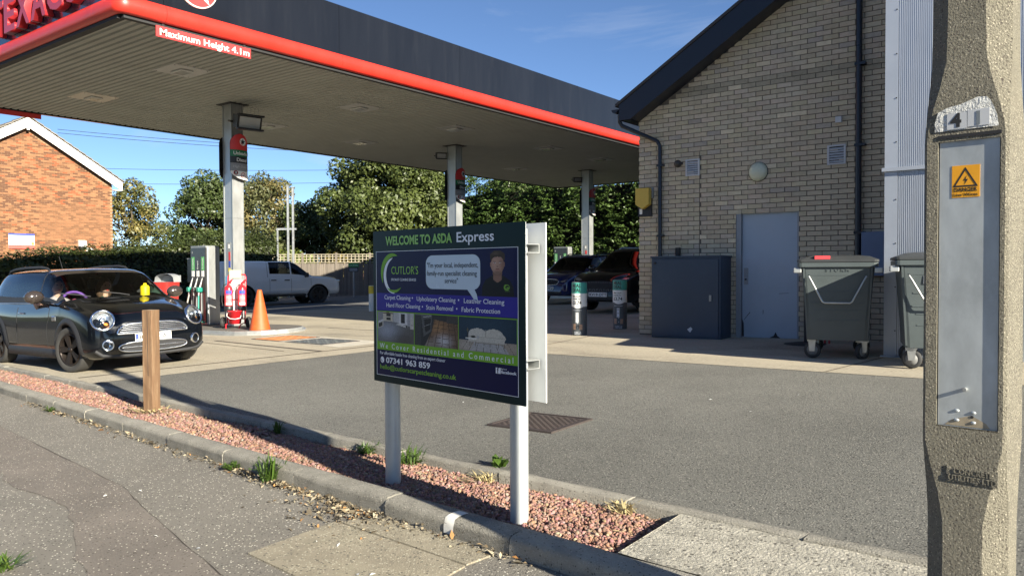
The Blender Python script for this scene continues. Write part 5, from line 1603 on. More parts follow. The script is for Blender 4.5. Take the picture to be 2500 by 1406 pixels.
b = MB(); b.cyl((0, 0, .55), (0, 0, .79), .103, n=20, caps=False); b.build('yellow_band', m_yellow, t)
# =================================================================== vehicles
from mathutils.bvhtree import BVHTree
m_glass = glass_mat('car_glass', (.86, .9, .88), .97)
m_tint = glass_mat('car_glass_tinted', (.25, .28, .28), .8)
m_tyre = mat('tyre_rubber', (.035, .034, .033), .85, var=.2, vscale=20, bump=.3, bscale=120)
m_trim = mat('car_trim', (.022, .022, .024), .6, var=.2, vscale=12, bump=.15, bscale=200)
m_chrome = mat('chrome', (.75, .76, .78), .08, metal=1.0, var=0)
m_inter = mat('car_interior', (.03, .03, .032), .8, var=.2, vscale=8)
m_lampg = glass_mat('lamp_cover', (.9, .92, .92), .97)
m_lampin = mat('lamp_reflector', (.80, .81, .82), .18, metal=.85, var=.2, vscale=40)
m_amber = mat('amber_lens', (.75, .25, .03), .2, var=.1)
m_darkrim = mat('dark_rim', (.045, .036, .032), .35, metal=.7, var=.15, vscale=10)

def lerp_row(keys, t):
    """monotone interpolation of station tuples"""
    i = min(int(t), len(keys) - 2)
    f = t - i
    a, c = np.array(keys[i], float), np.array(keys[i + 1], float)
    d = c - a
    dm = np.array(keys[i], float) - np.array(keys[max(i - 1, 0)], float)
    dp = np.array(keys[min(i + 2, len(keys) - 1)], float) - c
    def slope(u, v):
        s_ = np.where(u * v > 0, 2 * u * v / np.where(u + v == 0, 1, u + v), 0)
        return s_
    if i == 0: m0 = d
    else: m0 = slope(dm, d)
    if i == len(keys) - 2: m1 = d
    else: m1 = slope(d, dp)
    h00, h10, h01, h11 = 2 * f ** 3 - 3 * f ** 2 + 1, f ** 3 - 2 * f ** 2 + f, -2 * f ** 3 + 3 * f ** 2, f ** 3 - f ** 2
    return h00 * a + h10 * m0 + h01 * c + h11 * m1

def section(x, zb, w, zbelt, wtop, ztop, crown=.03, shoulder=.96):
    """right half outline from the keel to the roof centre"""
    h = zbelt - zb
    return [(0, zb), (.80 * w, zb), (.955 * w, zb + .07), (w, zb + .34 * h), (.992 * w, zb + .72 * h), (shoulder * w, zbelt),
            (wtop, ztop - crown * 1.9), (wtop * .70, ztop - crown * .45), (0, ztop)]

class CarBody:
    def __init__(s, st, nu=6, nv=4):
        s.st = st
        U = (len(st) - 1) * nu
        s.nu, s.nv = nu, nv
        grid = []
        us = []
        for iu in range(U + 1):
            t = iu / nu
            k = lerp_row(st, t)
            sec = section(*k)
            pts = []
            n = len(sec)
            for iv in range((n - 1) * nv + 1):
                tv = iv / nv
                p = lerp_row(sec, tv)
                pts.append((k[0], float(p[0]), float(p[1])))
            grid.append(pts); us.append(t)
        s.grid = grid; s.us = us
    def mesh(s, wins, zones=()):
        """wins: (u0,u1,v0,v1) glazed; returns verts, faces, material index (0 paint, 1 glass, 2 trim)"""
        g = s.grid; nU = len(g); n = len(g[0])
        vs = []; idx = {}
        for iu in range(nU):
            for iv in range(n):
                for sd_ in (1, -1):
                    x, y, z = g[iu][iv]
                    if (iv == 0 or iv == n - 1) and sd_ == -1:
                        idx[iu, iv, -1] = idx[iu, iv, 1]; continue
                    idx[iu, iv, sd_] = len(vs); vs.append((x, sd_ * y, z))
        fs = []; mi = []; par = []
        for iu in range(nU - 1):
            for iv in range(n - 1):
                u = (iu + .5) / s.nu; v = (iv + .5) / s.nv
                m = 0
                for (u0, u1, v0, v1) in wins:
                    if u0 < u < u1 and v0 < v < v1: m = 1
                for (u0, u1, v0, v1, mm) in zones:
                    if u0 < u < u1 and v0 < v < v1 and m == 0: m = mm
                for sd_ in (1, -1):
                    q = [idx[iu, iv, sd_], idx[iu + 1, iv, sd_], idx[iu + 1, iv + 1, sd_], idx[iu, iv + 1, sd_]]
                    if sd_ == 1: q = q[::-1]
                    q2 = []
                    for k in q:
                        if k not in q2: q2.append(k)
                    fs.append(q2); mi.append(m)
        for iu, flip in ((0, False), (nU - 1, True)):
            ring = [idx[iu, iv, 1] for iv in range(n)] + [idx[iu, iv, -1] for iv in range(n - 2, 0, -1)]
            fs.append(ring if flip else ring[::-1]); mi.append(0)
        return vs, fs, mi

def make_car(t, st, wins, zones, axles, rw, track, paint, glass, wellr=None, wells=True, spokes=5, rimm=None, steer=0.0, wheel_side=None, width=.2):
    body = CarBody(st)
    vs, fs, mi = body.mesh(wins, zones)
    me = bpy.data.meshes.new('body')
    me.from_pydata(vs, [], fs)
    me.polygons.foreach_set('material_index', mi)
    for m in (paint, glass, m_trim): me.materials.append(m)
    me.update()
    o = bpy.data.objects.new('car_tmp', me); COL.objects.link(o)
    wr = wellr or rw * 1.13
    cut = MB()
    for ax in axles:
        for sd_ in (-1, 1):
            cut.cyl((ax, sd_ * (track - .26), rw), (ax, sd_ * (track + .5), rw), wr, n=36)
    cm = cut.mesh('cut', m_trim)
    co = bpy.data.objects.new('cut_tmp', cm); COL.objects.link(co)
    md = o.modifiers.new('b', 'BOOLEAN'); md.operation = 'DIFFERENCE'; md.solver = 'EXACT'; md.object = co
    res = eval_mesh(o)
    bpy.data.objects.remove(o); bpy.data.objects.remove(co)
    # split by material: glass panes become parts of their own
    bm = bmesh.new(); bm.from_mesh(res)
    bmesh.ops.recalc_face_normals(bm, faces=bm.faces[:])
    for f in bm.faces: f.smooth = True
    gl = [f for f in bm.faces if f.material_index == 1]
    bmg = bm.copy()
    bmesh.ops.delete(bm, geom=[f for f in bm.faces if f.material_index == 1], context='FACES')
    bmesh.ops.delete(bmg, geom=[f for f in bmg.faces if f.material_index != 1], context='FACES')
    bme = bpy.data.meshes.new('body'); bm.to_mesh(bme)
    for m in (paint, glass, m_trim): bme.materials.append(m)
    bme.set_sharp_from_angle(angle=math.radians(38))
    bo = link('body', bme, t)
    tree = BVHTree.FromBMesh(bm)
    # panes, island by island
    bmg.faces.ensure_lookup_table()
    seen = set()
    for f in bmg.faces:
        if f.index in seen: continue
        stack = [f]; isl = []
        seen.add(f.index)
        while stack:
            q = stack.pop(); isl.append(q)
            for e in q.edges:
                for l in e.link_faces:
                    if l.index not in seen: seen.add(l.index); stack.append(l)
        bb = MB(); vmap = {}
        for q in isl:
            for v in q.verts:
                if v not in vmap: vmap[v] = len(vmap)
        bb.add([v.co.copy() for v in vmap], [[vmap[v] for v in q.verts] for q in isl], True)
        c = sum((v.co for v in vmap), Vector()) / len(vmap)
        nm = 'windscreen' if (abs(c.y) < .2 and c.x > -.3) else ('rear_window' if abs(c.y) < .2 else 'side_window')
        bb.build(nm, glass, t)
    bm.free(); bmg.free()
    # wheels
    for ai, ax in enumerate(axles):
        for sd_ in (-1, 1):
            T = Matrix.Translation((ax, sd_ * track, rw)) @ Matrix.Rotation(steer if ai == 0 else 0, 4, 'Z') @ Matrix.Rotation(0 if sd_ > 0 else math.pi, 4, 'Z')
            rr = rw * .70
            w = MB(); w.T = T
            w.lathe([(rr * 1.02, -.07), (rr * 1.02, .085), (rr * .95, .095), (rr * .90, .075), (rr * .88, -.05)], 36, (0, 0, 0), 'y')
            w.lathe([(0, .085), (rr * .15, .085), (rr * .18, .06), (rr * .18, .02), (0, .02)], 20, (0, 0, 0), 'y')
            for k in range(spokes):
                for dk in (-.13, .13):
                    a = 2 * math.pi * k / spokes + dk
                    ca, sa = math.cos(a), math.sin(a)
                    p = Vector((ca, 0, sa)); n_ = Vector((-sa, 0, ca))
                    a0, a1 = p * rr * .15, p * rr * .92
                    w.add([a0 - n_ * .018 + Vector((0, .075, 0)), a0 + n_ * .018 + Vector((0, .075, 0)), a1 + n_ * .022 + Vector((0, .085, 0)), a1 - n_ * .022 + Vector((0, .085, 0)),
                           a0 - n_ * .018 + Vector((0, .04, 0)), a0 + n_ * .018 + Vector((0, .04, 0)), a1 + n_ * .022 + Vector((0, .05, 0)), a1 - n_ * .022 + Vector((0, .05, 0))],
                          [(0, 1, 2, 3), (0, 4, 5, 1), (1, 5, 6, 2), (2, 6, 7, 3), (3, 7, 4, 0)], False)
            w.cyl((0, -.02, 0), (0, .0, 0), rr * .86, n=28)
            wo_ = w.build('wheel', rimm or m_darkrim, t)
            ty = MB(); ty.T = T
            hw = width / 2
            ty.lathe([(rr, -hw * .8), (rw * .90, -hw), (rw * .975, -hw * .9), (rw, -hw * .6), (rw, hw * .6), (rw * .975, hw * .9), (rw * .90, hw), (rr * 1.03, hw * .85), (rr, hw * .6)], 44, (0, 0, 0), 'y')
            ty.build('tyre', m_tyre, wo_)
            if wells:
                q = MB(); q.grid([[(ax + wr * .985 * math.cos(math.radians(a)), yy, rw + wr * .985 * math.sin(math.radians(a))) for yy in (sd_ * (track - .30), sd_ * (track + .03))] for a in range(-5, 186, 10)])
                q.add([(ax + wr * math.cos(math.pi * k / 24), sd_ * (track - .27), rw - .05 + wr * math.sin(math.pi * k / 24)) for k in range(25)], [tuple(range(25))], False)
                q.build('wheel_well', m_trim, t)
    return bo, tree

def front_hit(tree, y, z, x=4.0):
    h = tree.ray_cast(Vector((x, y, z)), Vector((-1, 0, 0)))
    return (h[0], h[1]) if h[0] is not None else (Vector((1.5, y, z)), Vector((1, 0, 0)))
def side_hit(tree, x, z, sd_):
    h = tree.ray_cast(Vector((x, 3.0 * sd_, z)), Vector((0, -sd_, 0)))
    return (h[0], h[1]) if h[0] is not None else (Vector((x, .8 * sd_, z)), Vector((0, sd_, 0)))
def on_front(tree, pts, o=.004):
    return [front_hit(tree, y, z)[0] + Vector((o, 0, 0)) for y, z in pts]
def front_strip(t, tree, pts, r, m, name, par=None, o=.006, n=6, closed=False):
    P = on_front(tree, pts, o)
    b = MB(); b.tube(P + ([P[0]] if closed else []), r, n); return b.build(name, m, par or t)
def front_fill(t, tree, outline, m, name, par=None, o=.004, rings=5):
    """patch that follows the nose: outline in (y,z), shrunk ring by ring to its centre"""
    cy = sum(p[0] for p in outline) / len(outline); cz = sum(p[1] for p in outline) / len(outline)
    rows = []
    for k in range(rings + 1):
        f = 1 - k / rings * .98
        rows.append([q for q in on_front(tree, [(cy + (y - cy) * f, cz + (z - cz) * f) for y, z in outline], o)])
    rows = [r + [r[0]] for r in rows]
    b = MB(); b.grid(rows); return b.build(name, m, par or t)
def arch_trim(t, tree, axles, rw, r0, r1, m, sides=(-1, 1), half=.83, thick=.02):
    for ax in axles:
        for sd_ in sides:
            rows = []
            for k in range(25):
                a = math.radians(-8 + 196 * k / 24)
                row = []
                for r in (r0, (r0 + r1) / 2, r1):
                    p = (ax + r * math.cos(a), max(.16, rw + r * math.sin(a)))
                    h = side_hit(tree, p[0], max(p[1], .20), sd_)[0]
                    row.append((p[0], h.y + sd_ * (thick if r < r1 else .002), p[1]))
                hin = row[0]
                rows.append([(hin[0], hin[1] - sd_ * .06, hin[2])] + row)
            b = MB(); b.grid(rows if sd_ > 0 else rows[::-1]); b.build('arch_trim', m, t)
def plate(t, tree, y, z, w, h, body, m, flag=False, tilt=0.0):
    p, n = front_hit(tree, y, z)
    x = p.x + .012
    b = MB(); b.bbox((x, y - w / 2, z - h / 2), (x + .008, y + w / 2, z + h / 2), .003); po = b.build('number_plate', m, t)
    # seen from the front: text runs towards +y of the viewer's right, i.e. from -y ... car looks along +x so right of viewer is +y
    off = .055 if flag else .02
    text(body, m_dark, po, frame((0, 1, 0), (0, 0, 1), (x + .0085, y - w / 2 + off, z - h * .30)), size=h * .88, fit=w - off - .02, ext=.0006, bold=.018)
    if flag:
        b = MB(); b.box((x + .0081, y - w / 2 + .004, z - h / 2 + .004), (x + .009, y - w / 2 + .046, z + h / 2 - .004)); b.build('plate_flag', m_bluenote, po)
        text('UK', m_signwhite, po, frame((0, 1, 0), (0, 0, 1), (x + .0094, y - w / 2 + .008, z - h * .40)), size=.032, fit=.034, ext=.0004)
    return po
def skinned(name, verts, edges, radii, m, parent, sub=2):
    me = bpy.data.meshes.new(name); me.from_pydata(verts, edges, [])
    o = bpy.data.objects.new('skin_tmp', me); COL.objects.link(o)
    sk = o.modifiers.new('s', 'SKIN'); sk.use_smooth_shade = True
    for i, r in enumerate(radii):
        r = (r, r) if not isinstance(r, tuple) else r
        me.skin_vertices[0].data[i].radius = r
    me.skin_vertices[0].data[0].use_root = True
    ss = o.modifiers.new('d', 'SUBSURF'); ss.levels = sub; ss.render_levels = sub
    out = eval_mesh(o)
    bpy.data.objects.remove(o)
    out.materials.clear(); out.materials.append(m)
    return link(name, out, parent)
m_face = mat('skin', (.50, .31, .23), .6, var=.08, vscale=20)
def seated_person(label, loc, parent_m, cloth, hair, hair_len=.0, hands=None, cap=None):
    """loc: hip point in car coordinates; faces +x of the car"""
    W_ = parent_m @ Vector(loc)
    t = thing('person', label, 'person', W_, parent_m.to_euler().z)
    vs = [(0, 0, .05), (0.0, 0, .22), (-.02, 0, .40), (-.02, 0, .49), (-.015, 0, .55)]
    ed = [(0, 1), (1, 2), (2, 3), (3, 4)]
    rd = [.15, (.16, .12), (.17, .11), .055, .05]
    def ch(base, pts, rs):
        k = len(vs); vs.extend(pts); rd.extend(rs)
        ed.append((base, k))
        for i in range(len(pts) - 1): ed.append((k + i, k + i + 1))
    for sd_, hand in ((1, hands[0] if hands else (.30, .16, .16)), (-1, hands[1] if hands else (.30, -.16, .16))):
        ch(2, [(-.02, sd_ * .19, .41), (.08, sd_ * .23, .22), ((hand[0] + .08) / 2 + .04, (hand[1] + sd_ * .23) / 2, (hand[2] + .22) / 2 - .02), (hand[0] - .05, hand[1], hand[2]), hand], [.07, .052, .045, .032, (.04, .025)])
    ch(0, [(.20, .10, .03), (.45, .11, .06)], [.09, .075]); ch(0, [(.20, -.10, .03), (.45, -.11, .06)], [.09, .075])
    skinned('body', vs, ed, rd, cloth, t, 1)
    hd = MB(); hd.sphere((.0, 0, .66), .105, 18, 14, (.95, .78, 1.15)); hd.sphere((.095, 0, .645), .020, 8, 6, (1, .7, 1.2))
    hd.sphere((-.005, .082, .655), .022, 8, 6, (.6, .4, 1)); hd.sphere((-.005, -.082, .655), .022, 8, 6, (.6, .4, 1)); hd.cyl((-.012, 0, .48), (-.005, 0, .60), .05, .048)
    h_ = hd.build('head', m_face, t)
    e = MB()
    for sd_ in (-1, 1): e.sphere((.087, sd_ * .032, .675), .010, 8, 6)
    e.build('eye', m_dark, h_)
    e = MB(); e.sphere((.088, 0, .598), .022, 8, 6, (.35, 1, .28)); e.build('mouth', m_redsign, h_)
    hr = MB(); hr.sphere((-.022, 0, .685), .115, 18, 12, (.95, .85, 1.08))
    if hair_len: hr.sphere((-.05, 0, .60), .12, 16, 10, (.7, 1.05, 1.3))
    hr.build('hair', hair, h_)
    if hands:
        for hx, hy, hz in hands:
            q = MB()
            for k in range(4): q.tube([(hx - .01, hy - .03 + .02 * k, hz + .01), (hx + .035, hy - .032 + .021 * k, hz + .012), (hx + .045, hy - .030 + .02 * k, hz - .022)], [.011, .0095, .008], 7)
            q.tube([(hx - .02, hy + .035, hz), (hx + .02, hy + .045, hz - .01)], [.012, .010], 7); q.sphere((hx - .015, hy, hz + .003), .036, 10, 8, (1.1, 1, .5))
            q.build('hand', m_face, t)
    return t

# ------------------------------------------------------------------ black compact estate in the foreground
SC = 1.0
m_black = mat('paint_black', (.003, .004, .006), .10, var=0, coat=.5, spec=.3)
m_bronzereflect = mat('bronze_soffit_reflection', (.06, .048, .042), .18, metal=.4, var=.05, coat=.8)  # on the roof: canopy soffit's brown reflection put into the colour
carA = thing('black_car', 'black compact estate car with two people inside, pulled up beside the kerb', 'car', (-12.33, 5.57, gz(-12.33, 5.57) + .002), 0, rot=(math.atan(GC), -math.atan(GB), math.radians(-1.5)))
carA.scale = (SC, SC, SC)
WM[carA] = WM[carA] @ Matrix.Diagonal((SC, SC, SC, 1))
#      x      zb    w     belt  wtop  ztop  crown shoulder
stA = [(-1.98, .42, .54, .72, .38, .78, .02, .97), (-1.95, .30, .64, .84, .44, 1.02, .02, .95), (-1.85, .22, .72, .92, .50, 1.23, .02, .955), (-1.66, .19, .78, .935, .55, 1.365, .022, .95), (-1.27, .18, .83, .925, .61, 1.405, .025, .945),
       (-.55, .18, .838, .905, .65, 1.418, .03, .945), (.18, .18, .838, .915, .65, 1.405, .03, .945), (.42, .18, .838, .918, .645, 1.37, .03, .945), (.98, .18, .838, .925, .71, .99, .02, .95), (1.08, .18, .836, .915, .70, .96, .022, .95),
       (1.42, .17, .835, .85, .66, .905, .03, .955), (1.66, .17, .825, .795, .62, .855, .034, .955), (1.80, .18, .80, .735, .58, .805, .034, .95), (1.88, .20, .76, .665, .54, .745, .03, .94), (1.925, .22, .70, .585, .49, .66, .02, .95), (1.945, .26, .61, .49, .43, .56, .015, .95)]
winsA = [(7.17, 7.95, 6.0, 8.0), (6.35, 7.75, 5.22, 5.95), (5.02, 6.25, 5.22, 5.95), (3.05, 4.93, 5.22, 5.95), (1.2, 1.98, 5.6, 8.0)]
zonesA = [(3.0, 7.17, 6.4, 8.0, 0)]
bodyA, treeA = make_car(carA, stA, winsA, [(3.0, 7.9, 5.12, 6.0, 2)], (1.273, -1.273), .305, .735, m_black, m_glass, wellr=.345, spokes=5, steer=math.radians(13), width=.195)
arch_trim(carA, treeA, (1.273, -1.273), .305, .345, .425, m_trim)
for sd_ in (-1, 1):
    b = MB(); rows = []
    for x in np.linspace(-.86, .86, 9):
        h = side_hit(treeA, x, .30, sd_)[0]
        rows.append([(x, h.y - sd_ * .02, .165), (x, h.y + sd_ * .012, .175), (x, h.y + sd_ * .014, .27), (x, h.y - sd_ * .002, .30)])
    b.grid(rows if sd_ > 0 else rows[::-1]); b.build('sill_trim', m_trim, carA)
    # roof rail
    b = MB(); pts = [(x, sd_ * .56, 1.385 + z) for x, z in ((.10, 0), (.0, .035), (-.2, .055), (-.8, .058), (-1.2, .045), (-1.4, .02), (-1.48, -.02))]
    b.tube(pts, [.012, .02, .022, .022, .022, .02, .012], 8); b.build('roof_rail', m_trim, carA)
    # door mirror: bronze shell on a black foot
    b = MB(); b.sphere((.68, sd_ * 1.0, 1.02), .125, 18, 12, (.62, 1.0, .72)); b.build('mirror', m_bronzereflect, carA)
    b = MB(); b.tube([(.66, sd_ * .80, .92), (.67, sd_ * .88, .94), (.68, sd_ * .95, .98)], [.03, .026, .03]); b.build('mirror_foot', m_black, carA)
    # chrome waistline, door seam, handle, side repeater
    b = MB(); b.tube([side_hit(treeA, x, .9, sd_)[0] * 1 + Vector((0, sd_ * .002, .02)) for x in np.linspace(-1.75, .80, 14)], .007, 6); b.build('waist_trim', m_chrome, carA)
    for x0 in (-.48, .62):
        b = MB(); b.tube([side_hit(treeA, x0 + (.06 if z > .7 else 0) * (1 if x0 > 0 else 0), z, sd_)[0] + Vector((0, sd_ * .001, 0)) for z in np.linspace(.32, .86, 8)], .0035, 4); b.build('door_seam', m_dark, carA)
    p = side_hit(treeA, -.30, .78, sd_)[0]
    b = MB(); b.tube([p + Vector((-.07, sd_ * .0, 0)), p + Vector((-.06, sd_ * .025, .003)), p + Vector((.06, sd_ * .025, .003)), p + Vector((.07, 0, 0))], .010, 8); b.build('door_handle', m_chrome, carA)
    p = side_hit(treeA, .86, .72, sd_)[0]
    b = MB(); b.bbox((p.x - .06, p.y - .012, p.z - .035), (p.x + .06, p.y + .012, p.z + .035), .01); b.build('side_repeater', m_chrome, carA)
# roof skin just proud of the body, reflected soffit brown in its colour
b = MB(); rows = []
for u in np.linspace(2.2, 7.16, 26):
    k = lerp_row(stA, u); sec = section(*k)
    row = []
    for v in np.linspace(6.10, 8, 7):
        p = lerp_row(sec, v); row.append((k[0], p[0], p[1] + .004))
    rows.append([(x, -y, z) for x, y, z in row] + row[::-1][1:])
b.grid(rows); b.build('roof', m_bronzereflect, carA)
# head lamps: chrome ring, reflector bowl, clear cover
for sd_ in (-1, 1):
    hy, hz = sd_ * .625, .69
    p, n = front_hit(treeA, hy, hz)
    n = Vector((.86, sd_ * .28, .36)).normalized()
    p = p + n * .016
    T = n.to_track_quat('Z', 'Y').to_matrix().to_4x4(); T.translation = p
    b = MB(); b.T = T
    b.lathe([(.132, -.06), (.145, -.02), (.149, .0), (.142, .014), (.124, .012), (.120, 0)], 36); hl = b.build('headlight', m_chrome, carA)
    b = MB(); b.T = T; b.lathe([(.122, .004), (.10, -.015), (.05, -.030), (0, -.034)], 28); b.build('reflector', m_lampin, hl)
    b = MB(); b.T = T; b.lathe([(.045, -.004), (.042, .012), (.02, .020), (0, .022)], 20, (-.01, .012, 0)); b.build('bulb_lens', m_chrome, hl)
    b = MB(); b.T = T; b.sphere((.035 * 1, -.055, -.01), .028, 12, 8, (1.1, .8, .6)); b.build('indicator', m_amber, hl)
    b = MB(); b.T = T; b.lathe([(.122, .008), (.10, .022), (.05, .034), (0, .038)], 28); b.build('lamp_cover', m_lampg, hl)
    # fog lamp
    p, n = front_hit(treeA, sd_ * .60, .37)
    n = Vector((.9, sd_ * .35, 0)).normalized()
    T = n.to_track_quat('Z', 'Y').to_matrix().to_4x4(); T.translation = p + n * .008
    b = MB(); b.T = T; b.lathe([(.072, -.03), (.072, .008), (.060, .012), (.055, 0), (.03, -.012), (0, -.014)], 24); fg = b.build('fog_lamp', m_chrome, carA)
    b = MB(); b.T = T; b.lathe([(.056, .006), (0, .016)], 20); b.build('lamp_cover', m_lampg, fg)
# grille: chrome surround and bars
def oval(w, z0, z1, k=.55, n=36):
    out = []
    for i in range(n):
        a = 2 * math.pi * i / n
        c, s_ = math.cos(a), math.sin(a)
        y = w * math.copysign(abs(c) ** k, c); zc = (z0 + z1) / 2; h = (z1 - z0) / 2
        z = zc + h * math.copysign(abs(s_) ** .8, s_)
        out.append((y, z))
    return out
gw = lambda z: .48 if z < .55 else .48 - (z - .55) * 1.35
og = []
for i in range(13): og.append((-.48 + .96 * i / 12, .505))
og += [(.482, .525), (.46, .565), (.40, .605)] + [(.32 - .64 * i / 8, .628 + .008 * math.sin(math.pi * i / 8)) for i in range(9)] + [(-.40, .605), (-.46, .565), (-.482, .525)]
gr = front_fill(carA, treeA, og, m_dark, 'grille', o=.010)
front_strip(carA, treeA, og, .014, m_chrome, 'grille_surround', gr, .016, 8, True)
for z in (.530, .556, .582, .607):
    w = gw(z) - .03
    front_strip(carA, treeA, [(-w + 2 * w * i / 14, z) for i in range(15)], .0075, m_chrome, 'grille_bar', gr, .018)
ol = oval(.47, .255, .385)
lg = front_fill(carA, treeA, ol, m_dark, 'lower_grille', o=.012)
front_strip(carA, treeA, ol, .010, m_chrome, 'grille_surround', lg, .016, 8, True)
front_strip(carA, treeA, [(-.43 + .86 * i / 14, .32) for i in range(15)], .006, m_chrome, 'grille_bar', lg, .018)
front_strip(carA, treeA, [(-.74, .30), (-.66, .235), (-.5, .215), (-.3, .21), (0, .208), (.3, .21), (.5, .215), (.66, .235), (.74, .30)], .028, m_trim, 'bumper_lip', None, .0, 8)
plate(carA, treeA, 0.0, .438, .50, .105, 'RA51 CAL', m_signwhite, True)
# badge on the nose, wipers, aerial
for y0 in (-.42, .12):
    b = MB(); b.tube([(1.02, y0 + .02, 1.0), (.95, y0 - .10, 1.03), (.90, y0 - .34, 1.06)], .007, 6); b.build('wiper', m_trim, carA)
b = MB(); b.tube([(-.9, .0, 1.415), (-1.02, 0, 1.62)], .004, 6); b.build('aerial', m_trim, carA)
# interior: floor pan, dash, seats, steering wheel, bottle on the dash
b = MB(); b.box((-1.7, -.70, .20), (.95, .70, .26)); b.box((.55, -.70, .26), (.98, .70, .86)); b.prism([(.52, -.70, .80), (.98, -.70, .80), (.98, -.70, .93), (.60, -.70, .935)], (0, 1.4, 0)); b.build('dashboard', m_inter, carA)
for sy in (-.36, .36):
    b = MB(); b.bbox((-.55, sy - .23, .40), (-.02, sy + .23, .54), .05); b.prism([(-.50, sy - .23, .50), (-.36, sy - .23, .50), (-.52, sy - .23, 1.06), (-.62, sy - .23, 1.06)], (0, .46, 0)); b.bbox((-.64, sy - .12, 1.09), (-.54, sy + .12, 1.24), .03); b.build('seat', m_inter, carA)
b = MB(); b.prism([(-1.32, -.6, .45), (-1.15, -.6, .45), (-1.32, -.6, 1.0), (-1.45, -.6, 1.0)], (0, 1.2, 0)); b.build('rear_seat', m_inter, carA)
T = Matrix.Translation((.42, -.36, .90)) @ Matrix.Rotation(math.radians(-25), 4, 'Y') @ Matrix.Rotation(math.radians(90), 4, 'Y')
b = MB(); b.T = T; b.tube([(.185 * math.cos(2 * math.pi * k / 28), .185 * math.sin(2 * math.pi * k / 28), 0) for k in range(29)], .020, 8); sw_ = b.build('steering_wheel', mat('purple_cover', (.14, .05, .30), .6, var=.1), carA)
b = MB(); b.T = T; b.sphere((0, 0, 0), .075, 14, 8, (1, 1, .4)); b.build('wheel_hub', mat('pink_cover', (.62, .12, .22), .6, var=.1), sw_)
b = MB(); b.sphere((.25, 0, 1.28), .045, 12, 8, (.4, 2.0, .8)); b.tube([(.25, 0, 1.28), (.30, 0, 1.36)], .012); b.build('rear_view_mirror', m_inter, carA)
WA = WM[carA]
seated_person('driver in pale top with both hands on a purple wheel, inside the black car', (-.26, -.36, .50), WA, mat('cloth_pale', (.42, .36, .36), .8, var=.1), m_hair, hands=[(.60, -.22, .42), (.60, -.50, .42)])
seated_person('passenger with long brown hair and dark green top inside the black car', (-.26, .34, .47), WA, mat('cloth_green', (.02, .05, .035), .8, var=.1), mat('brown_hair', (.10, .055, .03), .7, var=.3, vscale=30), .1)
yb = WA @ Vector((.74, .50, .965))
t = thing('bottle', 'bright yellow bottle standing on the dashboard of the black car', 'bottle', yb - Vector((0, 0, .03)))
b = MB(); b.lathe([(0, 0), (.062, 0), (.066, .02), (.066, .17), (.05, .19), (.022, .20), (.022, .225), (0, .225)], 20); b.build('body', mat('yellow_plastic', (.75, .58, .01), .5, var=.05), t)
b = MB(); b.lathe([(.067, .0), (.067, .035)], 20); b.build('label', m_signwhite, t)

# ------------------------------------------------------------------ white double cab pickup with hard top
m_whitep = mat('paint_white', (.70, .71, .72), .2, var=.03, coat=.8)
carB = thing('white_pickup', 'white double cab pickup with hard top parked before the timber fence', 'pickup', (-27.66, 19.9, gz(-27.66, 19.9) + .012), math.radians(74))
stB = [(-2.55, .55, .60, .95, .50, 1.30, .02, .97), (-2.50, .45, .82, 1.10, .62, 1.62, .02, .96), (-2.35, .42, .90, 1.13, .66, 1.78, .02, .955), (-1.5, .42, .925, 1.14, .67, 1.80, .02, .955), (-.62, .42, .925, 1.14, .66, 1.80, .02, .955), (-.58, .42, .925, 1.14, .66, 1.79, .02, .955),
       (.35, .42, .925, 1.13, .66, 1.80, .025, .955), (.60, .42, .925, 1.125, .65, 1.75, .03, .955), (1.30, .42, .925, 1.12, .76, 1.23, .02, .96), (1.45, .42, .925, 1.11, .76, 1.20, .02, .96), (2.05, .40, .925, 1.08, .76, 1.17, .025, .955), (2.38, .42, .90, 1.02, .72, 1.11, .03, .95), (2.50, .45, .84, .92, .62, 1.02, .02, .95), (2.55, .50, .74, .80, .52, .88, .02, .95)]
winsB = [(7.1, 7.9, 6.0, 8.0), (6.1, 7.65, 5.2, 5.92), (5.12, 5.95, 5.2, 5.92)]
bodyB, treeB = make_car(carB, stB, winsB, [], (1.55, -1.535), .385, .79, m_whitep, m_tint, wellr=.46, spokes=6, width=.26, rimm=m_trim)
arch_trim(carB, treeB, (1.55, -1.535), .385, .455, .53, m_whitep, thick=.03)
for sd_ in (-1, 1):
    for x0 in (.38, -.52, 1.22):
        b = MB(); b.tube([side_hit(treeB, x0, z, sd_)[0] + Vector((0, sd_ * .001, 0)) for z in np.linspace(.55, 1.08, 8)], .006, 4); b.build('door_seam', m_dark, carB)
    for x0 in (.20, -.36):
        p = side_hit(treeB, x0, 1.02, sd_)[0]; b = MB(); b.bbox((p.x - .10, p.y - .01, p.z - .02), (p.x + .10, p.y + sd_ * .03 + .01, p.z + .02), .008); b.build('door_handle', m_blackpl, carB)
    b = MB(); b.bbox((.93, sd_ * 1.02 - .11, 1.14), (1.05, sd_ * 1.02 + .11, 1.32), .03); b.tube([(.98, sd_ * .9, 1.14), (.98, sd_ * 1.0, 1.18)], .025); b.build('mirror', m_blackpl, carB)
    b = MB(); b.box((-.9, sd_ * .88 - .05, .36), (1.0, sd_ * .88 + .05, .42)); b.build('side_step', m_blackpl, carB)
    p, n = front_hit(treeB, sd_ * .68, .97); b = MB(); b.sphere((p.x - .05, p.y, p.z - .02), .12, 14, 10, (1.4, .75, .65)); b.build('headlight', m_lampin, carB)
    p = side_hit(treeB, -1.5, 1.4, sd_)[0]; b = MB(); b.tube([side_hit(treeB, -.60, z, sd_)[0] + Vector((0, sd_ * .002, 0)) for z in np.linspace(1.14, 1.70, 6)], .008, 4); b.build('hard_top_seam', m_dark, carB)
front_fill(carB, treeB, oval(.45, .62, .90), m_trim, 'grille', o=.012)
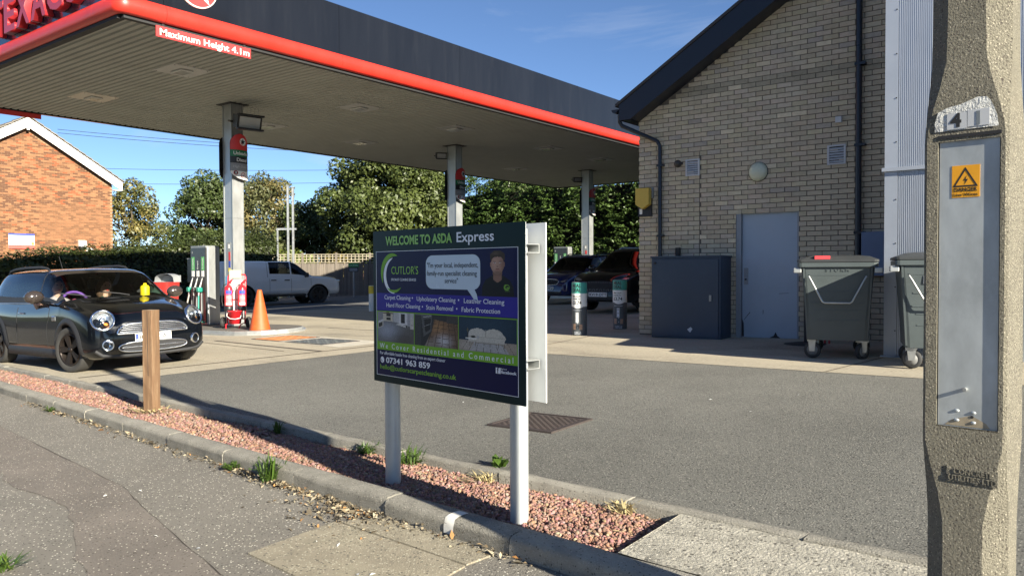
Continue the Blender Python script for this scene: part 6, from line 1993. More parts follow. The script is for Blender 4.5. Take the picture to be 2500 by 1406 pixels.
b = MB(); b.box((-2.4, -.75, .44), (1.4, .75, .5)); b.box((.9, -.78, .5), (1.35, .78, 1.1)); b.build('interior', m_inter, carB)

# ------------------------------------------------------------------ parked cars in front of the shop
def suv(name, lab, loc, rz, paint, scale, plate_txt, slim=False):
    t = thing(name, lab, 'car', loc, rz); t.scale = (scale,) * 3
    WM[t] = WM[t] @ Matrix.Diagonal((scale, scale, scale, 1))
    st = [(-2.22, .45, .62, .80, .48, .95, .02, .97), (-2.18, .32, .80, .95, .58, 1.30, .02, .95), (-2.02, .26, .88, 1.0, .64, 1.52, .02, .95), (-1.35, .24, .925, 1.02, .66, 1.62, .025, .95), (-.4, .24, .93, 1.02, .67, 1.65, .03, .95), (.25, .24, .93, 1.02, .66, 1.62, .03, .95),
          (.50, .24, .93, 1.02, .655, 1.57, .03, .95), (1.18, .24, .93, 1.02, .74, 1.08, .02, .96), (1.35, .24, .925, 1.0, .74, 1.05, .02, .96), (1.80, .24, .90, .93, .70, .98, .025, .95), (2.05, .25, .85, .85, .62, .91, .03, .93), (2.20, .27, .76, .74, .52, .80, .03, .93), (2.26, .31, .64, .64, .42, .69, .02, .95)]
    bo, tree = make_car(t, st, [(6.1, 6.92, 6.0, 8.0), (4.75, 6.6, 5.2, 5.93), (2.7, 4.6, 5.2, 5.93), (1.15, 1.95, 5.7, 8)], [], (1.36, -1.31), .35, .80, paint, m_tint, wellr=.405, spokes=5, width=.23)
    arch_trim(t, tree, (1.36, -1.31), .35, .405, .47, m_trim)
    for sd_ in (-1, 1):
        b = MB(); b.sphere((.83, sd_ * 1.03, 1.10), .12, 14, 10, (.7, 1, .75)); b.tube([(.86, sd_ * .88, 1.03), (.85, sd_ * .97, 1.06)], .03); b.build('mirror', paint, t)
        b = MB(); b.tube([(x, sd_ * .60, 1.60 + z) for x, z in ((.15, 0), (0, .05), (-1.2, .06), (-1.5, .0))], .018, 6); b.build('roof_rail', m_galv if not slim else m_trim, t)
        if not slim:
            b = MB(); P = on_front(tree, [(sd_ * .52, .80), (sd_ * .62, .835), (sd_ * .74, .86), (sd_ * .78, .84), (sd_ * .70, .79), (sd_ * .60, .77)], .008); b.add(P, [tuple(range(6)) if sd_ < 0 else tuple(range(5, -1, -1))], False); b.build('headlight', m_lampin, t)
            front_strip(t, tree, [(sd_ * .70, .66), (sd_ * .60, .56), (sd_ * .68, .46)], .013, m_signwhite, 'running_light', None, .014)
        else:
            b = MB(); P = on_front(tree, [(sd_ * .46, .72), (sd_ * .60, .76), (sd_ * .74, .80), (sd_ * .72, .72), (sd_ * .60, .69)], .008); b.add(P, [tuple(range(5)) if sd_ < 0 else tuple(range(4, -1, -1))], False); b.build('headlight', m_lampin, t)
    g = front_fill(t, tree, oval(.52 if not slim else .44, .50 if not slim else .60, .78 if not slim else .80, .8), m_dark, 'grille', o=.010)
    if slim:
        front_strip(t, tree, oval(.44, .60, .80, .7), .012, m_chrome, 'grille_surround', g, .014, 6, True)
        for k in range(12): front_strip(t, tree, [(-.36 + .72 * k / 11, .62), (-.36 + .72 * k / 11, .78)], .006, m_greysteel, 'grille_bar', g, .014)
    else:
        for k in range(9):
            for q in (0, 1): front_strip(t, tree, [(-.45 + .1 * k + .06 * q, .53 + .0 * k), (-.45 + .1 * k + .06 * (1 - q), .75)], .005, m_greysteel, 'grille_bar', g, .014)
    plate(t, tree, 0, .50 if slim else .44, .52, .11, plate_txt, m_signwhite)
    front_fill(t, tree, oval(.58, .30, .40, .7), m_trim, 'lower_grille', o=.008)
    b = MB(); b.box((-1.8, -.78, .28), (1.2, .78, .34)); b.box((.8, -.78, .34), (1.22, .78, .96)); b.build('dashboard', m_inter, t)
    for sy in (-.38, .38):
        b = MB(); b.prism([(-.35, sy - .24, .6), (-.2, sy - .24, .6), (-.40, sy - .24, 1.2), (-.5, sy - .24, 1.2)], (0, .48, 0)); b.bbox((-.52, sy - .12, 1.22), (-.42, sy + .12, 1.38), .03); b.build('seat', m_inter, t)
    return t
m_bluep = mat('paint_blue', (.008, .016, .09), .12, var=0, coat=1.0)
suv('black_suv', 'black sport utility car with a wide mesh grille parked beside the shop corner', (-10.05, 18.9, gz(-10.05, 18.9) + .006), math.radians(-90), m_black, 1.0, 'KV19 OTT')
suv('blue_car', 'dark blue car with upright chrome grille parked behind the welcome sign', (-14.2, 22.6, gz(-14.2, 22.6) + .006), math.radians(-90), m_bluep, .97, 'EJ68 PFZ', True)
est = suv('dark_estate', 'dark car with a loaded roof rack standing behind the black one', (-11.1, 26.8, gz(-11.1, 26.8) + .006), math.radians(-90), m_black, 1.0, 'LB65 HKE', True)
t = thing('roof_load', 'pale box and boards strapped to the roof rack of the dark car', 'roof load', (-11.1, 26.9, gz(-11.1, 26.9) + 1.70))
b = MB(); b.box((-.65, -1.0, 0), (.65, -.95, .04)); b.box((-.65, .9, 0), (.65, .95, .04)); b.build('rack_bar', m_galv, t)
b = MB(); b.box((-.55, -1.2, .041), (.15, 1.1, .08)); b.prism([(.0, -.6, .081), (.45, -.6, .081), (.40, -.6, .24), (.08, -.6, .20)], (0, 1.2, 0)); b.build('load', mat('pale_timber', (.45, .36, .24), .7, var=.2, vscale=5), t)
# =================================================================== trees, hedges, weeds
m_bark = mat('bark', (.09, .07, .05), .95, var=.3, vscale=6, bump=.8, bscale=20)
def leafmat(name, col, rough=.48):
    m = mat(name, col, rough, var=.15, vscale=2.0, attr=True, spec=.5)
    t = m.node_tree; bs = t.nodes['Principled BSDF']
    tr = t.nodes.new('ShaderNodeBsdfTranslucent'); mx_ = t.nodes.new('ShaderNodeMixShader'); out = t.nodes['Material Output']
    src = bs.inputs['Base Color'].links[0].from_socket
    t.links.new(src, tr.inputs['Color']); mx_.inputs[0].default_value = .22
    t.links.new(bs.outputs[0], mx_.inputs[1]); t.links.new(tr.outputs[0], mx_.inputs[2]); t.links.new(mx_.outputs[0], out.inputs[0])
    return m
m_oak = leafmat('oak_leaf', (.088, .116, .034))
m_ash = leafmat('pale_leaf', (.115, .125, .055))
m_conif = leafmat('conifer_leaf', (.075, .125, .032))
m_yew = leafmat('hedge_leaf', (.05, .068, .02))
m_shrub = leafmat('shrub_leaf', (.12, .15, .03))
m_dry = mat('dry_stalk', (.42, .34, .19), .85, var=.25, vscale=30, attr=True)
m_weed = leafmat('weed_leaf', (.07, .125, .022))
m_litter = mat('fallen_leaf', (.24, .175, .10), .8, var=.25, vscale=60, attr=True)

def leaf_cloud(P, N, size, r, aspect=.62, bend=.25):
    """quads folded along the middle rib at points P, roughly facing N; returns V,F"""
    n = len(P)
    t1 = r.normal(size=(n, 3)); t1 -= (t1 * N).sum(1)[:, None] * N; t1 /= np.linalg.norm(t1, axis=1)[:, None] + 1e-9
    t2 = np.cross(N, t1)
    s = size * r.uniform(.65, 1.35, n)[:, None]
    a = P - t1 * s; c = P + t1 * s
    b = P + t2 * s * aspect + N * s * bend; d = P - t2 * s * aspect + N * s * bend
    V = np.stack([a, b, c, d], 1).reshape(-1, 3)
    F = np.arange(4 * n).reshape(n, 4)
    return V, F
def crown_points(clumps, per, r, spread=1.0, lean=(0, 0, .3)):
    """clumps: (cx,cy,cz,rad). Leaves sit near the clump's surface, facing outwards"""
    Ps, Ns, ci = [], [], []
    for k, (cx, cy, cz, rad) in enumerate(clumps):
        m = max(8, int(per * rad * rad))
        d = r.normal(size=(m, 3)); d /= np.linalg.norm(d, axis=1)[:, None]
        rr = rad * (1 - np.abs(r.normal(0, .22, m)))[:, None]
        Ps.append(np.array([cx, cy, cz]) + d * rr * np.array([1, 1, .8]))
        nn = d + r.normal(0, .55, (m, 3)) + np.array(lean); nn /= np.linalg.norm(nn, axis=1)[:, None]
        Ns.append(nn); ci.append(np.full(m, k))
    return np.vstack(Ps), np.vstack(Ns), np.concatenate(ci)
def tree(name, label, base, height, rx, ry, m, seed, leaf=.16, nclump=60, per=60, z0=.28, trunk_r=.25, shape=1.0, group='trees behind the forecourt', thin=0.0, dead=0.0, cols=((.75, .8, .8), (1.3, 1.2, 1.1)), rad=(.55, 1.05)):
    r = np.random.RandomState(seed)
    bx, by = base
    bz0 = gz(bx, by) - .25
    t = thing(name, label, 'tree', (bx, by, bz0), 0, group)
    # trunk and limbs
    b = MB()
    b.tube([(0, 0, 0), (.05, .03, height * .25), (-.05, .06, height * .5), (.04, -.04, height * .75)], [trunk_r, trunk_r * .8, trunk_r * .5, trunk_r * .18], 9)
    tips = []
    for k in range(11):
        a = 2 * math.pi * k / 11 + r.uniform(-.3, .3); h0 = height * r.uniform(.22, .6); l = r.uniform(.45, .85)
        p0 = Vector((0, 0, h0)); p2 = Vector((rx * l * math.cos(a), ry * l * math.sin(a), h0 + height * r.uniform(.12, .34)))
        pm = p0.lerp(p2, .5) + Vector((0, 0, height * .02))
        b.tube([p0, pm, p2], [trunk_r * .38, trunk_r * .22, trunk_r * .06], 6); tips.append(p2)
    b.build('trunk', m_bark, t)
    clumps = []
    for k in range(nclump):
        # points spread through an egg, more of them on its skin
        while True:
            q = r.uniform(-1, 1, 3)
            rr = np.linalg.norm(q)
            if .35 < rr < 1: break
        if r.rand() < .7: q = q / rr * r.uniform(.72, 1.0)
        zz = (q[2] + 1) / 2
        tap = 1 - (max(0, zz - .45) * .75) ** 1.4 * shape
        clumps.append((q[0] * rx * tap, q[1] * ry * tap, height * (z0 + (1 - z0) * zz * .95), r.uniform(*rad)))
    P, N, ci = crown_points(clumps, per, r)
    if thin:
        keep = r.rand(len(P)) > thin; P, N, ci = P[keep], N[keep], ci[keep]
    V, F = leaf_cloud(P, N, leaf, r)
    tone = r.uniform(0, 1, nclump)[ci] * .5 + r.uniform(0, 1, len(P)) * .5
    C = np.array(cols[0]) + (np.array(cols[1]) - np.array(cols[0])) * tone[:, None]
    if dead:
        dd = (r.rand(nclump) < dead)[ci]; C[dd] = C[dd] * np.array([1.7, 1.35, 1.2])
    link('crown', fast_mesh('crown', V, F, m, C), t)
    return t
# placed behind the forecourt
tree('oak_tree', 'big dense green oak tree rising behind the timber fence', (-34.0, 32.6), 9.6, 4.2, 3.4, m_oak, 5, .105, 190, 480, .13, .35, .55, rad=(.65, 1.2), cols=((.6, .66, .6), (1.3, 1.2, 1.05)))
tree('oak_tree', 'lower dark oak right beside the slim steel posts', (-41.2, 32.2), 6.3, 1.9, 1.9, m_oak, 6, .105, 60, 460, .10, .2, .9, cols=((.55, .62, .6), (1.05, 1.02, .95)), rad=(.5, .9))
tree('oak_tree', 'dark leafy tree filling the gap right of the big oak', (-27.5, 37.5), 8.2, 3.4, 2.4, m_oak, 16, .115, 100, 380, .12, .25, .8, cols=((.55, .66, .6), (1.0, 1.02, .95)))
tree('ash_tree', 'broad tree with thinning pale leaves left of the slim steel posts', (-45.0, 31.6), 8.4, 2.2, 2.2, m_ash, 7, .095, 90, 400, .14, .24, .6, thin=.10, dead=.40, cols=((.62, .66, .6), (1.2, 1.12, 1.05)), rad=(.5, .9))
tree('ash_tree', 'dark green tree half hidden behind the first canopy column', (-47.5, 29.0), 8.3, 2.2, 2.2, m_oak, 8, .10, 90, 400, .14, .24, .6, cols=((.55, .64, .68), (1.0, 1.0, .95)), rad=(.5, .95))
tree('birch_tree', 'small ragged tree with yellowing leaves beside the brick house', (-43.6, 22.0), 7.0, 1.75, 1.7, m_ash, 9, .085, 62, 420, .10, .16, .9, thin=.08, dead=.25, cols=((.6, .68, .5), (1.25, 1.15, .85)), rad=(.4, .75))

def hedge(name, label, x0, x1, y0, y1, h, m, n, seed, leaf, lean, cat='hedge', top=(.2, .5), zig=0.0, core=True, kind=None, slope=0.0, drape=0.0, cols=((.7, .75, .7), (1.25, 1.2, 1.1))):
    r = np.random.RandomState(seed)
    cx, cy = (x0 + x1) / 2, (y0 + y1) / 2
    t = thing(name, label, cat, (cx, cy, gz(cx, cy) - .05))
    zb = gz(cx, cy) - .05
    def hh(x, y): return h + slope * ((y - y0) / (y1 - y0) - .5) + .12 * math.sin(x * 1.3 + y * .9)
    if core:
        b = MB(); b.prism([(x0 + .16 - cx, y0 + .2 - cy, 0), (x0 + .16 - cx, y1 - .2 - cy, 0), (x0 + .16 - cx, y1 - .2 - cy, h + slope / 2 - .25), (x0 + .16 - cx, y0 + .2 - cy, h - slope / 2 - .25)], (x1 - x0 - .32, 0, 0)); b.build('dark_core', mat('hedge_inner', (.010, .010, .006), 1, var=.3), t)  # solid near-black filler behind the leaves
    lx, ly = x1 - x0, y1 - y0
    area = [ly * h, ly * h, lx * h, lx * h, lx * ly * 1.6]
    k = r.choice(5, n, p=np.array(area) / sum(area))
    u, v = r.rand(n), r.rand(n)
    P = np.zeros((n, 3)); N = np.zeros((n, 3))
    dep = np.abs(r.normal(0, .11, n)) + .08 * np.sin(u * 37 + v * 11) * 1.0
    for i, (nx, ny, nz_) in enumerate(((-1, 0, 0), (1, 0, 0), (0, -1, 0), (0, 1, 0), (0, 0, 1))):
        q = k == i
        if i < 2: P[q] = np.stack([np.full(q.sum(), x0 if i == 0 else x1) - nx * dep[q], y0 + ly * u[q], h * v[q]], 1)
        elif i < 4: P[q] = np.stack([x0 + lx * u[q], np.full(q.sum(), y0 if i == 2 else y1) - ny * dep[q], h * v[q]], 1)
        else: P[q] = np.stack([x0 + lx * u[q], y0 + ly * v[q], np.full(q.sum(), h) - dep[q] + r.uniform(*top, q.sum()) * (r.rand(q.sum()) < .25)], 1)
        N[q] = (nx, ny, nz_)
    z_ = P[:, 2] / h
    P[:, 2] *= np.array([hh(x, y) for x, y in P[:, :2]]) / h
    N = N + r.normal(0, .55, (n, 3)) + np.array(lean); N /= np.linalg.norm(N, axis=1)[:, None]
    V, F = leaf_cloud(P - np.array([cx, cy, 0]), N, leaf, r, .34 if drape else .6)
    tone = r.uniform(0, 1, n) * .6 + .4 * (np.sin(P[:, 0] * 2.1 + P[:, 1] * 1.7 + P[:, 2] * 2.5) * .5 + .5)
    C = np.array(cols[0]) + (np.array(cols[1]) - np.array(cols[0])) * tone[:, None]
    link('foliage', fast_mesh('foliage', V, F, m, C), t)
    return t
hedge('clipped_hedge', 'long dark clipped hedge between forecourt and brick house', -33.0, -31.0, 4.5, 22.5, 2.22, m_yew, 62000, 21, .062, (.1, 0, .35), top=(.05, .35), slope=1.9, cols=((.6, .66, .6), (1.35, 1.25, 1.05)))
def conifer_hedge():
    """tall hedge of feathery sprays in tiers"""
    r = np.random.RandomState(31)
    x0, x1, y = -30.5, -7.0, 33.6
    cx = (x0 + x1) / 2
    t = thing('conifer_hedge', 'tall feathery conifer hedge across the back of the forecourt', 'hedge', (cx, y + 1, gz(cx, y) - .1))
    H = 6.3
    b = MB(); b.box((x0 - cx, -.25, 0), (x1 - cx, 1.6, H - 1.0)); b.build('dark_core', MATS['hedge_inner'], t)  # solid near-black block filling the hedge behind its sprays
    n = 4600
    X = r.uniform(x0, x1, n); Z = .3 + (H - .3) * r.rand(n) ** .85
    bul = .35 * np.sin(X * 2.3) * np.sin(Z * 1.7 + X) + r.normal(0, .22, n)
    top = H + .35 * np.sin(X * 1.1) + .25 * np.sin(X * 3.7)
    Z = np.minimum(Z, top)
    Ps, Ns, Cs = [], [], []
    for i in range(n):
        # a spray: short fan of scale leaves pointing out and a little down
        m_ = 12
        a = r.uniform(-.9, .9); L_ = r.uniform(.35, .75)
        d = np.array([math.sin(a) * .8, -math.cos(a), r.uniform(-.25, .75)]); d /= np.linalg.norm(d)
        s_ = np.linspace(.15, 1, m_)[:, None]
        base = np.array([X[i] - cx, -1.15 + bul[i] + .35, Z[i]])
        side = np.cross(d, [0, 0, 1]); 
        p = base + d * L_ * s_ + side * r.normal(0, .09, (m_, 1)) * (1.1 - s_ * .4) + np.array([0, 0, -.22]) * (s_ ** 2) * L_ + r.normal(0, .03, (m_, 3))
        Ps.append(p); nn = np.array([0, -.35, .8]) + r.normal(0, .45, (m_, 3)); Ns.append(nn / np.linalg.norm(nn, axis=1)[:, None])
        k = r.uniform(.6, 1.35); Cs.append(np.tile([k, k * r.uniform(.95, 1.05), k * .9], (m_, 1)))
    V, F = leaf_cloud(np.vstack(Ps), np.vstack(Ns), .085, r, .42)
    link('foliage', fast_mesh('foliage', V, F, m_conif, np.vstack(Cs)), t)
conifer_hedge()
def bush(name, label, x, y, z0, rx, ry, h, m, n, seed, leaf, cols=((.7, .8, .7), (1.3, 1.2, 1.0)), cat='shrub'):
    r = np.random.RandomState(seed)
    t = thing(name, label, cat, (x, y, gz(x, y) + z0))
    cl = [(r.uniform(-rx, rx) * .8, r.uniform(-ry, ry) * .8, r.uniform(.15, .8) * h, r.uniform(.25, .5) * min(rx, h)) for _ in range(14)]
    P, N, ci = crown_points(cl, n / 14 / (.14 * min(rx, h) ** 2), r)
    V, F = leaf_cloud(P, N, leaf, r)
    tone = r.rand(14)[ci] * .6 + r.rand(len(P)) * .4
    C = np.array(cols[0]) + (np.array(cols[1]) - np.array(cols[0])) * tone[:, None]
    b = MB()
    for k in range(6): b.tube([(0, 0, 0), (r.uniform(-rx, rx) * .3, r.uniform(-ry, ry) * .3, h * .4), (r.uniform(-rx, rx) * .7, r.uniform(-ry, ry) * .7, h * .8)], [.02, .014, .005], 5)
    b.build('stems', m_bark, t)
    link('foliage', fast_mesh('foliage', V, F, m, C), t)
bush('shrub', 'bright green shrub behind the white pickup roof', -36.5, 27.6, 0, 1.7, 1.2, 2.9, m_shrub, 2600, 41, .11)
bush('shrub', 'shrub with reddish leaf tips above the fence', -35.2, 30.2, 0, 2.0, 1.1, 2.6, m_shrub, 2600, 42, .10, ((.9, .6, .5), (1.6, .95, .8)))
bush('shrub', 'shrub with bronze leaves right behind the trellis', -32.2, 32.0, 0, 1.8, 1.0, 2.7, m_shrub, 2400, 44, .10, ((1.0, .55, .5), (1.5, .9, .7)))
bush('shrub', 'loose pale green shrub below the thinning tree', -39.8, 27.3, 0, 2.3, 1.6, 4.0, m_ash, 3600, 43, .13)

# weeds and dry grass along the kerbs
def weed(label, x, y, z, h, n, seed, m=None, spread=.10, dry=.0, cat='weed', leafy=True, wide=.004):
    r = random.Random(seed)
    t = thing('weed', label, cat, (x, y, z), 0, 'weeds along the kerbs')
    b = MB()
    for k in range(n):
        a = r.uniform(0, 2 * math.pi); l = r.uniform(.4, 1) * h; s_ = r.uniform(.2, 1) * spread
        p0 = Vector((r.uniform(-1, 1) * spread * .35, r.uniform(-1, 1) * spread * .35, 0)); p2 = p0 + Vector((math.cos(a) * s_, math.sin(a) * s_, l))
        pm = p0.lerp(p2, .55) + Vector((0, 0, l * .15))
        k_ = r.uniform(.7, 1.25)
        b.col = (k_ * 1.5, k_ * 1.2, k_) if r.random() < dry else (k_, k_, k_ * .9)
        w = Vector((-math.sin(a), math.cos(a), 0)) * wide * r.uniform(.7, 1.4)
        b.add([p0 - w * .6, p0 + w * .6, pm + w, pm - w, p2], [(0, 1, 2, 3), (3, 2, 4)], True)
        if leafy:
            for q in range(3):
                c = p0.lerp(p2, .3 + .25 * q); aa = r.uniform(0, 6.28); L_ = r.uniform(.012, .028)
                d = Vector((math.cos(aa), math.sin(aa), r.uniform(-.1, .5))) * L_; ww = d.cross(Vector((0, 0, 1))) * .35
                b.add([c, c + d * .5 + ww, c + d, c + d * .5 - ww], [(0, 1, 2, 3)], True)
    b.build('blades', m or m_weed, t)
K = lambda x, o=-.03: (x, OY(x) + o, gz(x, OY(x)) - .10)
weed('tall feathery green weed growing at the foot of the kerb', *K(-4.24), .20, 60, 1, spread=.12)
weed('low green weed in the litter left of the tall one', *K(-4.75), .07, 40, 2, spread=.09)
weed('small green tuft by the kerb at the pavement start', *K(-8.6), .06, 30, 3, spread=.10)
I_ = lambda x, o=-.14: (x, IY(x) + o, gz(x, IY(x)) - .05)
weed('dark green weed by the edging left of the sign', *I_(-5.25), .13, 30, 4, spread=.08)
weed('green weed in the sign shadow beside its left post', *I_(-4.1), .09, 45, 5, spread=.14)
weed('straggly green weed along the edging behind the left sign post', *I_(-3.62), .14, 45, 6, spread=.14)
weed('broad leaved pale green plant at the asphalt edge by the right sign post', -2.97, IY(-2.97) + .03, gz(-2.97, 3.7), .075, 26, 7, spread=.06, leafy=False, wide=.022)
weed('dry straw tuft around the foot of the timber post', -7.20, 3.80, gz(-7.2, 3.8) - .05, .06, 70, 8, m_dry, spread=.26, cat='dry grass', leafy=False, wide=.006)
weed('dry grass lying along the edging between the sign posts', *I_(-2.95), .06, 60, 9, m_dry, spread=.16, cat='dry grass', leafy=False)
weed('dry grass tuft at the corner of the rough concrete pad', *I_(-1.95), .07, 40, 10, m_dry, spread=.14, cat='dry grass', leafy=False)
weed('grass clump at the near edge of the footway', -4.05, 1.40, gz(-4.05, 1.4) - .10, .07, 90, 11, spread=.14, dry=.2, leafy=False)
# leaf litter and bits swept against the kerb
r = np.random.RandomState(77)
n = 1500
x = np.concatenate([r.uniform(-9.5, -2.0, 700), r.normal(-4.3, .35, 300), r.normal(-3.35, .22, 500)])
dist = np.abs(r.normal(0, .045, n)) + .008
dist[1000:] = np.abs(r.normal(0, .13, 500)) + .01
y = OY(x) - dist
z = GA + GB * x + GC * y - .10 + .006 + r.uniform(0, .02, n) * np.exp(-dist * 15)
P = np.stack([x, y, z], 1)
N = r.normal(0, .45, (n, 3)) + np.array([0, 0, 1]); N /= np.linalg.norm(N, axis=1)[:, None]
V, F = leaf_cloud(P, N, .013, r, .45, .35)
big = r.rand(n) < .05
Vr = V.reshape(n, 4, 3); c_ = Vr.mean(1, keepdims=True); Vr[big] = c_[big] + (Vr[big] - c_[big]) * 2.4; V = Vr.reshape(-1, 3)
pal = np.array([(1.3, 1.45, 1.7), (1.0, 1.0, 1.0), (1.5, 1.0, .55), (.45, .5, .6), (.7, .75, .8), (1.25, 1.5, 1.9)])
C = pal[r.choice(6, n, p=[.32, .10, .05, .16, .15, .22])] * r.uniform(.7, 1.2, (n, 1))
o = link('leaf_litter', fast_mesh('leaf_litter', V, F, m_litter, C)); tag(o, 'dry brown and straw coloured leaf litter along the kerb', 'leaf litter', kind='stuff')
n = 260; x = r.uniform(-9, -1.8, n); y = OY(x) + .14 + (IY(x) - OY(x) - .25) * r.rand(n)
V, F = leaf_cloud(np.stack([x, y, GA + GB * x + GC * y - .036], 1), np.tile([0, 0, 1.0], (n, 1)) + r.normal(0, .2, (n, 3)), .022, r, .12, .1)
o = link('straw_litter', fast_mesh('straw_litter', V, F, m_dry, np.ones((n, 3)) * r.uniform(.7, 1.3, (n, 1)))); tag(o, 'scattered straw and stalks on the gravel', 'straw', kind='stuff')
# small bits of paper and stub ends lying about
r = np.random.RandomState(90)
n = 26
x = np.concatenate([r.uniform(-8, 1, 14), r.uniform(-5, -2, 12)]); y = np.concatenate([r.uniform(4.2, 8.4, 14), r.uniform(1.6, 2.7, 12)])
dz = np.where(y > 3, .006, -.088)
N = np.tile([0, 0, 1.0], (n, 1)) + r.normal(0, .25, (n, 3)); N /= np.linalg.norm(N, axis=1)[:, None]
V, F = leaf_cloud(np.stack([x, y, GA + GB * x + GC * y + dz], 1), N, .016, r, .4, .2)
o = link('paper_litter', fast_mesh('paper_litter', V, F, m_signwhite)); tag(o, 'tiny white scraps of paper scattered on the ground', 'litter', kind='stuff')
# =================================================================== brick house on the left
m_rbrick = mat('red_brick', (.215, .098, .047), .9, var=.15, vscale=10, attr=True, bump=.3, bscale=60)
m_rmort = mat('pale_mortar', (.29, .19, .11), .95, var=.1)
m_whitep2 = mat('white_upvc', (.80, .79, .76), .4, var=.04)
m_ctile = mat('concrete_tile', (.22, .20, .175), .9, var=.25, vscale=5, rand=.2)
HX = -38.3
hy0, hy1, yap, zev, zap = 10.85, 18.37, 14.62, 5.55, 7.83
# gable facing the forecourt (normal +X)
def hproj(y, z): return (HX, y, z)
hs_ = thing('brick_house', 'red brick house with white barge boards beyond the hedge', 'house', (HX - 4, 11.3, gz(HX, 11) - .2))
b = MB(); b.prism([(HX, hy0, .0), (HX, hy1, .0), (HX, hy1, zev), (HX, yap, zap), (HX, hy0, zev)], (-8, 0, 0)); b.build('wall', m_rmort, hs_, world=True)
m_rbrick1 = mat('red_brick_single', (.215, .098, .047), .9, var=.15, vscale=10, rand=.38, bump=.3, bscale=60)
hb_ = MB(); hb_.box((-.01, -.1075, 0), (.0085, .1075, .065)); hbrick = hb_.mesh('brick', m_rbrick1); nbr = 0
bb = MB(); z = 1.2; row = 0
while z < zap - .1:
    y = hy0 + (.1125 if row % 2 else 0)
    top = lambda yy: zev + (zap - zev) * (hy1 - yy) / (hy1 - yap) if yy > yap else zev + (zap - zev) * (yy - hy0) / (yap - hy0)
    while y < hy1 - .1:
        y1 = min(y + .215, hy1)
        if min(top(y), top(y1)) > z + .065:
            k = rnd.random()
            if k < .26: bb.col = (.52, .50, .55)
            elif k < .40: bb.col = (.70, .68, .66)
            elif k < .52: bb.col = (1.15, .75, .62)
            else: q = rnd.uniform(.95, 1.35); bb.col = (q, q * 1.02, q)
            if nbr < 300 and y > 14.9 and 2.9 < z < 5.6 and y1 - y > .2:
                o_ = link('brick', hbrick, hs_); o_.location = WM[hs_].inverted() @ Vector((HX, (y + y1) / 2, z)); nbr += 1
            else:
                bb.box((HX - .01, y, z), (HX + .008 + rnd.uniform(-.002, .003), y1, z + .065))
        y += .225
    z += .075; row += 1
o = bb.build('brickwork', m_rbrick, hs_, world=True); o['kind'] = 'stuff'
b = MB()
for (ya, za, yb_, zb2) in ((yap, zap - .03, hy1 + .36, zev - .25), (yap, zap - .03, hy0 - .36, zev - .25)):
    b.prism([(HX + .30, ya, za), (HX + .30, yb_, zb2), (HX + .30, yb_, zb2 + .42), (HX + .30, ya, za + .42)], (-.05, 0, 0))
bo_ = b.build('barge_board', m_whitep2, hs_, world=True)
b = MB(); b.box((HX + .255, yap - .05, zap - .16), (HX + .31, yap + .05, zap + .25)); b.build('finial', m_whitep2, hs_, world=True)
b = MB()
b.box((HX - .1, hy1 + .02, zev - .25), (HX + .25, hy1 + .36, zev - .20)); b.build('eave_soffit', m_whitep2, hs_, world=True)
# tiled roof: courses of tiles seen at the verge
rf = empty('roof_tmp', (0, 0, 0)); bpy.data.objects.remove(rf)
b = MB()
for (ya, za, yb_, zb2) in ((yap, zap + .40, hy1 + .42, zev + .14), (yap, zap + .40, hy0 - .42, zev + .14)):
    b.prism([(HX + .27, ya, za - .02), (HX + .27, yb_, zb2 - .02), (HX + .27, yb_, zb2 + .03), (HX + .27, ya, za + .03)], (-8.6, 0, 0))
rfo = b.build('roof', m_ctile, hs_, world=True)
tm = {}
for (ya, za, yb_, zb2) in ((yap, zap + .40, hy1 + .42, zev + .14), (yap, zap + .40, hy0 - .42, zev + .14)):
    nT = 14
    L_ = math.hypot(yb_ - ya, zb2 - za)
    for k in range(nT):
        f0, f1 = k / nT, (k + 1.12) / nT
        p = Vector((HX + .34, ya + (yb_ - ya) * f0, za + (zb2 - za) * f0 + .035)); q = Vector((HX + .34, ya + (yb_ - ya) * f1, za + (zb2 - za) * f1 + .075))
        bt = MB(); bt.prism([p, q, q + Vector((0, 0, .045)), p + Vector((0, 0, .045))], (-.9, 0, 0)); bt.build('roof_tile', m_ctile, rfo, world=True)
b = MB(); b.box((HX - 1.2, 12.6, 7.3), (HX - .55, 13.75, 9.3)); b.build('chimney', m_rbrick, rfo, world=True)
# board, flue hood and vent on the gable
t = thing('estate_board', 'white and red estate agent style board fixed to the brick house', 'sign', (HX + .03, 14.37, 2.77))
def wp(px, z): return px
b = MB(); b.box((.0, -.52, -.33), (.03, .52, .33)); bd_ = b.build('board', m_signwhite, t)
b = MB(); b.box((.031, -.52, -.33), (.034, .52, -.17)); b.build('red_band', mat('board_red', (.68, .10, .08), .6), bd_)
b = MB(); b.box((.031, -.52, .25), (.034, .52, .33)); b.build('blue_band', m_bluenote, bd_)
text('manning', m_bluenote, bd_, frame(Y_, Z_, (.0345, -.44, .02)), size=.26, fit=.88, ext=.001)
b = MB(); b.box((.031, -.42, -.10), (.034, .30, -.085)); b.box((.031, .38, -.16), (.034, .50, -.04)); b.build('print_line', m_yellow, bd_)
t = thing('flue_hood', 'white hooded flue on the brick house wall', 'flue', (HX + .01, 16.92, 2.58))
b = MB(); b.prism([(0, -.16, 0), (.20, -.16, .0), (.16, -.16, .26), (0, -.16, .30)], (0, .32, 0)); b.build('hood', m_whitep2, t)
b = MB(); b.box((0, -.13, -.10), (.15, .13, -.001)); b.build('opening', m_dark, t)
t = thing('wall_vent', 'square cream vent with round hole on the brick house wall', 'vent', (HX + .01, 17.29, 2.40))
b = MB(); b.box((0, -.17, -.12), (.03, .17, .12)); b.build('plate', m_whitep2, t)
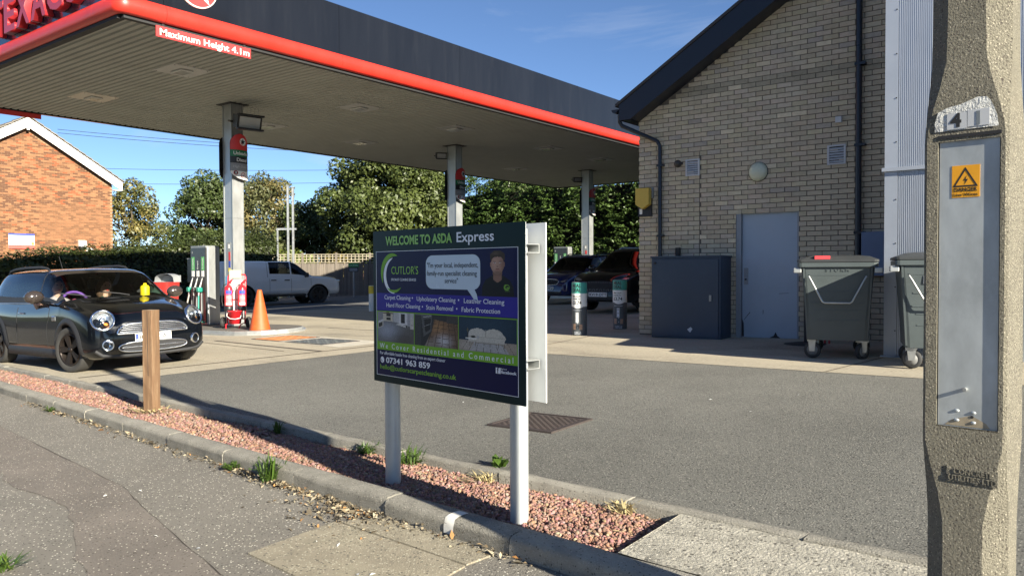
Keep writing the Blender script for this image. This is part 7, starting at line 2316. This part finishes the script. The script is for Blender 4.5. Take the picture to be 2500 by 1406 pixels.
b = MB(); b.lathe([(0, .031), (.07, .031), (.08, .034)], 16, (0, 0, 0), 'x'); b.build('hole', m_dark, t)
# =================================================================== distant brick house end behind the steel posts
HX2 = Vector((-44.0, 37.5, 0))
t = thing('far_house', 'dark brick house end with sloping roof behind the slim steel posts', 'house', (-44.5, 38.5, gz(-44, 36)), math.radians(37))
b = MB(); b.prism([(-2.2, 0, 0), (2.4, 0, 0), (2.4, 0, 4.6), (1.2, 0, 4.6), (-2.2, 0, 2.6)], (0, 5, 0)); b.build('wall', mat('dark_brick', (.13, .065, .045), .9, var=.3, vscale=6), t)
b = MB(); b.prism([(-2.5, -.1, 2.42), (1.25, -.1, 4.62), (1.25, -.1, 4.78), (-2.5, -.1, 2.58)], (0, 5.2, 0)); b.build('roof', m_ctile, t)
# =================================================================== timber fence with trellis
m_fence = mat('fence_timber', (.17, .145, .12), .85, var=.3, vscale=5, rand=.25, stretch=(1, 1, .3))
m_trellis = mat('trellis_timber', (.42, .37, .28), .85, var=.2, vscale=8)
FA, FB = Vector((-37.2, 24.3, 0)), Vector((-25.5, 33.3, 0))
fd = (FB - FA).normalized(); FLen = (FB - FA).length
zf = gz(-32, 28) - .05
fc = thing('timber_fence', 'weathered close boarded timber fence with trellis along its top', 'fence', (FA.x, FA.y, zf), math.atan2(fd.y, fd.x))
bm_ = MB(); bm_.box((0, -.012, .12), (.115, .012, 1.78)); bmesh_board = bm_.mesh('board', m_fence)
nb = int(FLen / .118)
for k in range(nb):
    o = link('fence_board', bmesh_board, fc); o.location = (k * .118, rnd.uniform(-.006, .006), rnd.uniform(-.015, .015)); o.rotation_euler = (rnd.uniform(-.01, .01), rnd.uniform(-.006, .006), 0)
b = MB(); b.box((0, -.03, 0), (FLen, .02, .13)); b.build('gravel_board', m_fence, fc)
for k in range(0, int(FLen / 1.8) + 1):
    b = MB(); b.box((k * 1.8 - .05, -.06, 0), (k * 1.8 + .05, .06, 2.35)); b.build('fence_post', m_fence, fc)
for zz in (1.83, 1.98, 2.13, 2.25):
    b = MB(); b.box((0, -.045, zz), (FLen, -.025, zz + .028)); b.build('trellis_rail', m_trellis, fc)
bt = MB(); bt.box((0, -.024, 1.82), (.028, -.006, 2.28)); tmesh = bt.mesh('trellis_slat', m_trellis)
for k in range(int(FLen / .20)):
    o = link('trellis_slat', tmesh, fc); o.location = (k * .20, 0, 0)
# sign on a post in front of the fence
t = thing('car_wash_sign', 'small green and black car parking sign on a grey post before the fence', 'sign', (-30.35, 26.55, gz(-30.3, 26.5)), math.radians(38))
b = MB(); b.cyl((0, 0, 0), (0, 0, 1.75), .05); b.build('post', m_greysteel, t)
b = MB(); b.box((-.26, -.06, 1.52), (.26, -.051, 1.72)); gp = b.build('green_plate', mat('sign_leaf_green', (.03, .24, .05), .5), t)
text('Car parking', m_signwhite, gp, frame(X_, Z_, (-.2, -.061, 1.58)), size=.10, fit=.40, ext=.0005)
b = MB(); b.box((-.25, -.06, 1.28), (.25, -.051, 1.515)); bp = b.build('black_plate', m_pumpbl, t)
for k in range(3):
    q = MB(); q.box((-.2, -.062, 1.33 + .05 * k), (.2, -.0605, 1.345 + .05 * k)); q.build('print_line', m_palet, bp)
# jet wash frame: steel posts
def steel_post(x, y, h, lab, w=.10):
    t = thing('steel_post', lab, 'post', (x, y, gz(x, y)), math.radians(38), 'slim steel posts of the old car wash')
    b = MB(); b.box((-w / 2, -w / 2, 0), (w / 2, w / 2, h)); b.box((-w / 2 - .03, -w / 2 - .03, h), (w / 2 + .03, w / 2 + .03, h + .05)); b.build('post', m_galv, t)
    return t
cp = Vector((-34.9, 26.0, 0)); rt = Vector((.794, .607, 0))
steel_post(*(cp)[:2], 5.95, 'tall slim steel post, left one of the close pair')
steel_post(*(cp + rt * .27)[:2], 5.85, 'tall slim steel post, right one of the close pair')
steel_post(*(cp - rt * .56)[:2], 3.62, 'shorter steel post left of the tall pair', .08)
t = thing('steel_beam', 'thin steel beam joining the shorter post to the tall pair', 'beam', (*(cp - rt * .56)[:2], gz(-35, 26) + 3.62), math.radians(37.4))
b = MB(); b.box((-.05, -.05, 0), (1.0, .05, .10)); b.build('beam', m_galv, t)
steel_post(-38.0, 24.8, 2.9, 'white painted post beside the hedge end', .12)
# overhead cables
def cable(p, q, sag, lab):
    t = thing('overhead_cable', lab, 'cable', p)
    p = Vector(p); q = Vector(q)
    b = MB(); b.tube([(p.lerp(q, k / 16) - p) + Vector((0, 0, -sag * 4 * (k / 16) * (1 - k / 16))) for k in range(17)], .018, 5); b.build('wire', m_dark, t)
cable((-60, 25, 11.6), (-34, 50, 10.4), .5, 'upper overhead cable crossing the sky from the house')
cable((-60, 25, 11.35), (-34, 50, 10.15), .5, 'second overhead cable just below the upper one')
cable((-70, 30, 10.2), (-40, 58, 10.9), .4, 'overhead cable seen low between the trees')
cable((-70, 30, 8.9), (-40, 58, 10.0), .4, 'lowest overhead cable seen between the trees')
# =================================================================== unseen houses and trees around the viewer, added for reflections
def reflect_house(x, y, w, lab, rz):
    t = thing('street_house', lab, 'house', (x, y, gz(x, y) - .2), rz, 'houses across the street')
    b = MB(); b.box((-w / 2, -4, 0), (w / 2, 4, 5)); b.build('wall', MATS['dark_brick'], t)
    b = MB(); b.prism([(-w / 2 - .3, -4.4, 4.9), (-w / 2 - .3, 4.4, 4.9), (-w / 2 - .3, 0, 8.2)], (w + .6, 0, 0)); b.build('roof', m_ctile, t)
    for k in (-1, 1):
        for zz in (.9, 3.1):
            f = MB(); f.box((k * w * .25 - .7, 4.0, zz), (k * w * .25 + .7, 4.05, zz + 1.3)); f.build('window', m_pumpbl, t)
reflect_house(-16, -18, 9, 'brick house across the street behind the viewer, left', 0)
reflect_house(-3, -19, 9, 'brick house across the street behind the viewer, middle', 0)
reflect_house(30, 2, 10, 'brick house across the side road, right of the viewer', math.pi / 2)
tree('reflection_tree', 'street tree across the road behind the viewer', (-9.5, -14.5), 7.5, 2.6, 2.6, m_oak, 51, .22, 50, 45, .2, .2, .8, group='street trees out of view')
tree('reflection_tree', 'street tree by the side road right of the viewer', (22, 14), 8.0, 3.6, 3.6, m_oak, 52, .26, 55, 40, .2, .22, .8, group='street trees out of view')
